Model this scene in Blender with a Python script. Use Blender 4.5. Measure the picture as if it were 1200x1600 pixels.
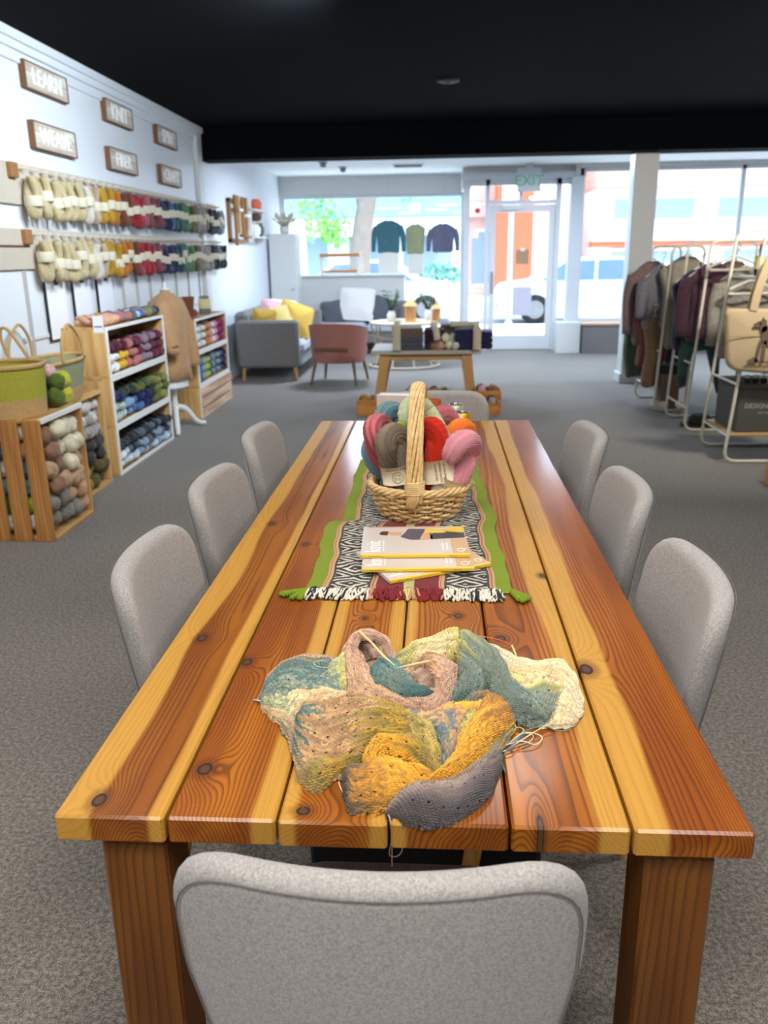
import bpy, bmesh, math, random
import numpy as np
from mathutils import Vector, Matrix

for _o in list(bpy.data.objects):
    bpy.data.objects.remove(_o)
SC = bpy.context.scene
COL = SC.collection
PI = math.pi
random.seed(7)
RNG = np.random.default_rng(7)

# ------------------------------------------------------------------ camera
F_PX, PITCH, YAW, ROLL, CAM_H = 1305.12508, 0.3008472, -0.06446025, -0.01535578, 1.44939112


def cam_axes():
    f = np.array([math.sin(YAW) * math.cos(PITCH), math.cos(YAW) * math.cos(PITCH), -math.sin(PITCH)])
    r = np.array([math.cos(YAW), -math.sin(YAW), 0.0])
    u = np.cross(r, f)
    c, s = math.cos(ROLL), math.sin(ROLL)
    return c * r + s * u, -s * r + c * u, f


CR, CU, CF = cam_axes()
cam_data = bpy.data.cameras.new('camera')
cam = bpy.data.objects.new('camera', cam_data)
COL.objects.link(cam)
cam.matrix_world = Matrix(((CR[0], CU[0], -CF[0], 0), (CR[1], CU[1], -CF[1], 0), (CR[2], CU[2], -CF[2], CAM_H), (0, 0, 0, 1)))
cam_data.sensor_fit = 'VERTICAL'
cam_data.sensor_height = 24.0
cam_data.sensor_width = 18.0
cam_data.lens = F_PX / 1600 * 24.0
cam_data.clip_end = 300
cam_data.dof.use_dof = True
cam_data.dof.focus_distance = 1.45
cam_data.dof.aperture_fstop = cam_data.lens / 1000 / 0.0052
SC.camera = cam


def ray(px, py):
    return CF + CR * (px - 600) / F_PX - CU * (py - 800) / F_PX


def onz(px, py, z):
    """point of the horizontal plane at height z that the photo shows at this pixel"""
    d = ray(px, py)
    return np.array([0, 0, CAM_H]) + d * ((z - CAM_H) / d[2])


# ------------------------------------------------------------------ world, sun, lamps, exposure
SC.view_settings.view_transform = 'Standard'
SC.view_settings.look = 'None'
SC.view_settings.exposure = 0.0
SC.view_settings.gamma = 1.0
SC.view_settings.use_curve_mapping = False
SC.cycles.max_bounces = 8
SC.cycles.transparent_max_bounces = 12
SC.cycles.caustics_reflective = False
SC.cycles.caustics_refractive = False
SC.cycles.sample_clamp_indirect = 6.0

world = bpy.data.worlds.new('world')
SC.world = world
world.use_nodes = True
bgn = world.node_tree.nodes['Background']
bgn.inputs['Color'].default_value = (0.62, 0.80, 1.0, 1)
bgn.inputs['Strength'].default_value = 6.2

sun_d = bpy.data.lights.new('sun', 'SUN')
sun_d.energy = 8.0
sun_d.angle = 0.01
sun_d.color = (1.0, 0.95, 0.88)
sun = bpy.data.objects.new('sun', sun_d)
COL.objects.link(sun)
sun.rotation_euler = Vector((-0.45, 0.35, -0.82)).to_track_quat('-Z', 'Y').to_euler()


def lamp(x, y, z, w, size, color=(1, 0.94, 0.86), aim=None, spread=180):
    d = bpy.data.lights.new('unseen_lamp', 'AREA')
    d.shape = 'DISK'
    d.size = size
    d.energy = w
    d.color = color
    d.spread = math.radians(spread)
    o = bpy.data.objects.new('unseen_lamp', d)
    COL.objects.link(o)
    o.location = (x, y, z)
    if aim is not None:
        o.rotation_euler = (Vector(aim) - Vector((x, y, z))).to_track_quat('-Z', 'Y').to_euler()
    return o


WARM = (1.0, 0.95, 0.89)
COOL = (0.80, 0.90, 1.0)
SKYC = (0.66, 0.80, 1.0)
# downlights of the near room, all above the picture
for lx, ly, w in ((-0.9, -0.5, 32), (0.9, -0.5, 32), (0.0, 1.1, 28), (1.6, 1.9, 24), (-1.4, 2.5, 19), (0.3, 3.9, 20)):
    lamp(lx, ly, 2.68, w, 0.7, WARM)
# wall washers along the yarn wall, then lamps added out of view
for ly in (3.6, 4.7):
    lamp(-0.6, ly, 2.66, 33, 0.35, COOL, aim=(-2.5, ly + 2.0, 1.7), spread=110)
lamp(2.5, 4.6, 2.66, 70, 0.5, WARM, aim=(2.3, 8.5, 0.9), spread=120)  # added lamp with no fixture, brightens the column and racks
lamp(-0.9, 10.6, 2.50, 95, 0.5, SKYC)  # added lamps hidden behind the beam, tinted to stand in for sky light
lamp(1.6, 10.8, 2.50, 80, 0.5, SKYC)
lamp(4.2, 10.2, 2.50, 60, 0.5, SKYC)


def portal(x, y, z, sx, sz):
    d = bpy.data.lights.new('window_portal', 'AREA')
    d.shape = 'RECTANGLE'
    d.size, d.size_y = sx, sz
    d.cycles.is_portal = True
    o = bpy.data.objects.new('window_portal', d)
    COL.objects.link(o)
    o.location = (x, y, z)
    o.rotation_euler = (-PI / 2, 0, 0)


portal(-1.0, 14.25, 1.3, 3.1, 2.3)
portal(1.25, 13.25, 1.25, 1.2, 2.4)
portal(4.2, 13.05, 1.5, 4.3, 2.2)


# ------------------------------------------------------------------ helpers: colour, materials
def lin(r, g, b):
    def f(c):
        c /= 255.0
        return c / 12.92 if c <= 0.04045 else ((c + 0.055) / 1.055) ** 2.4
    return (f(r), f(g), f(b))


class NB:
    """small node-graph builder"""

    def __init__(s, name):
        s.mat = bpy.data.materials.new(name)
        s.mat.use_nodes = True
        s.nt = s.mat.node_tree
        s.nt.nodes.clear()
        s.out = s.nt.nodes.new('ShaderNodeOutputMaterial')
        s.bsdf = s.nt.nodes.new('ShaderNodeBsdfPrincipled')
        s.nt.links.new(s.bsdf.outputs[0], s.out.inputs[0])

    def put(s, sock, v):
        if v is None:
            return
        if isinstance(v, bpy.types.NodeSocket):
            s.nt.links.new(v, sock)
        else:
            if sock.type == 'RGBA' and len(v) == 3:
                v = (*v, 1)
            sock.default_value = v

    def m(s, op, a, b=None, c=None, clamp=False):
        n = s.nt.nodes.new('ShaderNodeMath')
        n.operation = op
        n.use_clamp = clamp
        s.put(n.inputs[0], a)
        s.put(n.inputs[1], b)
        s.put(n.inputs[2], c)
        return n.outputs[0]

    def coord(s, kind='Object'):
        return s.nt.nodes.new('ShaderNodeTexCoord').outputs[kind]

    def attr(s, name):
        n = s.nt.nodes.new('ShaderNodeAttribute')
        n.attribute_name = name
        return n.outputs['Color']

    def sep(s, v):
        n = s.nt.nodes.new('ShaderNodeSeparateXYZ')
        s.put(n.inputs[0], v)
        return n.outputs

    def comb(s, x=0.0, y=0.0, z=0.0):
        n = s.nt.nodes.new('ShaderNodeCombineXYZ')
        for i, q in enumerate((x, y, z)):
            s.put(n.inputs[i], q)
        return n.outputs[0]

    def noise(s, vec, scale, detail=2.0, rough=0.5, dist=0.0):
        n = s.nt.nodes.new('ShaderNodeTexNoise')
        s.put(n.inputs['Vector'], vec)
        n.inputs['Scale'].default_value = scale
        n.inputs['Detail'].default_value = detail
        n.inputs['Roughness'].default_value = rough
        n.inputs['Distortion'].default_value = dist
        return n.outputs[0]

    def vor(s, vec, scale, out='Distance'):
        n = s.nt.nodes.new('ShaderNodeTexVoronoi')
        s.put(n.inputs['Vector'], vec)
        n.inputs['Scale'].default_value = scale
        return n.outputs[out]

    def step(s, x, a, b):
        n = s.nt.nodes.new('ShaderNodeMapRange')
        n.interpolation_type = 'SMOOTHSTEP'
        s.put(n.inputs[0], x)
        s.put(n.inputs[1], a)
        s.put(n.inputs[2], b)
        return n.outputs[0]

    def mix(s, f, a, b):
        n = s.nt.nodes.new('ShaderNodeMix')
        n.data_type = 'RGBA'
        s.put(n.inputs[0], f)
        s.put(n.inputs[6], a)
        s.put(n.inputs[7], b)
        return n.outputs[2]

    def ramp(s, f, stops, interp='LINEAR'):
        n = s.nt.nodes.new('ShaderNodeValToRGB')
        n.color_ramp.interpolation = interp
        e = n.color_ramp.elements
        while len(e) < len(stops):
            e.new(0.5)
        for el, (p, c) in zip(e, stops):
            el.position = p
            el.color = (*c, 1) if len(c) == 3 else c
        s.put(n.inputs[0], f)
        return n.outputs[0]

    def bump(s, h, strength=0.3, dist=0.002):
        n = s.nt.nodes.new('ShaderNodeBump')
        n.inputs['Strength'].default_value = strength
        n.inputs['Distance'].default_value = dist
        s.put(n.inputs['Height'], h)
        s.nt.links.new(n.outputs[0], s.bsdf.inputs['Normal'])

    def fin(s, color=None, rough=0.5, metal=0.0, spec=0.5, coat=0.0, coat_rough=0.1, sheen=0.0):
        b = s.bsdf.inputs
        s.put(b['Base Color'], color)
        s.put(b['Roughness'], rough)
        b['Metallic'].default_value = metal
        b['Specular IOR Level'].default_value = spec
        b['Coat Weight'].default_value = coat
        b['Coat Roughness'].default_value = coat_rough
        b['Sheen Weight'].default_value = sheen
        return s.mat


MATS = {}


def plain(name, rgb, rough=0.55, var=0.08, scale=8.0, bump=0.0, bscale=None, metal=0.0, spec=0.4, coat=0.0, coord='Object'):
    """one colour (sRGB 0-255) with a little procedural variation"""
    if name in MATS:
        return MATS[name]
    n = NB(name)
    c = np.array(lin(*rgb))
    v = n.coord(coord)
    f = n.noise(v, scale, 3)
    col = n.mix(f, tuple(np.clip(c * (1 - var), 0, 1)), tuple(np.clip(c * (1 + var), 0, 1)))
    if bump:
        n.bump(n.noise(v, bscale or scale * 10, 2), bump, 0.002)
    MATS[name] = n.fin(col, rough, metal, spec, coat)
    return MATS[name]


def fabric(name, a, b, scale=700, rough=0.9, bump=0.25, sheen=0.15):
    if name in MATS:
        return MATS[name]
    n = NB(name)
    v = n.coord('Object')
    f = n.noise(v, scale, 2, 0.7)
    f2 = n.noise(v, scale * 0.45, 2, 0.6)
    k = n.step(n.m('ADD', n.m('MULTIPLY', f, 0.6), n.m('MULTIPLY', f2, 0.4)), 0.36, 0.64)
    n.bump(f, bump, 0.001)
    MATS[name] = n.fin(n.mix(k, lin(*a), lin(*b)), rough, spec=0.2, sheen=sheen)
    return MATS[name]


def yarn(name, cols, lines=60, rough=0.9):
    """strands: colour bands along the uv 'v' axis and fine strand relief across 'u'"""
    if name in MATS:
        return MATS[name]
    n = NB(name)
    x, y, _ = n.sep(n.coord('UV'))
    w = n.m('FRACT', n.m('MULTIPLY', x, lines))
    tri = n.m('ABSOLUTE', n.m('SUBTRACT', w, 0.5))
    cell = n.m('FLOOR', n.m('MULTIPLY', x, lines))
    k = n.noise(n.comb(n.m('MULTIPLY', cell, 7.31), n.m('MULTIPLY', y, 3.0), 0.0), 1.0, 2)
    st = [(0.25 + 0.5 * i / max(1, len(cols) - 1), lin(*c)) for i, c in enumerate(cols)]
    if len(st) == 1:
        c = np.array(st[0][1])
        st = [(0.2, tuple(c * 0.86)), (0.8, tuple(np.clip(c * 1.12, 0, 1)))]
    n.bump(n.m('SUBTRACT', 0.5, tri), 0.9, 0.0015)
    MATS[name] = n.fin(n.ramp(k, st), rough, spec=0.15, sheen=0.2)
    return MATS[name]


def wood(name, heart, sap, dark, seed=0.0, x0=0.0, d=0.05, freq=130, knots=(), bands=(), rough=0.35, coat=0.0, coat_rough=0.15,
         axis=1, warp=0.05, stretch=0.10, lines=0.55, scratch=False):
    """a board cut from a tree: rings round a pith beside the board, sapwood at its edges, knots; grain runs along 'axis'"""
    if name in MATS:
        return MATS[name]
    n = NB(name)
    v = n.coord('Object')
    c = n.sep(v)
    if axis == 1:
        x, y, z = c[0], c[1], c[2]
    elif axis == 2:
        x, y, z = c[0], c[2], c[1]
    else:
        x, y, z = c[1], c[0], c[2]
    sv = n.comb(n.m('MULTIPLY', x, 1.0), n.m('MULTIPLY_ADD', y, stretch, seed), z)
    low = n.noise(sv, 7.0, 2, 0.5)
    xx = n.m('ADD', n.m('SUBTRACT', x, x0), n.m('MULTIPLY', n.m('SUBTRACT', low, 0.5), warp * 2.4))
    zz = n.m('SUBTRACT', z, d)
    r = n.m('SQRT', n.m('ADD', n.m('MULTIPLY', xx, xx), n.m('MULTIPLY', zz, zz)))
    kd = None
    for kx, ky, ka, kb in knots:
        dx = n.m('DIVIDE', n.m('SUBTRACT', x, kx), ka)
        dy = n.m('DIVIDE', n.m('SUBTRACT', y, ky), kb)
        q = n.m('ADD', n.m('MULTIPLY', dx, dx), n.m('MULTIPLY', dy, dy))
        g = n.m('POWER', 2.718, n.m('MULTIPLY', q, -0.16))
        r = n.m('MULTIPLY_ADD', g, 0.030, r)
        kd = q if kd is None else n.m('MINIMUM', kd, q)
    ring = n.m('MULTIPLY', r, freq)
    ringn = n.m('ADD', ring, n.m('MULTIPLY', n.noise(sv, 40, 2), 0.5))
    fr = n.m('FRACT', ringn)
    late = n.m('MULTIPLY', n.m('POWER', n.step(fr, 0.25, 0.88), 1.6), n.m('SUBTRACT', 1.0, n.step(fr, 0.89, 0.99)))
    fine = n.noise(n.comb(n.m('MULTIPLY', x, 420), n.m('MULTIPLY', y, 5.0), n.m('MULTIPLY', z, 420)), 1.0, 2)
    broad = n.noise(sv, 16.0, 2)
    h = np.array(lin(*heart))
    colr = n.mix(n.step(broad, 0.3, 0.7), tuple(h * np.array((0.78, 0.68, 0.6))), tuple(np.clip(h * np.array((1.25, 1.35, 1.4)), 0, 1)))
    colr = n.mix(n.m('MULTIPLY', late, lines), colr, lin(*dark))
    if bands:
        s_ = np.array(lin(*sap))
        msk = None
        for side, edge, wob in bands:
            lo = n.noise(n.comb(seed * 3.1 + edge * 9, n.m('MULTIPLY', y, 0.9), 0.0), 1.6, 2)
            e = n.m('MULTIPLY_ADD', n.m('SUBTRACT', lo, 0.5), wob, edge)
            t = n.m('SUBTRACT', x, e) if side > 0 else n.m('SUBTRACT', e, x)
            t = n.step(t, -0.004, 0.006)
            msk = t if msk is None else n.m('MAXIMUM', msk, t)
        sc = n.mix(n.m('MULTIPLY', late, 0.35), tuple(s_), tuple(s_ * 0.62))
        colr = n.mix(msk, colr, sc)
    colr = n.mix(n.m('MULTIPLY', n.step(fine, 0.45, 0.8), 0.16), colr, tuple(np.array(lin(*dark)) * 0.9))
    if kd is not None:
        colr = n.mix(n.m('MULTIPLY', n.m('SUBTRACT', 1.0, n.step(kd, 0.5, 3.2)), 0.5), colr, lin(*dark))
        kcol = n.mix(n.step(kd, 0.05, 0.40), (0.10, 0.045, 0.018), (0.018, 0.008, 0.005))
        colr = n.mix(n.m('SUBTRACT', 1.0, n.step(kd, 0.40, 0.62)), colr, kcol)
    if scratch:
        q = n.noise(n.comb(n.m('MULTIPLY', x, 60), n.m('MULTIPLY', y, 30), 0.0), 1.4, 3, 0.7, 1.2)
        q2 = n.noise(n.comb(n.m('MULTIPLY', x, 9), n.m('MULTIPLY', y, 5), seed), 1.0, 2)
        k = n.m('MULTIPLY', n.step(q, 0.70, 0.76), n.step(q2, 0.45, 0.7))
        colr = n.mix(n.m('MULTIPLY', k, 0.4), colr, lin(225, 180, 120))
    n.bump(n.m('ADD', n.m('MULTIPLY', late, -0.4), n.m('MULTIPLY', fine, 0.5)), 0.15, 0.0008)
    MATS[name] = n.fin(colr, rough, spec=0.2, coat=coat, coat_rough=coat_rough)
    return MATS[name]


# ------------------------------------------------------------------ helpers: meshes
class MB:
    """collects shapes into one mesh"""

    def __init__(s):
        s.v, s.f, s.uv, s.n = [], [], [], 0

    def add(s, verts, faces, uv=None):
        verts = np.asarray(verts, float).reshape(-1, 3)
        o = s.n
        s.v.append(verts)
        s.f += [tuple(i + o for i in q) for q in faces]
        s.uv.append(np.zeros((len(verts), 2)) if uv is None else np.asarray(uv, float))
        s.n += len(verts)
        return s

    def xf(s, M):
        """apply a 4x4 matrix to all collected so far"""
        M = np.array(M)
        s.v = [q @ M[:3, :3].T + M[:3, 3] for q in s.v]
        return s

    def box(s, x0, x1, y0, y1, z0, z1, bev=0.0):
        if bev <= 0:
            v = [(x, y, z) for x in (x0, x1) for y in (y0, y1) for z in (z0, z1)]
            f = [(0, 1, 3, 2), (4, 6, 7, 5), (0, 4, 5, 1), (2, 3, 7, 6), (0, 2, 6, 4), (1, 5, 7, 3)]
            return s.add(v, f)
        lo, hi = np.array((x0, y0, z0)), np.array((x1, y1, z1))
        b = min(bev, *(0.49 * (hi - lo)))
        idx, v = {}, []
        for sx in (0, 1):
            for sy in (0, 1):
                for sz in (0, 1):
                    sg = (sx, sy, sz)
                    for ax in range(3):
                        p = [0, 0, 0]
                        for k in range(3):
                            inn = 0 if k == ax else b
                            p[k] = hi[k] - inn if sg[k] else lo[k] + inn
                        idx[sg, ax] = len(v)
                        v.append(p)
        f = []
        for ax in range(3):
            a, c = [k for k in range(3) if k != ax]
            for sgn in (0, 1):
                q = []
                for (i, j) in ((0, 0), (1, 0), (1, 1), (0, 1)):
                    sg = [0, 0, 0]
                    sg[ax], sg[a], sg[c] = sgn, i, j
                    q.append(idx[tuple(sg), ax])
                f.append(tuple(q) if (sgn == 1) == (ax != 1) else tuple(q[::-1]))
        for ax in range(3):
            a, c = [k for k in range(3) if k != ax]
            for i in (0, 1):
                for j in (0, 1):
                    g0, g1 = [0, 0, 0], [0, 0, 0]
                    g0[a] = g1[a] = i
                    g0[c] = g1[c] = j
                    g0[ax], g1[ax] = 0, 1
                    g0, g1 = tuple(g0), tuple(g1)
                    f.append((idx[g0, a], idx[g1, a], idx[g1, c], idx[g0, c]))
        for sx in (0, 1):
            for sy in (0, 1):
                for sz in (0, 1):
                    f.append(tuple(idx[(sx, sy, sz), k] for k in range(3)))
        return s.add(v, f)

    def tube(s, pts, r, n=8, closed=False, caps=True, uvs=False):
        P = np.asarray(pts, float)
        k = len(P)
        R_ = np.full(k, r) if np.isscalar(r) else np.asarray(r, float)
        T = np.zeros_like(P)
        if closed:
            T = np.roll(P, -1, 0) - np.roll(P, 1, 0)
        else:
            T[1:-1] = P[2:] - P[:-2]
            T[0], T[-1] = P[1] - P[0], P[-1] - P[-2]
        T /= np.linalg.norm(T, axis=1)[:, None] + 1e-12
        a = np.array((0, 0, 1.0)) if abs(T[0][2]) < 0.9 else np.array((1.0, 0, 0))
        nx = np.cross(T[0], a)
        nx /= np.linalg.norm(nx)
        ang = np.linspace(0, 2 * PI, n, endpoint=False)
        V = []
        for i in range(k):
            nx = nx - T[i] * (nx @ T[i])
            nx /= np.linalg.norm(nx) + 1e-12
            by = np.cross(T[i], nx)
            V.append(P[i] + R_[i] * (np.cos(ang)[:, None] * nx + np.sin(ang)[:, None] * by))
        V = np.concatenate(V)
        F = []
        m = k if closed else k - 1
        for i in range(m):
            j = (i + 1) % k
            for q in range(n):
                p_ = (q + 1) % n
                F.append((i * n + q, i * n + p_, j * n + p_, j * n + q))
        if not closed and caps:
            F.append(tuple(range(n))[::-1])
            F.append(tuple((k - 1) * n + q for q in range(n)))
        uv = np.stack([np.tile(ang / (2 * PI), k), np.repeat(np.linspace(0, 1, k), n)], -1)
        return s.add(V, F, uv)

    def lathe(s, prof, n=24, ax=(0, 0), sx=1.0, sy=1.0, cap0=True, cap1=True):
        ang = np.linspace(0, 2 * PI, n, endpoint=False)
        V = np.concatenate([np.stack([ax[0] + r * sx * np.cos(ang), ax[1] + r * sy * np.sin(ang), np.full(n, z)], -1) for r, z in prof])
        F = []
        for i in range(len(prof) - 1):
            for q in range(n):
                p_ = (q + 1) % n
                F.append((i * n + q, i * n + p_, (i + 1) * n + p_, (i + 1) * n + q))
        if cap0:
            F.append(tuple(range(n))[::-1])
        if cap1:
            F.append(tuple((len(prof) - 1) * n + q for q in range(n)))
        uv = np.stack([np.tile(ang / (2 * PI), len(prof)), np.repeat(np.linspace(0, 1, len(prof)), n)], -1)
        return s.add(V, F, uv)

    def grid(s, G, uv=None, flip=False):
        G = np.asarray(G, float)
        a, b = G.shape[:2]
        i, j = np.meshgrid(np.arange(a - 1), np.arange(b - 1), indexing='ij')
        k = (i * b + j).ravel()
        F = np.stack([k, k + b, k + b + 1, k + 1], -1)
        if flip:
            F = F[:, ::-1]
        if uv is None:
            uv = np.stack(np.meshgrid(np.linspace(0, 1, a), np.linspace(0, 1, b), indexing='ij'), -1)
        return s.add(G.reshape(-1, 3), F.tolist(), np.asarray(uv).reshape(-1, 2))

    def prism(s, poly, t, M=None):
        """polygon in xy extruded along +z by t, then moved by M"""
        P = np.asarray(poly, float)
        k = len(P)
        V = np.concatenate([np.c_[P, np.zeros(k)], np.c_[P, np.full(k, t)]])
        F = [tuple(range(k))[::-1], tuple(range(k, 2 * k))] + [(i, (i + 1) % k, k + (i + 1) % k, k + i) for i in range(k)]
        if M is not None:
            M = np.array(M)
            V = V @ M[:3, :3].T + M[:3, 3]
        return s.add(V, F)

    def pillow(s, poly, t, rnd, rings=6, puff=0.0, puff_back=None, bend=None, edge=5):
        """a padded slab: outline in xy, thickness t along z, edges rounded by rnd, faces puffed out"""
        P = np.asarray(poly, float)
        k = len(P)
        c = P.mean(0)
        avg = np.linalg.norm(P - c, axis=1).min()
        pb = puff if puff_back is None else puff_back
        lay = []
        s_in = 1 - rnd / avg
        for i in range(1, rings + 1):
            q = i / rings
            lay.append((s_in * q, -t / 2 - pb * (1 - q * q)))
        for i in range(1, edge + 1):
            a = PI / 2 * i / edge
            lay.append((1 - rnd / avg * (1 - math.sin(a)), -t / 2 + min(rnd, t / 2) * (1 - math.cos(a))))
        top = [(a_, -z_) for a_, z_ in lay]
        top = [(a_, t / 2 + puff * (1 - (a_ / s_in) ** 2) if a_ <= s_in + 1e-9 else z_) for a_, z_ in top]
        lay = lay + top[::-1]
        V = [np.r_[c, lay[0][1]]]
        for a_, z_ in lay:
            V += [np.r_[c + (P[i] - c) * a_, z_] for i in range(k)]
        V.append(np.r_[c, lay[-1][1]])
        F = [(0, 1 + (i + 1) % k, 1 + i) for i in range(k)]
        L = len(lay)
        for l in range(L - 1):
            o0, o1 = 1 + l * k, 1 + (l + 1) * k
            F += [(o0 + i, o0 + (i + 1) % k, o1 + (i + 1) % k, o1 + i) for i in range(k)]
        o = 1 + (L - 1) * k
        F += [(o + i, o + (i + 1) % k, o + k) for i in range(k)]
        V = np.array(V)
        if bend is not None:
            V = bend(V)
        return s.add(V, F)


def roundpoly(pts, rad, n=6):
    """polygon with rounded corners"""
    P = [np.array(q, float) for q in pts]
    k = len(P)
    rad = [rad] * k if np.isscalar(rad) else rad
    out = []
    for i in range(k):
        a, b, c = P[i - 1], P[i], P[(i + 1) % k]
        u, w = (a - b) / np.linalg.norm(a - b), (c - b) / np.linalg.norm(c - b)
        th = math.acos(np.clip(u @ w, -1, 1))
        r = rad[i]
        if r <= 0:
            out.append(b)
            continue
        t = min(r / math.tan(th / 2), 0.49 * np.linalg.norm(a - b), 0.49 * np.linalg.norm(c - b))
        p0, p1 = b + u * t, b + w * t
        for j in range(n + 1):
            q = j / n
            out.append((1 - q) ** 2 * p0 + 2 * q * (1 - q) * (b * 0.83 + 0.17 * (p0 + p1) / 2) + q * q * p1)
    return np.array(out)


def resample(poly, n):
    P = np.asarray(poly, float)
    Q = np.vstack([P, P[:1]])
    d = np.r_[0, np.cumsum(np.linalg.norm(np.diff(Q, axis=0), axis=1))]
    t = np.linspace(0, d[-1], n, endpoint=False)
    return np.stack([np.interp(t, d, Q[:, i]) for i in range(Q.shape[1])], -1)


def spline(pts, n):
    """Catmull-Rom through points, n samples"""
    P = np.asarray(pts, float)
    P = np.vstack([2 * P[0] - P[1], P, 2 * P[-1] - P[-2]])
    k = len(P) - 3
    t = np.linspace(0, k, n)
    i = np.minimum(t.astype(int), k - 1)
    u = (t - i)[:, None]
    a, b, c, d = P[i], P[i + 1], P[i + 2], P[i + 3]
    return 0.5 * (2 * b + (c - a) * u + (2 * a - 5 * b + 4 * c - d) * u ** 2 + (-a + 3 * b - 3 * c + d) * u ** 3)


def mesh(name, mb, smooth=35):
    me = bpy.data.meshes.new(name)
    V = np.concatenate(mb.v) if mb.v else np.zeros((0, 3))
    me.from_pydata(V.tolist(), [], mb.f)
    uv = np.concatenate(mb.uv)
    lay = me.uv_layers.new(name='UVMap')
    li = np.empty(len(me.loops), int)
    me.loops.foreach_get('vertex_index', li)
    lay.data.foreach_set('uv', uv[li].ravel())
    if smooth:
        me.polygons.foreach_set('use_smooth', [True] * len(me.polygons))
        if smooth < 180:
            me.set_sharp_from_angle(angle=math.radians(smooth))
    me.update()
    return me


def obj(name, mb, mat, parent=None, smooth=35, loc=None, rot=None):
    o = bpy.data.objects.new(name, mb if isinstance(mb, bpy.types.Mesh) else mesh(name, mb, smooth))
    COL.objects.link(o)
    if mat is not None:
        if len(o.data.materials) == 0:
            o.data.materials.append(mat)
        elif o.data.materials[0] != mat:
            o.material_slots[0].link = 'OBJECT'
            o.material_slots[0].material = mat
    if parent is not None:
        o.parent = parent
    if loc is not None:
        o.location = loc
    if rot is not None:
        o.rotation_euler = rot
    return o


def tag(o, label=None, cat=None, group=None, kind=None):
    if label:
        o['label'] = label
    if cat:
        o['category'] = cat
    if group:
        o['group'] = group
    if kind:
        o['kind'] = kind
    return o


def thing(name, label, cat, loc=(0, 0, 0), rz=0.0, group=None):
    o = bpy.data.objects.new(name, None)
    o.empty_display_size = 0.05
    COL.objects.link(o)
    o.location = loc
    o.rotation_euler = (0, 0, rz)
    return tag(o, label, cat, group)


def struct(name, mb, mat, parent=None, smooth=35, loc=None):
    return tag(obj(name, mb, mat, parent, smooth, loc), kind='structure')


def dup(root, loc=None, rot=None, label=None, group=None, mats=None):
    """copy of a thing with its parts and sub-parts"""
    r = root.copy()
    COL.objects.link(r)
    if loc is not None:
        r.location = loc
    if rot is not None:
        r.rotation_euler = rot
    if label:
        r['label'] = label
    if group:
        r['group'] = group
    todo = [(root, r)]
    while todo:
        a, b = todo.pop()
        for ch in a.children:
            c = ch.copy()
            COL.objects.link(c)
            c.parent = b
            todo.append((ch, c))
    return r


def set_mat(o, mat):
    o.material_slots[0].link = 'OBJECT'
    o.material_slots[0].material = mat


def text_mb(s, size, depth=0.001, align='CENTER'):
    """lettering as a mesh in the xy plane, centred, standing depth proud"""
    cu = bpy.data.curves.new('lettering', 'FONT')
    cu.body = s
    cu.size = size
    cu.extrude = depth / 2
    cu.align_x = align
    cu.align_y = 'CENTER'
    cu.resolution_u = 3
    o = bpy.data.objects.new('lettering', cu)
    COL.objects.link(o)
    bpy.context.view_layer.update()
    me = bpy.data.meshes.new_from_object(o.evaluated_get(bpy.context.evaluated_depsgraph_get()))
    bpy.data.objects.remove(o)
    V = np.array([v.co[:] for v in me.vertices]).reshape(-1, 3)
    F = [tuple(p.vertices) for p in me.polygons]
    bpy.data.meshes.remove(me)
    mb = MB()
    mb.add(V, F)
    return mb


def frame(origin, xa, ya):
    """4x4 with x along xa, y along ya"""
    xa, ya = np.array(xa, float), np.array(ya, float)
    xa /= np.linalg.norm(xa)
    za = np.cross(xa, ya)
    za /= np.linalg.norm(za)
    ya = np.cross(za, xa)
    M = np.eye(4)
    M[:3, 0], M[:3, 1], M[:3, 2], M[:3, 3] = xa, ya, za, origin
    return M


ORD = ['first', 'second', 'third', 'fourth', 'fifth', 'sixth', 'seventh', 'eighth', 'ninth', 'tenth', 'eleventh', 'twelfth', 'thirteenth',
       'fourteenth', 'fifteenth', 'sixteenth', 'seventeenth', 'eighteenth', 'nineteenth', 'twentieth', 'twenty-first', 'twenty-second',
       'twenty-third', 'twenty-fourth', 'twenty-fifth', 'twenty-sixth', 'twenty-seventh', 'twenty-eighth', 'twenty-ninth', 'thirtieth',
       'thirty-first', 'thirty-second', 'thirty-third', 'thirty-fourth', 'thirty-fifth']

# ================================================================== THE SETTING
# carpet
n = NB('carpet')
v_ = n.coord('Object')
f1 = n.noise(v_, 330, 2, 0.8)
f2 = n.noise(v_, 85, 3, 0.7)
f3 = n.noise(v_, 1.1, 3, 0.5)
k = n.step(n.m('ADD', n.m('MULTIPLY', f1, 0.55), n.m('MULTIPLY', f2, 0.45)), 0.36, 0.64)
c_ = n.ramp(k, [(0.0, lin(84, 79, 74)), (0.5, lin(132, 126, 119)), (1.0, lin(176, 170, 161))])
c_ = n.mix(n.m('MULTIPLY', n.step(f3, 0.35, 0.7), 0.16), c_, lin(92, 88, 84))
n.bump(n.m('ADD', f1, f2), 0.7, 0.004)
M_CARPET = n.fin(c_, 0.95, spec=0.12, sheen=0.1)

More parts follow.
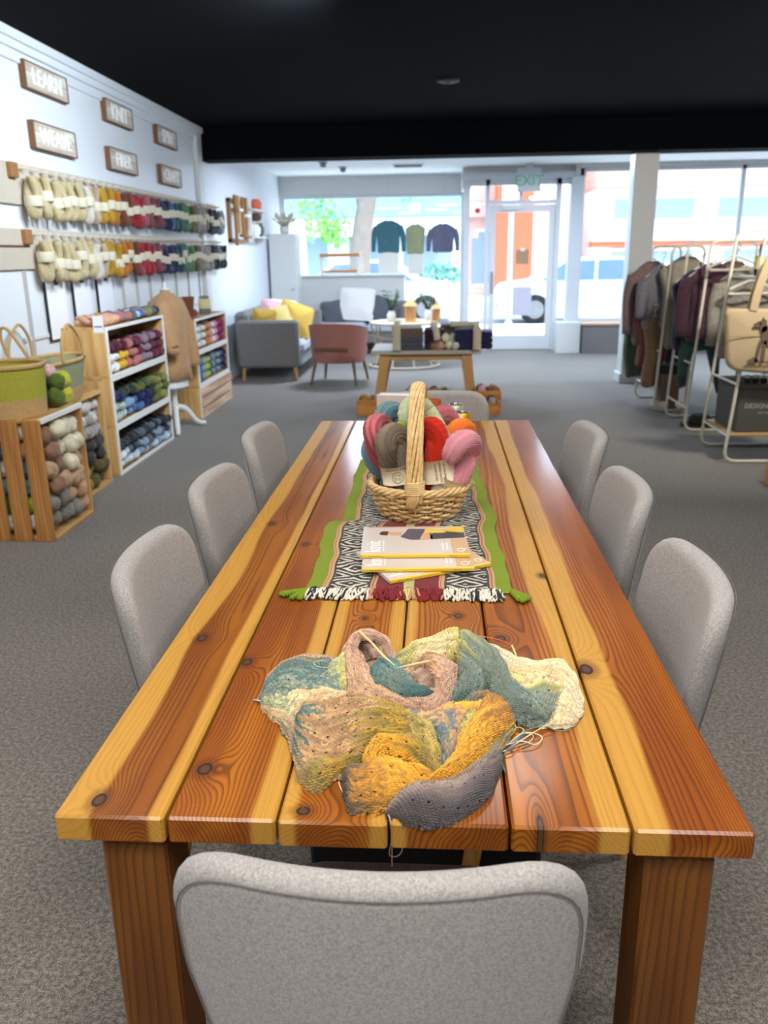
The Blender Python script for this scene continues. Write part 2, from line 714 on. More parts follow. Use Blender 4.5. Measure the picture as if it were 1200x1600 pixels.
M_WALL = plain('white_paint', (224, 229, 234), 0.55, 0.02, 2.0, 0.05, 60)
M_TRIM = plain('trim_paint', (214, 216, 214), 0.45, 0.03, 3.0)
M_BLACK = plain('black_ceiling_paint', (9, 12, 16), 0.9, 0.12, 1.5, 0.05, 40, spec=0.06)
M_PALEC = plain('pale_ceiling_paint', (238, 241, 245), 0.7, 0.02, 2.0)
M_PANEL = plain('grey_panel_paint', (212, 212, 209), 0.5, 0.03, 2.0)
M_METALW = plain('white_aluminium', (214, 218, 222), 0.35, 0.03, 3.0)
M_GREYBULK = plain('dark_grey_bulkhead', (112, 110, 110), 0.6, 0.06, 4.0)

ng = NB('window_glass')
gl = ng.nt.nodes.new('ShaderNodeBsdfTransparent')
gs = ng.nt.nodes.new('ShaderNodeBsdfGlossy')
gs.inputs['Roughness'].default_value = 0.02
mx = ng.nt.nodes.new('ShaderNodeMixShader')
ng.put(mx.inputs[0], ng.m('MULTIPLY_ADD', ng.noise(ng.coord(), 1.2, 1), 0.03, 0.035))
gl.inputs[0].default_value = (0.97, 0.985, 0.99, 1)
ng.nt.links.new(gl.outputs[0], mx.inputs[1])
ng.nt.links.new(gs.outputs[0], mx.inputs[2])
ng.nt.links.new(mx.outputs[0], ng.out.inputs[0])
M_GLASS = ng.mat

struct('floor', MB().box(-2.6, 6.6, -1.7, 14.15, -0.1, 0.0), M_CARPET)
struct('wall_left', MB().box(-2.62, -2.5, -1.7, 14.2, -0.1, 2.9), M_WALL)
struct('wall_right', MB().box(6.5, 6.62, -1.7, 14.2, -0.1, 2.9), M_WALL)
struct('wall_back', MB().box(-2.62, 6.62, -1.72, -1.6, -0.1, 2.9), M_WALL)
struct('ceiling', MB().box(-2.6, 6.6, -1.7, 9.4, 2.72, 2.86), M_BLACK)
struct('ceiling_beam', MB().box(-2.5, 6.5, 9.37, 9.75, 2.41, 2.75, 0.004), M_BLACK)
struct('ceiling', MB().box(-2.6, 6.6, 9.7, 14.2, 2.62, 2.86), M_PALEC)
cr = MB()
for (a0, a1, z0) in ((0.0, 0.018, 2.56), (0.018, 0.04, 2.62), (0.04, 0.062, 2.665)):
    cr.box(-2.5, -2.5 + a1, -1.6, 9.37, z0, 2.72, 0.004)
struct('trim_1', cr, M_WALL)
struct('trim_2', MB().box(-2.5, -2.455, 9.16, 9.34, 0, 2.72, 0.006), M_TRIM)
struct('baseboard_left', MB().box(-2.5, -2.485, -1.6, 14.0, 0, 0.10, 0.004), M_WALL)
col = struct('column', MB().box(2.085, 2.335, 9.62, 9.87, 0, 2.42, 0.01), M_TRIM)
obj('plinth', MB().box(2.06, 2.36, 9.595, 9.895, 0, 0.11, 0.006), M_TRIM, col)
# a round sensor on the black ceiling
sn = thing('ceiling_sensor', 'flat round dark sensor disc on the black ceiling', 'sensor', (0.085, 7.16, 2.72))
M_SENS = plain('black_plastic', (7, 8, 11), 0.5, 0.1, 9)
obj('housing', MB().lathe([(0.05, -0.026), (0.085, -0.016), (0.09, 0.0)], 24), M_SENS, sn)
obj('lens', MB().lathe([(0.012, -0.032), (0.022, -0.026)], 16), M_SENS, sn)

# ---- the shop front
struct('wall_front', MB().box(-2.5, 0.50, 14.05, 14.17, 2.33, 2.7).box(0.43, 2.1, 13.05, 13.17, 2.46, 2.7).box(0.38, 0.50, 13.1, 14.1, 2.33, 2.7)
       .box(1.98, 2.1, 12.95, 13.17, 2.46, 2.7).box(2.05, 6.5, 12.93, 13.05, 2.56, 2.7).box(-2.5, 0.45, 14.05, 14.17, 0.0, 0.16), M_PANEL)
w1 = struct('window_1', MB().box(-2.5, -2.42, 14.07, 14.14, 0.16, 2.33, 0.004).box(0.38, 0.45, 14.07, 14.14, 0.16, 2.33, 0.004)
            .box(-2.42, 0.38, 14.07, 14.14, 0.16, 0.21, 0.004).box(-2.42, 0.38, 14.07, 14.14, 2.28, 2.33, 0.004), M_METALW)
obj('pane', MB().box(-2.42, 0.38, 14.10, 14.106, 0.21, 2.28), M_GLASS, w1)
w2 = struct('window_2', MB().box(2.05, 2.12, 12.95, 13.03, 0.42, 2.56, 0.004).box(4.3, 4.36, 12.95, 13.03, 0.42, 2.56, 0.004)
            .box(6.42, 6.5, 12.95, 13.03, 0.42, 2.56, 0.004).box(2.12, 6.42, 12.95, 13.03, 0.42, 0.47, 0.004)
            .box(2.12, 6.42, 12.95, 13.03, 2.51, 2.56, 0.004), M_METALW)
obj('pane', MB().box(2.12, 4.3, 12.985, 12.991, 0.47, 2.51), M_GLASS, w2)
obj('pane', MB().box(4.36, 6.42, 12.985, 12.991, 0.47, 2.51), M_GLASS, w2)
w3 = struct('window_3', MB().box(0.40, 0.46, 14.0, 14.08, 0.0, 2.33, 0.004).box(0.40, 0.46, 13.14, 14.02, 0.0, 0.06, 0.004), M_METALW)
obj('pane', MB().box(0.427, 0.433, 13.16, 14.02, 0.06, 2.33), M_GLASS, w3)
# door surround with sidelight and transom
dfm = struct('trim_3', MB().box(0.40, 0.485, 13.06, 13.16, 0, 2.46, 0.004).box(0.715, 0.775, 13.06, 13.16, 0, 2.46, 0.004)
             .box(1.735, 1.81, 13.06, 13.16, 0, 2.46, 0.004).box(1.93, 2.10, 12.93, 13.16, 0, 2.46, 0.004).box(0.485, 1.93, 13.06, 13.16, 2.36, 2.46, 0.004)
             .box(0.775, 1.735, 13.06, 13.16, 2.10, 2.16, 0.004).box(1.20, 1.25, 13.07, 13.15, 2.16, 2.36, 0.003).box(0.36, 2.14, 12.98, 13.06, 2.44, 2.53, 0.006)
             .box(0.485, 0.715, 13.06, 13.16, 0, 0.07, 0.004), M_METALW)
for a, b, z0, z1 in ((0.485, 0.715, 0.07, 2.36), (0.775, 1.20, 2.16, 2.36), (1.25, 1.735, 2.16, 2.36), (1.81, 1.93, 0.42, 2.36)):
    obj('pane', MB().box(a, b, 13.11, 13.116, z0, z1), M_GLASS, dfm)
d1 = struct('door_1', MB().box(0.785, 0.87, 13.08, 13.13, 0.01, 2.09, 0.004).box(1.645, 1.73, 13.08, 13.13, 0.01, 2.09, 0.004)
            .box(0.87, 1.645, 13.08, 13.13, 0.01, 0.22, 0.004).box(0.87, 1.645, 13.08, 13.13, 1.99, 2.09, 0.004), M_METALW)
obj('pane', MB().box(0.87, 1.645, 13.102, 13.108, 0.22, 1.99), M_GLASS, d1)
M_STEEL = plain('brushed_steel', (150, 152, 156), 0.3, 0.05, 30, metal=0.8)
obj('door_handle', MB().tube([(0.83, 13.08, 0.85), (0.83, 13.03, 0.87), (0.83, 13.03, 1.13), (0.83, 13.08, 1.15)], 0.011, 8), M_STEEL, d1)
obj('closer', MB().box(0.95, 1.2, 13.03, 13.08, 2.02, 2.08, 0.004), M_METALW, d1)
# bulkheads: grey one right of the door, white end beside the door, grey-white one below the left window
bk = struct('trim_4', MB().box(2.12, 6.5, 12.48, 12.96, 0, 0.40, 0.004), M_GREYBULK)
obj('ledge', MB().box(2.10, 6.5, 12.46, 12.96, 0.40, 0.43, 0.004), plain('ledge_wood', (176, 138, 108), 0.5, 0.1, 9), bk)
struct('trim_5', MB().box(1.76, 2.10, 12.56, 12.96, 0, 0.44, 0.004), M_PANEL)
pn = struct('trim_6', MB().box(-2.30, -0.50, 13.44, 13.50, 0, 1.10, 0.004), M_PANEL)
obj('ledge', MB().box(-2.32, -0.48, 13.40, 14.04, 1.10, 1.13, 0.004), M_PANEL, pn)
obj('end_panel', MB().box(-0.56, -0.50, 13.50, 14.04, 0, 1.10, 0.004), M_PANEL, pn)

# exit sign, hanging smoke detector and vents of the pale ceiling
M_SIGNW = plain('sign_white', (206, 212, 214), 0.5, 0.03, 5)
ng = NB('exit_green')
ng.bsdf.inputs['Emission Color'].default_value = (*lin(96, 170, 140), 1)
ng.bsdf.inputs['Emission Strength'].default_value = 0.25
M_EXIT = ng.fin(ng.mix(ng.noise(ng.coord(), 20), lin(70, 150, 120), lin(90, 160, 130)), 0.5)
ex = thing('exit_sign', 'white exit sign with green letters hanging above the glass door', 'sign', (1.305, 12.8, 2.62))
obj('mount', MB().box(-0.05, 0.05, -0.03, 0.03, -0.06, 0, 0.005), M_SIGNW, ex)
obj('sign_box', MB().box(-0.165, 0.165, -0.03, 0.03, -0.37, -0.06, 0.008), M_SIGNW, ex)
obj('lettering', text_mb('EXIT', 0.20).xf(frame((0, -0.031, -0.23), (1, 0, 0), (0, 0, 1))), M_EXIT, ex, smooth=0)
for x, y, lab in ((-1.52, 12.0, 'small round grey fitting on the pale ceiling, the one nearer the beam'), (-1.33, 12.7, 'small round grey fitting on the pale ceiling, the one nearer the window')):
    t = thing('ceiling_fitting', lab, 'fitting', (x, y, 2.62))
    obj('body', MB().lathe([(0.028, -0.07), (0.04, -0.06), (0.045, 0)], 16), M_STEEL, t)
    obj('rim', MB().lathe([(0.06, -0.012), (0.065, 0)], 16), M_STEEL, t)
t = thing('ceiling_vent', 'dark slotted air vent in the pale ceiling by the window', 'vent', (-0.40, 12.62, 2.62))
obj('frame', MB().box(-0.22, 0.22, -0.14, 0.14, -0.012, 0, 0.003), M_METALW, t)
for i in range(5):
    obj('slat', MB().box(-0.19, 0.19, -0.11 + i * 0.05, -0.085 + i * 0.05, -0.02, -0.008), M_GREYBULK, t)

# ================================================================== THE STREET
M_PAVE = plain('pavement', (222, 220, 216), 0.9, 0.06, 2.0)
M_ROAD = plain('asphalt', (150, 152, 156), 0.9, 0.08, 3.0)
struct('sidewalk', MB().box(-14, 22, 13.16, 18.0, -0.16, -0.02), M_PAVE)
struct('road', MB().box(-24, 34, 18.0, 27.0, -0.3, -0.14), M_ROAD)
struct('sidewalk', MB().box(-24, 34, 27.0, 34.0, -0.16, -0.02), M_PAVE)

M_BW = plain('stucco_white', (226, 226, 222), 0.9, 0.04, 1.0)
M_BP = plain('stucco_pink', (226, 190, 182), 0.9, 0.05, 1.0)
M_BO = plain('stucco_orange', (184, 92, 64), 0.9, 0.05, 1.0)
M_BR = plain('roof_red', (208, 158, 150), 0.9, 0.06, 2.0)
M_AWN = plain('awning_blue', (100, 158, 208), 0.85, 0.06, 2.0)
M_PANE = plain('far_window', (136, 158, 178), 0.25, 0.10, 1.0)
M_STRIPE = plain('valance_white', (236, 238, 240), 0.85, 0.03, 2.0)


def building(label, x0, x1, y, h, wallm, wins, extra=None):
    b = thing('building', label, 'building', ((x0 + x1) / 2, y, -0.02))
    c = (x0 + x1) / 2
    obj('wall', MB().box(x0 - c, x1 - c, 0, 6, 0, h), wallm, b)
    for (a, b_, z0, z1) in wins:
        f = obj('window', MB().box(a - c, b_ - c, -0.06, 0.02, z0, z1, 0.01), M_STRIPE, b)
        obj('pane', MB().box(a - c + 0.1, b_ - c - 0.1, -0.075, -0.055, z0 + 0.1, z1 - 0.1), M_PANE, f)
    return b, c


b, c = building('white shopfront across the street under a long blue awning', -9.0, 0.95, 29.0, 6.0, M_BW,
                [(-6.6, -5.0, 0.3, 2.3), (-4.4, -3.5, 0.1, 2.3), (-3.0, -1.6, 0.5, 2.2), (-1.2, 0.6, 0.5, 2.2)])
aw = MB()
aw.add([(-9.0 - c, 0, 3.9), (0.95 - c, 0, 3.9), (0.95 - c, -1.3, 2.55), (-9.0 - c, -1.3, 2.55), (-9.0 - c, 0, 3.8), (0.95 - c, 0, 3.8), (0.95 - c, -1.3, 2.48), (-9.0 - c, -1.3, 2.48)],
       [(0, 1, 2, 3), (7, 6, 5, 4), (0, 3, 7, 4), (1, 5, 6, 2), (3, 2, 6, 7), (0, 4, 5, 1)])
a = obj('awning', aw, M_AWN, b)
for i in range(20):
    obj('valance', MB().box(-9.0 - c + i * 0.4975, -9.0 - c + i * 0.4975 + 0.46, -1.31, -1.28, 1.98, 2.50, 0.01), M_STRIPE, a)
b, c = building('orange rendered building across the street beyond the glass door', 0.95, 4.4, 30.0, 6.5, M_BP,
                [(1.3, 2.3, 0.3, 2.2)])
obj('bay', MB().box(1.95 - c, 3.15 - c, -0.9, 0.02, 0, 4.6), M_BO, b)
obj('cornice', MB().box(0.95 - c, 3.2 - c, -0.5, 0.02, 2.55, 3.0, 0.03), M_BR, b)
obj('shop_window', MB().box(1.2 - c, 3.0 - c, -0.08, -0.02, 0.4, 1.9), M_PANE, b)
b, c = building('long building with red roof band across the street on the right', 5.4, 30.0, 31.0, 3.6, M_BW,
                [(6.0, 8.9, 2.35, 3.2), (9.5, 12.0, 2.35, 3.2), (13.0, 16.5, 2.35, 3.2), (17.5, 21, 2.35, 3.2), (6.0, 9.0, 0.9, 1.5), (9.8, 13.0, 0.9, 1.5), (14.0, 18.0, 0.9, 1.5)])
obj('roof', MB().box(5.3 - c, 30.1 - c, -0.7, 6, 3.45, 4.15, 0.05), M_BR, b)
obj('ledge', MB().box(5.3 - c, 30.1 - c, -0.5, 0.0, 1.72, 2.05, 0.03), M_BP, b)
obj('fascia', MB().box(5.3 - c, 30.1 - c, -0.45, 0.0, 1.55, 1.72, 0.02), M_BO, b)

# street tree
M_BARK = plain('bark', (122, 112, 106), 0.95, 0.25, 6, 0.8, 14)
M_LEAF = plain('leaf_green', (134, 196, 96), 0.7, 0.25, 3)
tr = thing('street_tree', 'street tree with thick leaning trunk and pale green leaves outside the window', 'tree', (-1.55, 17.2, -0.02))
tk = spline([(0.0, 0, 0), (0.02, 0, 1.0), (0.10, 0, 1.9), (0.36, 0.05, 3.2), (0.5, 0.1, 4.2)], 16)
obj('trunk', MB().tube(tk, np.linspace(0.24, 0.15, 16), 12), M_BARK, tr)
for dx, dz in ((-1.0, 1.1), (0.9, 1.0), (-0.5, 1.6)):
    obj('branch', MB().tube(spline([(0.12, 0, 2.0 if dx < 0 else 2.6), (0.3 + dx * 0.4, 0.1, 3.0), (0.3 + dx, 0.2, 2.6 + dz)], 8), np.linspace(0.08, 0.03, 8), 7), M_BARK, tr)
lf = MB()
cl = [(-1.0, 0.1, 2.75, 0.62), (-0.75, -0.1, 2.15, 0.48), (-0.45, 0.1, 1.9, 0.34), (-0.95, 0.2, 3.4, 0.7), (0.95, 0.1, 2.8, 0.42), (0.2, 0.3, 3.8, 0.9), (1.3, 0.2, 3.4, 0.6)]
for cx, cy, cz, r in cl:
    for i in range(int(560 * r)):
        d = RNG.normal(size=3)
        d /= np.linalg.norm(d)
        p = np.array((cx, cy, cz)) + d * r * (RNG.random() ** 0.4)
        a_, b_ = RNG.normal(size=3), RNG.normal(size=3)
        a_ /= np.linalg.norm(a_)
        b_ = np.cross(a_, b_)
        b_ /= np.linalg.norm(b_)
        s_ = 0.055 + 0.035 * RNG.random()
        lf.add([p - a_ * s_, p - b_ * s_ * 0.45, p + a_ * s_, p + b_ * s_ * 0.45], [(0, 1, 2, 3)])
tag(obj('foliage', lf, M_LEAF, tr, smooth=0), kind='stuff')


def car(label, x, y, paint, scale=1.0):
    t = thing('car', label, 'car', (x, y, -0.14))
    side = [(-2.15, 0.35), (-2.2, 0.62), (-2.05, 0.86), (-1.35, 0.95), (-0.75, 1.40), (0.55, 1.44), (1.25, 0.98), (2.0, 0.86), (2.2, 0.62), (2.15, 0.35)]
    M = frame((0, 0.85, 0), (1, 0, 0), (0, 0, 1))
    obj('body', MB().prism(roundpoly(side, 0.18, 4), 1.7, M), paint, t)
    gw = [(-1.22, 0.96), (-0.70, 1.35), (-0.08, 1.37), (-0.08, 0.96)]
    gw2 = [(0.0, 0.96), (0.0, 1.37), (0.50, 1.38), (1.10, 0.97)]
    for g in (gw, gw2):
        obj('side_window', MB().prism(g, 0.03, frame((0, -0.84, 0), (1, 0, 0), (0, 0, 1))), M_CARGLASS, t)
    for wx in (-1.35, 1.35):
        w = obj('wheel', MB().lathe([(0.22, -0.1), (0.31, -0.1), (0.33, -0.06), (0.33, 0.06), (0.31, 0.1), (0.2, 0.1)], 20), M_SENS, t, loc=(wx, -0.80, 0.33), rot=(PI / 2, 0, 0))
        obj('hub', MB().lathe([(0.05, 0.11), (0.2, 0.102)], 16), M_STEEL, w)
    obj('bumper', MB().box(-2.27, -2.15, -0.8, 0.8, 0.33, 0.55, 0.04), paint, t)
    obj('headlight', MB().box(-2.2, -2.02, -0.86, -0.6, 0.62, 0.76, 0.02), M_STRIPE, t)
    return t


M_CARGLASS = plain('car_glass', (96, 118, 140), 0.15, 0.1, 2)
car('white car parked beyond the left shop window', -1.6, 20.6, plain('car_white', (230, 234, 238), 0.25, 0.02, 2, coat=0.5))
car('blue grey car parked beyond the glass door', 3.55, 20.2, plain('car_blue', (196, 208, 222), 0.25, 0.03, 2, coat=0.5))
car('silver car parked beyond the right shop window', 9.2, 20.6, plain('car_silver', (214, 220, 226), 0.25, 0.02, 2, coat=0.5))
M_HEDGE = plain('hedge_green', (110, 164, 150), 0.8, 0.25, 3)
for i, (hx, lab) in enumerate(((-1.6, 'green planter shrub on the far kerb, the one nearer the tree'), (0.1, 'green planter shrub on the far kerb, the one nearer the door'))):
    t = thing('planter_shrub', lab, 'shrub', (hx, 26.9, -0.02))
    obj('planter', MB().box(-0.55, 0.55, -0.25, 0.25, 0, 0.45, 0.03), M_STRIPE, t)
    hm = MB()
    for q in range(160):
        d = RNG.normal(size=3)
        d /= np.linalg.norm(d)
        p = d * np.array((0.6, 0.3, 0.35)) + (0, 0, 0.75)
        a_ = RNG.normal(size=3) * 0.09
        b_ = RNG.normal(size=3) * 0.09
        hm.add([p - a_, p - b_ * 0.6, p + a_, p + b_ * 0.6], [(0, 1, 2, 3)])
    tag(obj('foliage', hm, M_HEDGE, t, smooth=0), kind='stuff')
t = thing('signpost', 'grey street sign post beyond the glass door', 'signpost', (1.42, 17.0, -0.02))
obj('pole', MB().tube([(0, 0, 0), (0, 0, 3.2)], 0.05, 10), plain('post_grey', (150, 160, 184), 0.6), t)
obj('plate', MB().box(-0.18, 0.18, -0.07, -0.05, 2.3, 2.8, 0.01), M_STRIPE, t)
obj('base', MB().lathe([(0.09, 0), (0.08, 0.12), (0.05, 0.16)], 12), plain('post_grey', (150, 160, 184), 0.6), t)

# ================================================================== THE LONG TABLE AND ITS CHAIRS
ZT = 0.755
TX = [-0.499, -0.349, -0.203, -0.058, 0.096, 0.249, 0.401]
TY0, TY1 = 0.895, 3.567
tb = thing('dining_table', 'long varnished cedar plank table with thick square legs', 'table', (-0.049, (TY0 + TY1) / 2, 0))
YC = (TY0 + TY1) / 2


def kn(i, px, py, a=0.012, b=0.018):
    p = onz(px, py, ZT)
    return (p[0] - (TX[i] + TX[i + 1]) / 2, p[1] - YC, a, b)


SPEC = [
    dict(heart=(146, 84, 16), seed=1.3, x0=0.035, d=-0.045, freq=150, warp=0.05, bands=[(-1, -0.022, 0.08), (1, 0.052, 0.03)],
         knots=[kn(0, 155, 1250, .013, .020), kn(0, 316, 997, .013, .02), kn(0, 425, 818, .012, .02)]),
    dict(heart=(156, 87, 14), seed=5.1, x0=-0.11, d=-0.035, freq=210, warp=0.03, bands=[(1, 0.038, 0.04)],
         knots=[kn(1, 320, 1201, .015, .020), kn(1, 386, 1034, .013, .018), kn(1, 477, 850, .011, .016)]),
    dict(heart=(162, 94, 18), seed=9.7, x0=0.0, d=-0.04, freq=150, warp=0.05, bands=[(-1, -0.048, 0.03), (1, 0.042, 0.04)],
         knots=[kn(2, 474, 1267, .013, .012), kn(2, 570, 966, .007, .010)]),
    dict(heart=(154, 88, 16), seed=14.2, x0=0.09, d=-0.04, freq=170, warp=0.045, bands=[(-1, -0.055, 0.02)],
         knots=[kn(3, 716, 963, .012, .016), kn(3, 700, 1180, .01, .014)]),
    dict(heart=(166, 97, 18), seed=19.9, x0=-0.03, d=-0.06, freq=140, warp=0.06, bands=[(1, 0.030, 0.07)],
         knots=[kn(4, 783, 997, .012, .016), kn(4, 848, 899, .012, .018), kn(4, 845, 1290, .006, .03)]),
    dict(heart=(154, 84, 14), seed=25.5, x0=-0.085, d=-0.03, freq=175, warp=0.045, bands=[(-1, -0.024, 0.085)],
         knots=[kn(5, 916, 1046, .016, .026), kn(5, 1012, 968, .006, .02)]),
]
for i, sp in enumerate(SPEC):
    m_ = wood('cedar_plank_%s' % 'abcdef'[i], sap=(196, 145, 60), dark=(76, 32, 6), lines=0.68, rough=0.5, coat=0.33, coat_rough=0.16, scratch=True, stretch=0.085, **sp)
    e0, e1, dz = ((0, 0, 0), (0.002, 0.004, -0.0005), (0.0, -0.003, 0.0), (0.001, 0.003, 0.001), (0.003, 0, -0.001), (0.0, 0.002, 0.0005))[i]
    w = (TX[i + 1] - TX[i]) / 2 - 0.0022
    o = obj('plank', MB().box(-w, w, TY0 - YC + e0, TY1 - YC + e1, -0.020, 0.020, 0.0035), m_, tb, loc=((TX[i] + TX[i + 1]) / 2 + 0.049, 0, ZT - 0.020 + dz))
M_LEG = wood('cedar_leg', (122, 74, 24), (190, 120, 50), (66, 36, 12), seed=3.3, x0=0.06, d=0.04, freq=110, axis=2, rough=0.4, coat=0.35, coat_rough=0.2, warp=0.04,
             knots=[(0.0, 0.38, .010, .012)])
for x0, x1 in ((-0.452, -0.362), (0.275, 0.365)):
    for y0 in (0.925, 3.447):
        obj('leg', MB().box(-0.045, 0.045, -0.045, 0.045, -0.345, 0.345, 0.004), M_LEG, tb, loc=((x0 + x1) / 2 + 0.049, y0 + 0.045 - YC, 0.347))
M_APR = wood('cedar_apron', (104, 60, 22), (190, 120, 50), (60, 30, 12), seed=8.3, x0=0.0, d=0.06, freq=110, axis=0, rough=0.45, coat=0.3)
M_APY = wood('cedar_rail', (104, 60, 22), (190, 120, 50), (60, 30, 12), seed=2.3, x0=0.0, d=0.06, freq=110, axis=1, rough=0.45, coat=0.3)
for y0 in (0.97, 2.2, 3.42):
    obj('cleat', MB().box(-0.395, 0.395, y0 - YC, y0 + 0.085 - YC, 0.696, 0.7148, 0.002), M_APR, tb)
for sx in (-1, 1):
    obj('apron', MB().box(sx * 0.355 - 0.018, sx * 0.355 + 0.018, 1.06 - YC, 3.40 - YC, 0.60, 0.695, 0.003), M_APY, tb)

M_CHAIR = fabric('chair_wool', (140, 137, 135), (184, 180, 177), 620)
M_SEAM = plain('chair_seam', (104, 100, 99), 0.9, 0.1, 90)
M_OAK = wood('chair_oak', (206, 150, 82), (226, 180, 116), (160, 104, 50), seed=4.0, x0=0.03, d=0.05, freq=160, axis=2, rough=0.45, lines=0.35)


def back_bend(V):
    x, h, t = V[:, 0], V[:, 1], V[:, 2]
    y = -0.205 - (h - 0.45) * 0.17 - t + 0.95 * x ** 2
    return np.stack([x, y, h], -1)


CH_OUT = roundpoly([(-0.170, 0.40), (0.170, 0.40), (0.224, 0.70), (0.223, 0.862), (-0.223, 0.862), (-0.224, 0.70)], [0.05, 0.05, 0.25, 0.075, 0.075, 0.25], 8)
CH_OUT = resample(CH_OUT, 84)


def make_chair(label):
    t = thing('dining_chair', label, 'chair')
    obj('backrest', MB().pillow(CH_OUT, 0.046, 0.021, 8, 0.006, 0.004, back_bend), M_CHAIR, t, smooth=180)
    c = CH_OUT.mean(0)
    sm = c + (CH_OUT - c) * 0.958
    seam = back_bend(np.c_[sm, np.full(len(sm), 0.0232)])
    obj('seam', MB().tube(seam, 0.0011, 5, closed=True), M_SEAM, t)
    so = resample(roundpoly([(-0.19, -0.20), (0.19, -0.20), (0.225, 0.23), (-0.225, 0.23)], [0.07, 0.07, 0.09, 0.09], 7), 56)
    obj('seat', MB().pillow(so, 0.075, 0.03, 7, 0.012, 0.0, lambda V: V + np.array((0, 0, 0.435))), M_CHAIR, t, smooth=180)
    obj('seat_frame', MB().box(-0.17, 0.17, -0.18, 0.19, 0.375, 0.40, 0.006), M_OAK, t)
    for sx in (-1, 1):
        for sy, y0 in ((-1, -0.15), (1, 0.17)):
            obj('leg', MB().tube([(sx * 0.165, y0, 0.39), (sx * 0.19, y0 + sy * 0.03, 0.2), (sx * 0.215, y0 + sy * 0.055, 0.0)], [0.019, 0.016, 0.011], 12), M_OAK, t)
    return t


ch = make_chair('grey upholstered dining chair seen from behind at the near table end')
ch.location = (-0.060, 0.950, 0)
GRP = 'grey chairs around the long table'
ch['group'] = GRP
for lab, x, y, rz in (
        ('grey upholstered dining chair on the yarn wall side, closest to the knitting', -0.365, 1.64, -PI / 2 + 0.03),
        ('grey upholstered dining chair on the yarn wall side, middle of its row', -0.375, 2.22, -PI / 2 - 0.02),
        ('grey upholstered dining chair on the yarn wall side, farthest of its row', -0.38, 2.87, -PI / 2),
        ('grey upholstered dining chair on the clothes rack side, closest to the knitting', 0.262, 1.56, PI / 2 - 0.02),
        ('grey upholstered dining chair on the clothes rack side, middle of its row', 0.27, 2.19, PI / 2),
        ('grey upholstered dining chair on the clothes rack side, farthest of its row', 0.285, 2.86, PI / 2 + 0.02),
        ('grey upholstered dining chair at the far table end, behind the drink cans', 0.01, 3.44, PI)):
    dup(ch, (x, y, 0), (0, 0, rz), lab, GRP)

# black bag with a tan strap on the floor under the table
M_BAG = fabric('black_canvas', (18, 18, 20), (34, 34, 36), 500)
M_TAN = plain('tan_leather', (186, 134, 72), 0.5, 0.12, 20)
bg = thing('shoulder_bag', 'black canvas bag with tan strap lying under the table', 'bag', (-0.02, 1.52, 0))
bo = resample(roundpoly([(-0.24, 0.0), (0.24, 0.0), (0.25, 0.38), (-0.25, 0.38)], [0.04, 0.04, 0.05, 0.05], 5), 40)
obj('body', MB().pillow(bo, 0.16, 0.05, 6, 0.02, None, lambda V: np.stack([V[:, 0], V[:, 2], V[:, 1]], -1)), M_BAG, bg, smooth=180)
obj('strap', MB().tube(spline([(-0.05, -0.06, 0.37), (0.02, -0.10, 0.43), (0.12, -0.10, 0.44), (0.18, -0.07, 0.37)], 20), 0.008, 6), M_TAN, bg)
obj('flap', MB().box(-0.23, 0.23, -0.115, -0.10, 0.16, 0.37, 0.006), M_BAG, bg)

# ================================================================== TABLE RUNNER
n = NB('runner_weave')
u_, w_, _ = n.sep(n.coord('UV'))
GREEN, TANS, DARK, MAROON, PALE = lin(120, 140, 14), lin(196, 150, 112), lin(62, 62, 56), lin(118, 34, 42), lin(178, 178, 120)
base = n.ramp(u_, [(0, GREEN), (0.075, TANS), (0.083, lin(150, 96, 66)), (0.088, TANS), (0.104, DARK), (0.116, (0, 0, 0)), (0.30, DARK), (0.312, TANS), (0.32, lin(150, 96, 66)),
                   (0.326, TANS), (0.338, MAROON), (0.475, PALE), (0.525, MAROON), (0.645, TANS), (0.654, lin(150, 96, 66)), (0.660, TANS), (0.674, DARK), (0.686, (0, 0, 0)), (0.884, DARK),
                   (0.896, TANS), (0.906, lin(150, 96, 66)), (0.911, TANS), (0.925, GREEN)], 'CONSTANT')
isik = n.ramp(u_, [(0, (0, 0, 0)), (0.116, (1, 1, 1)), (0.30, (0, 0, 0)), (0.686, (1, 1, 1)), (0.884, (0, 0, 0))], 'CONSTANT')
# ikat lozenges: nested diamonds in two columns per band
jit = n.noise(n.comb(n.m('MULTIPLY', u_, 300), n.m('MULTIPLY', w_, 60), 0), 1.0, 1)
lo_ = n.noise(n.comb(n.m('MULTIPLY', u_, 9), n.m('MULTIPLY', w_, 22), 0), 1.0, 2)
bu = n.m('FRACT', n.m('MULTIPLY_ADD', u_, 5.3, 0.37))
tri = n.m('ABSOLUTE', n.m('SUBTRACT', bu, 0.5))
ph = n.m('MULTIPLY', w_, 11.0)
tw = n.m('ABSOLUTE', n.m('SUBTRACT', n.m('FRACT', ph), 0.5))
dd = n.m('ADD', n.m('ADD', n.m('MULTIPLY', tri, 0.55), n.m('MULTIPLY', tw, 1.0)), n.m('MULTIPLY_ADD', lo_, 0.35, n.m('MULTIPLY', jit, 0.05)))
rg = n.m('ABSOLUTE', n.m('SUBTRACT', n.m('FRACT', n.m('MULTIPLY', dd, 5.0)), 0.5))
ik = n.mix(n.step(rg, 0.27, 0.33), lin(44, 44, 44), lin(206, 200, 186))
cc = n.mix(isik, base, ik)
wv = n.m('MULTIPLY', n.m('SINE', n.m('MULTIPLY', w_, 4200)), n.m('SINE', n.m('MULTIPLY', u_, 1900)))
n.bump(n.m('ADD', wv, n.noise(n.coord(), 500, 1)), 0.35, 0.0008)
M_RUN = n.fin(cc, 0.92, spec=0.1, sheen=0.15)
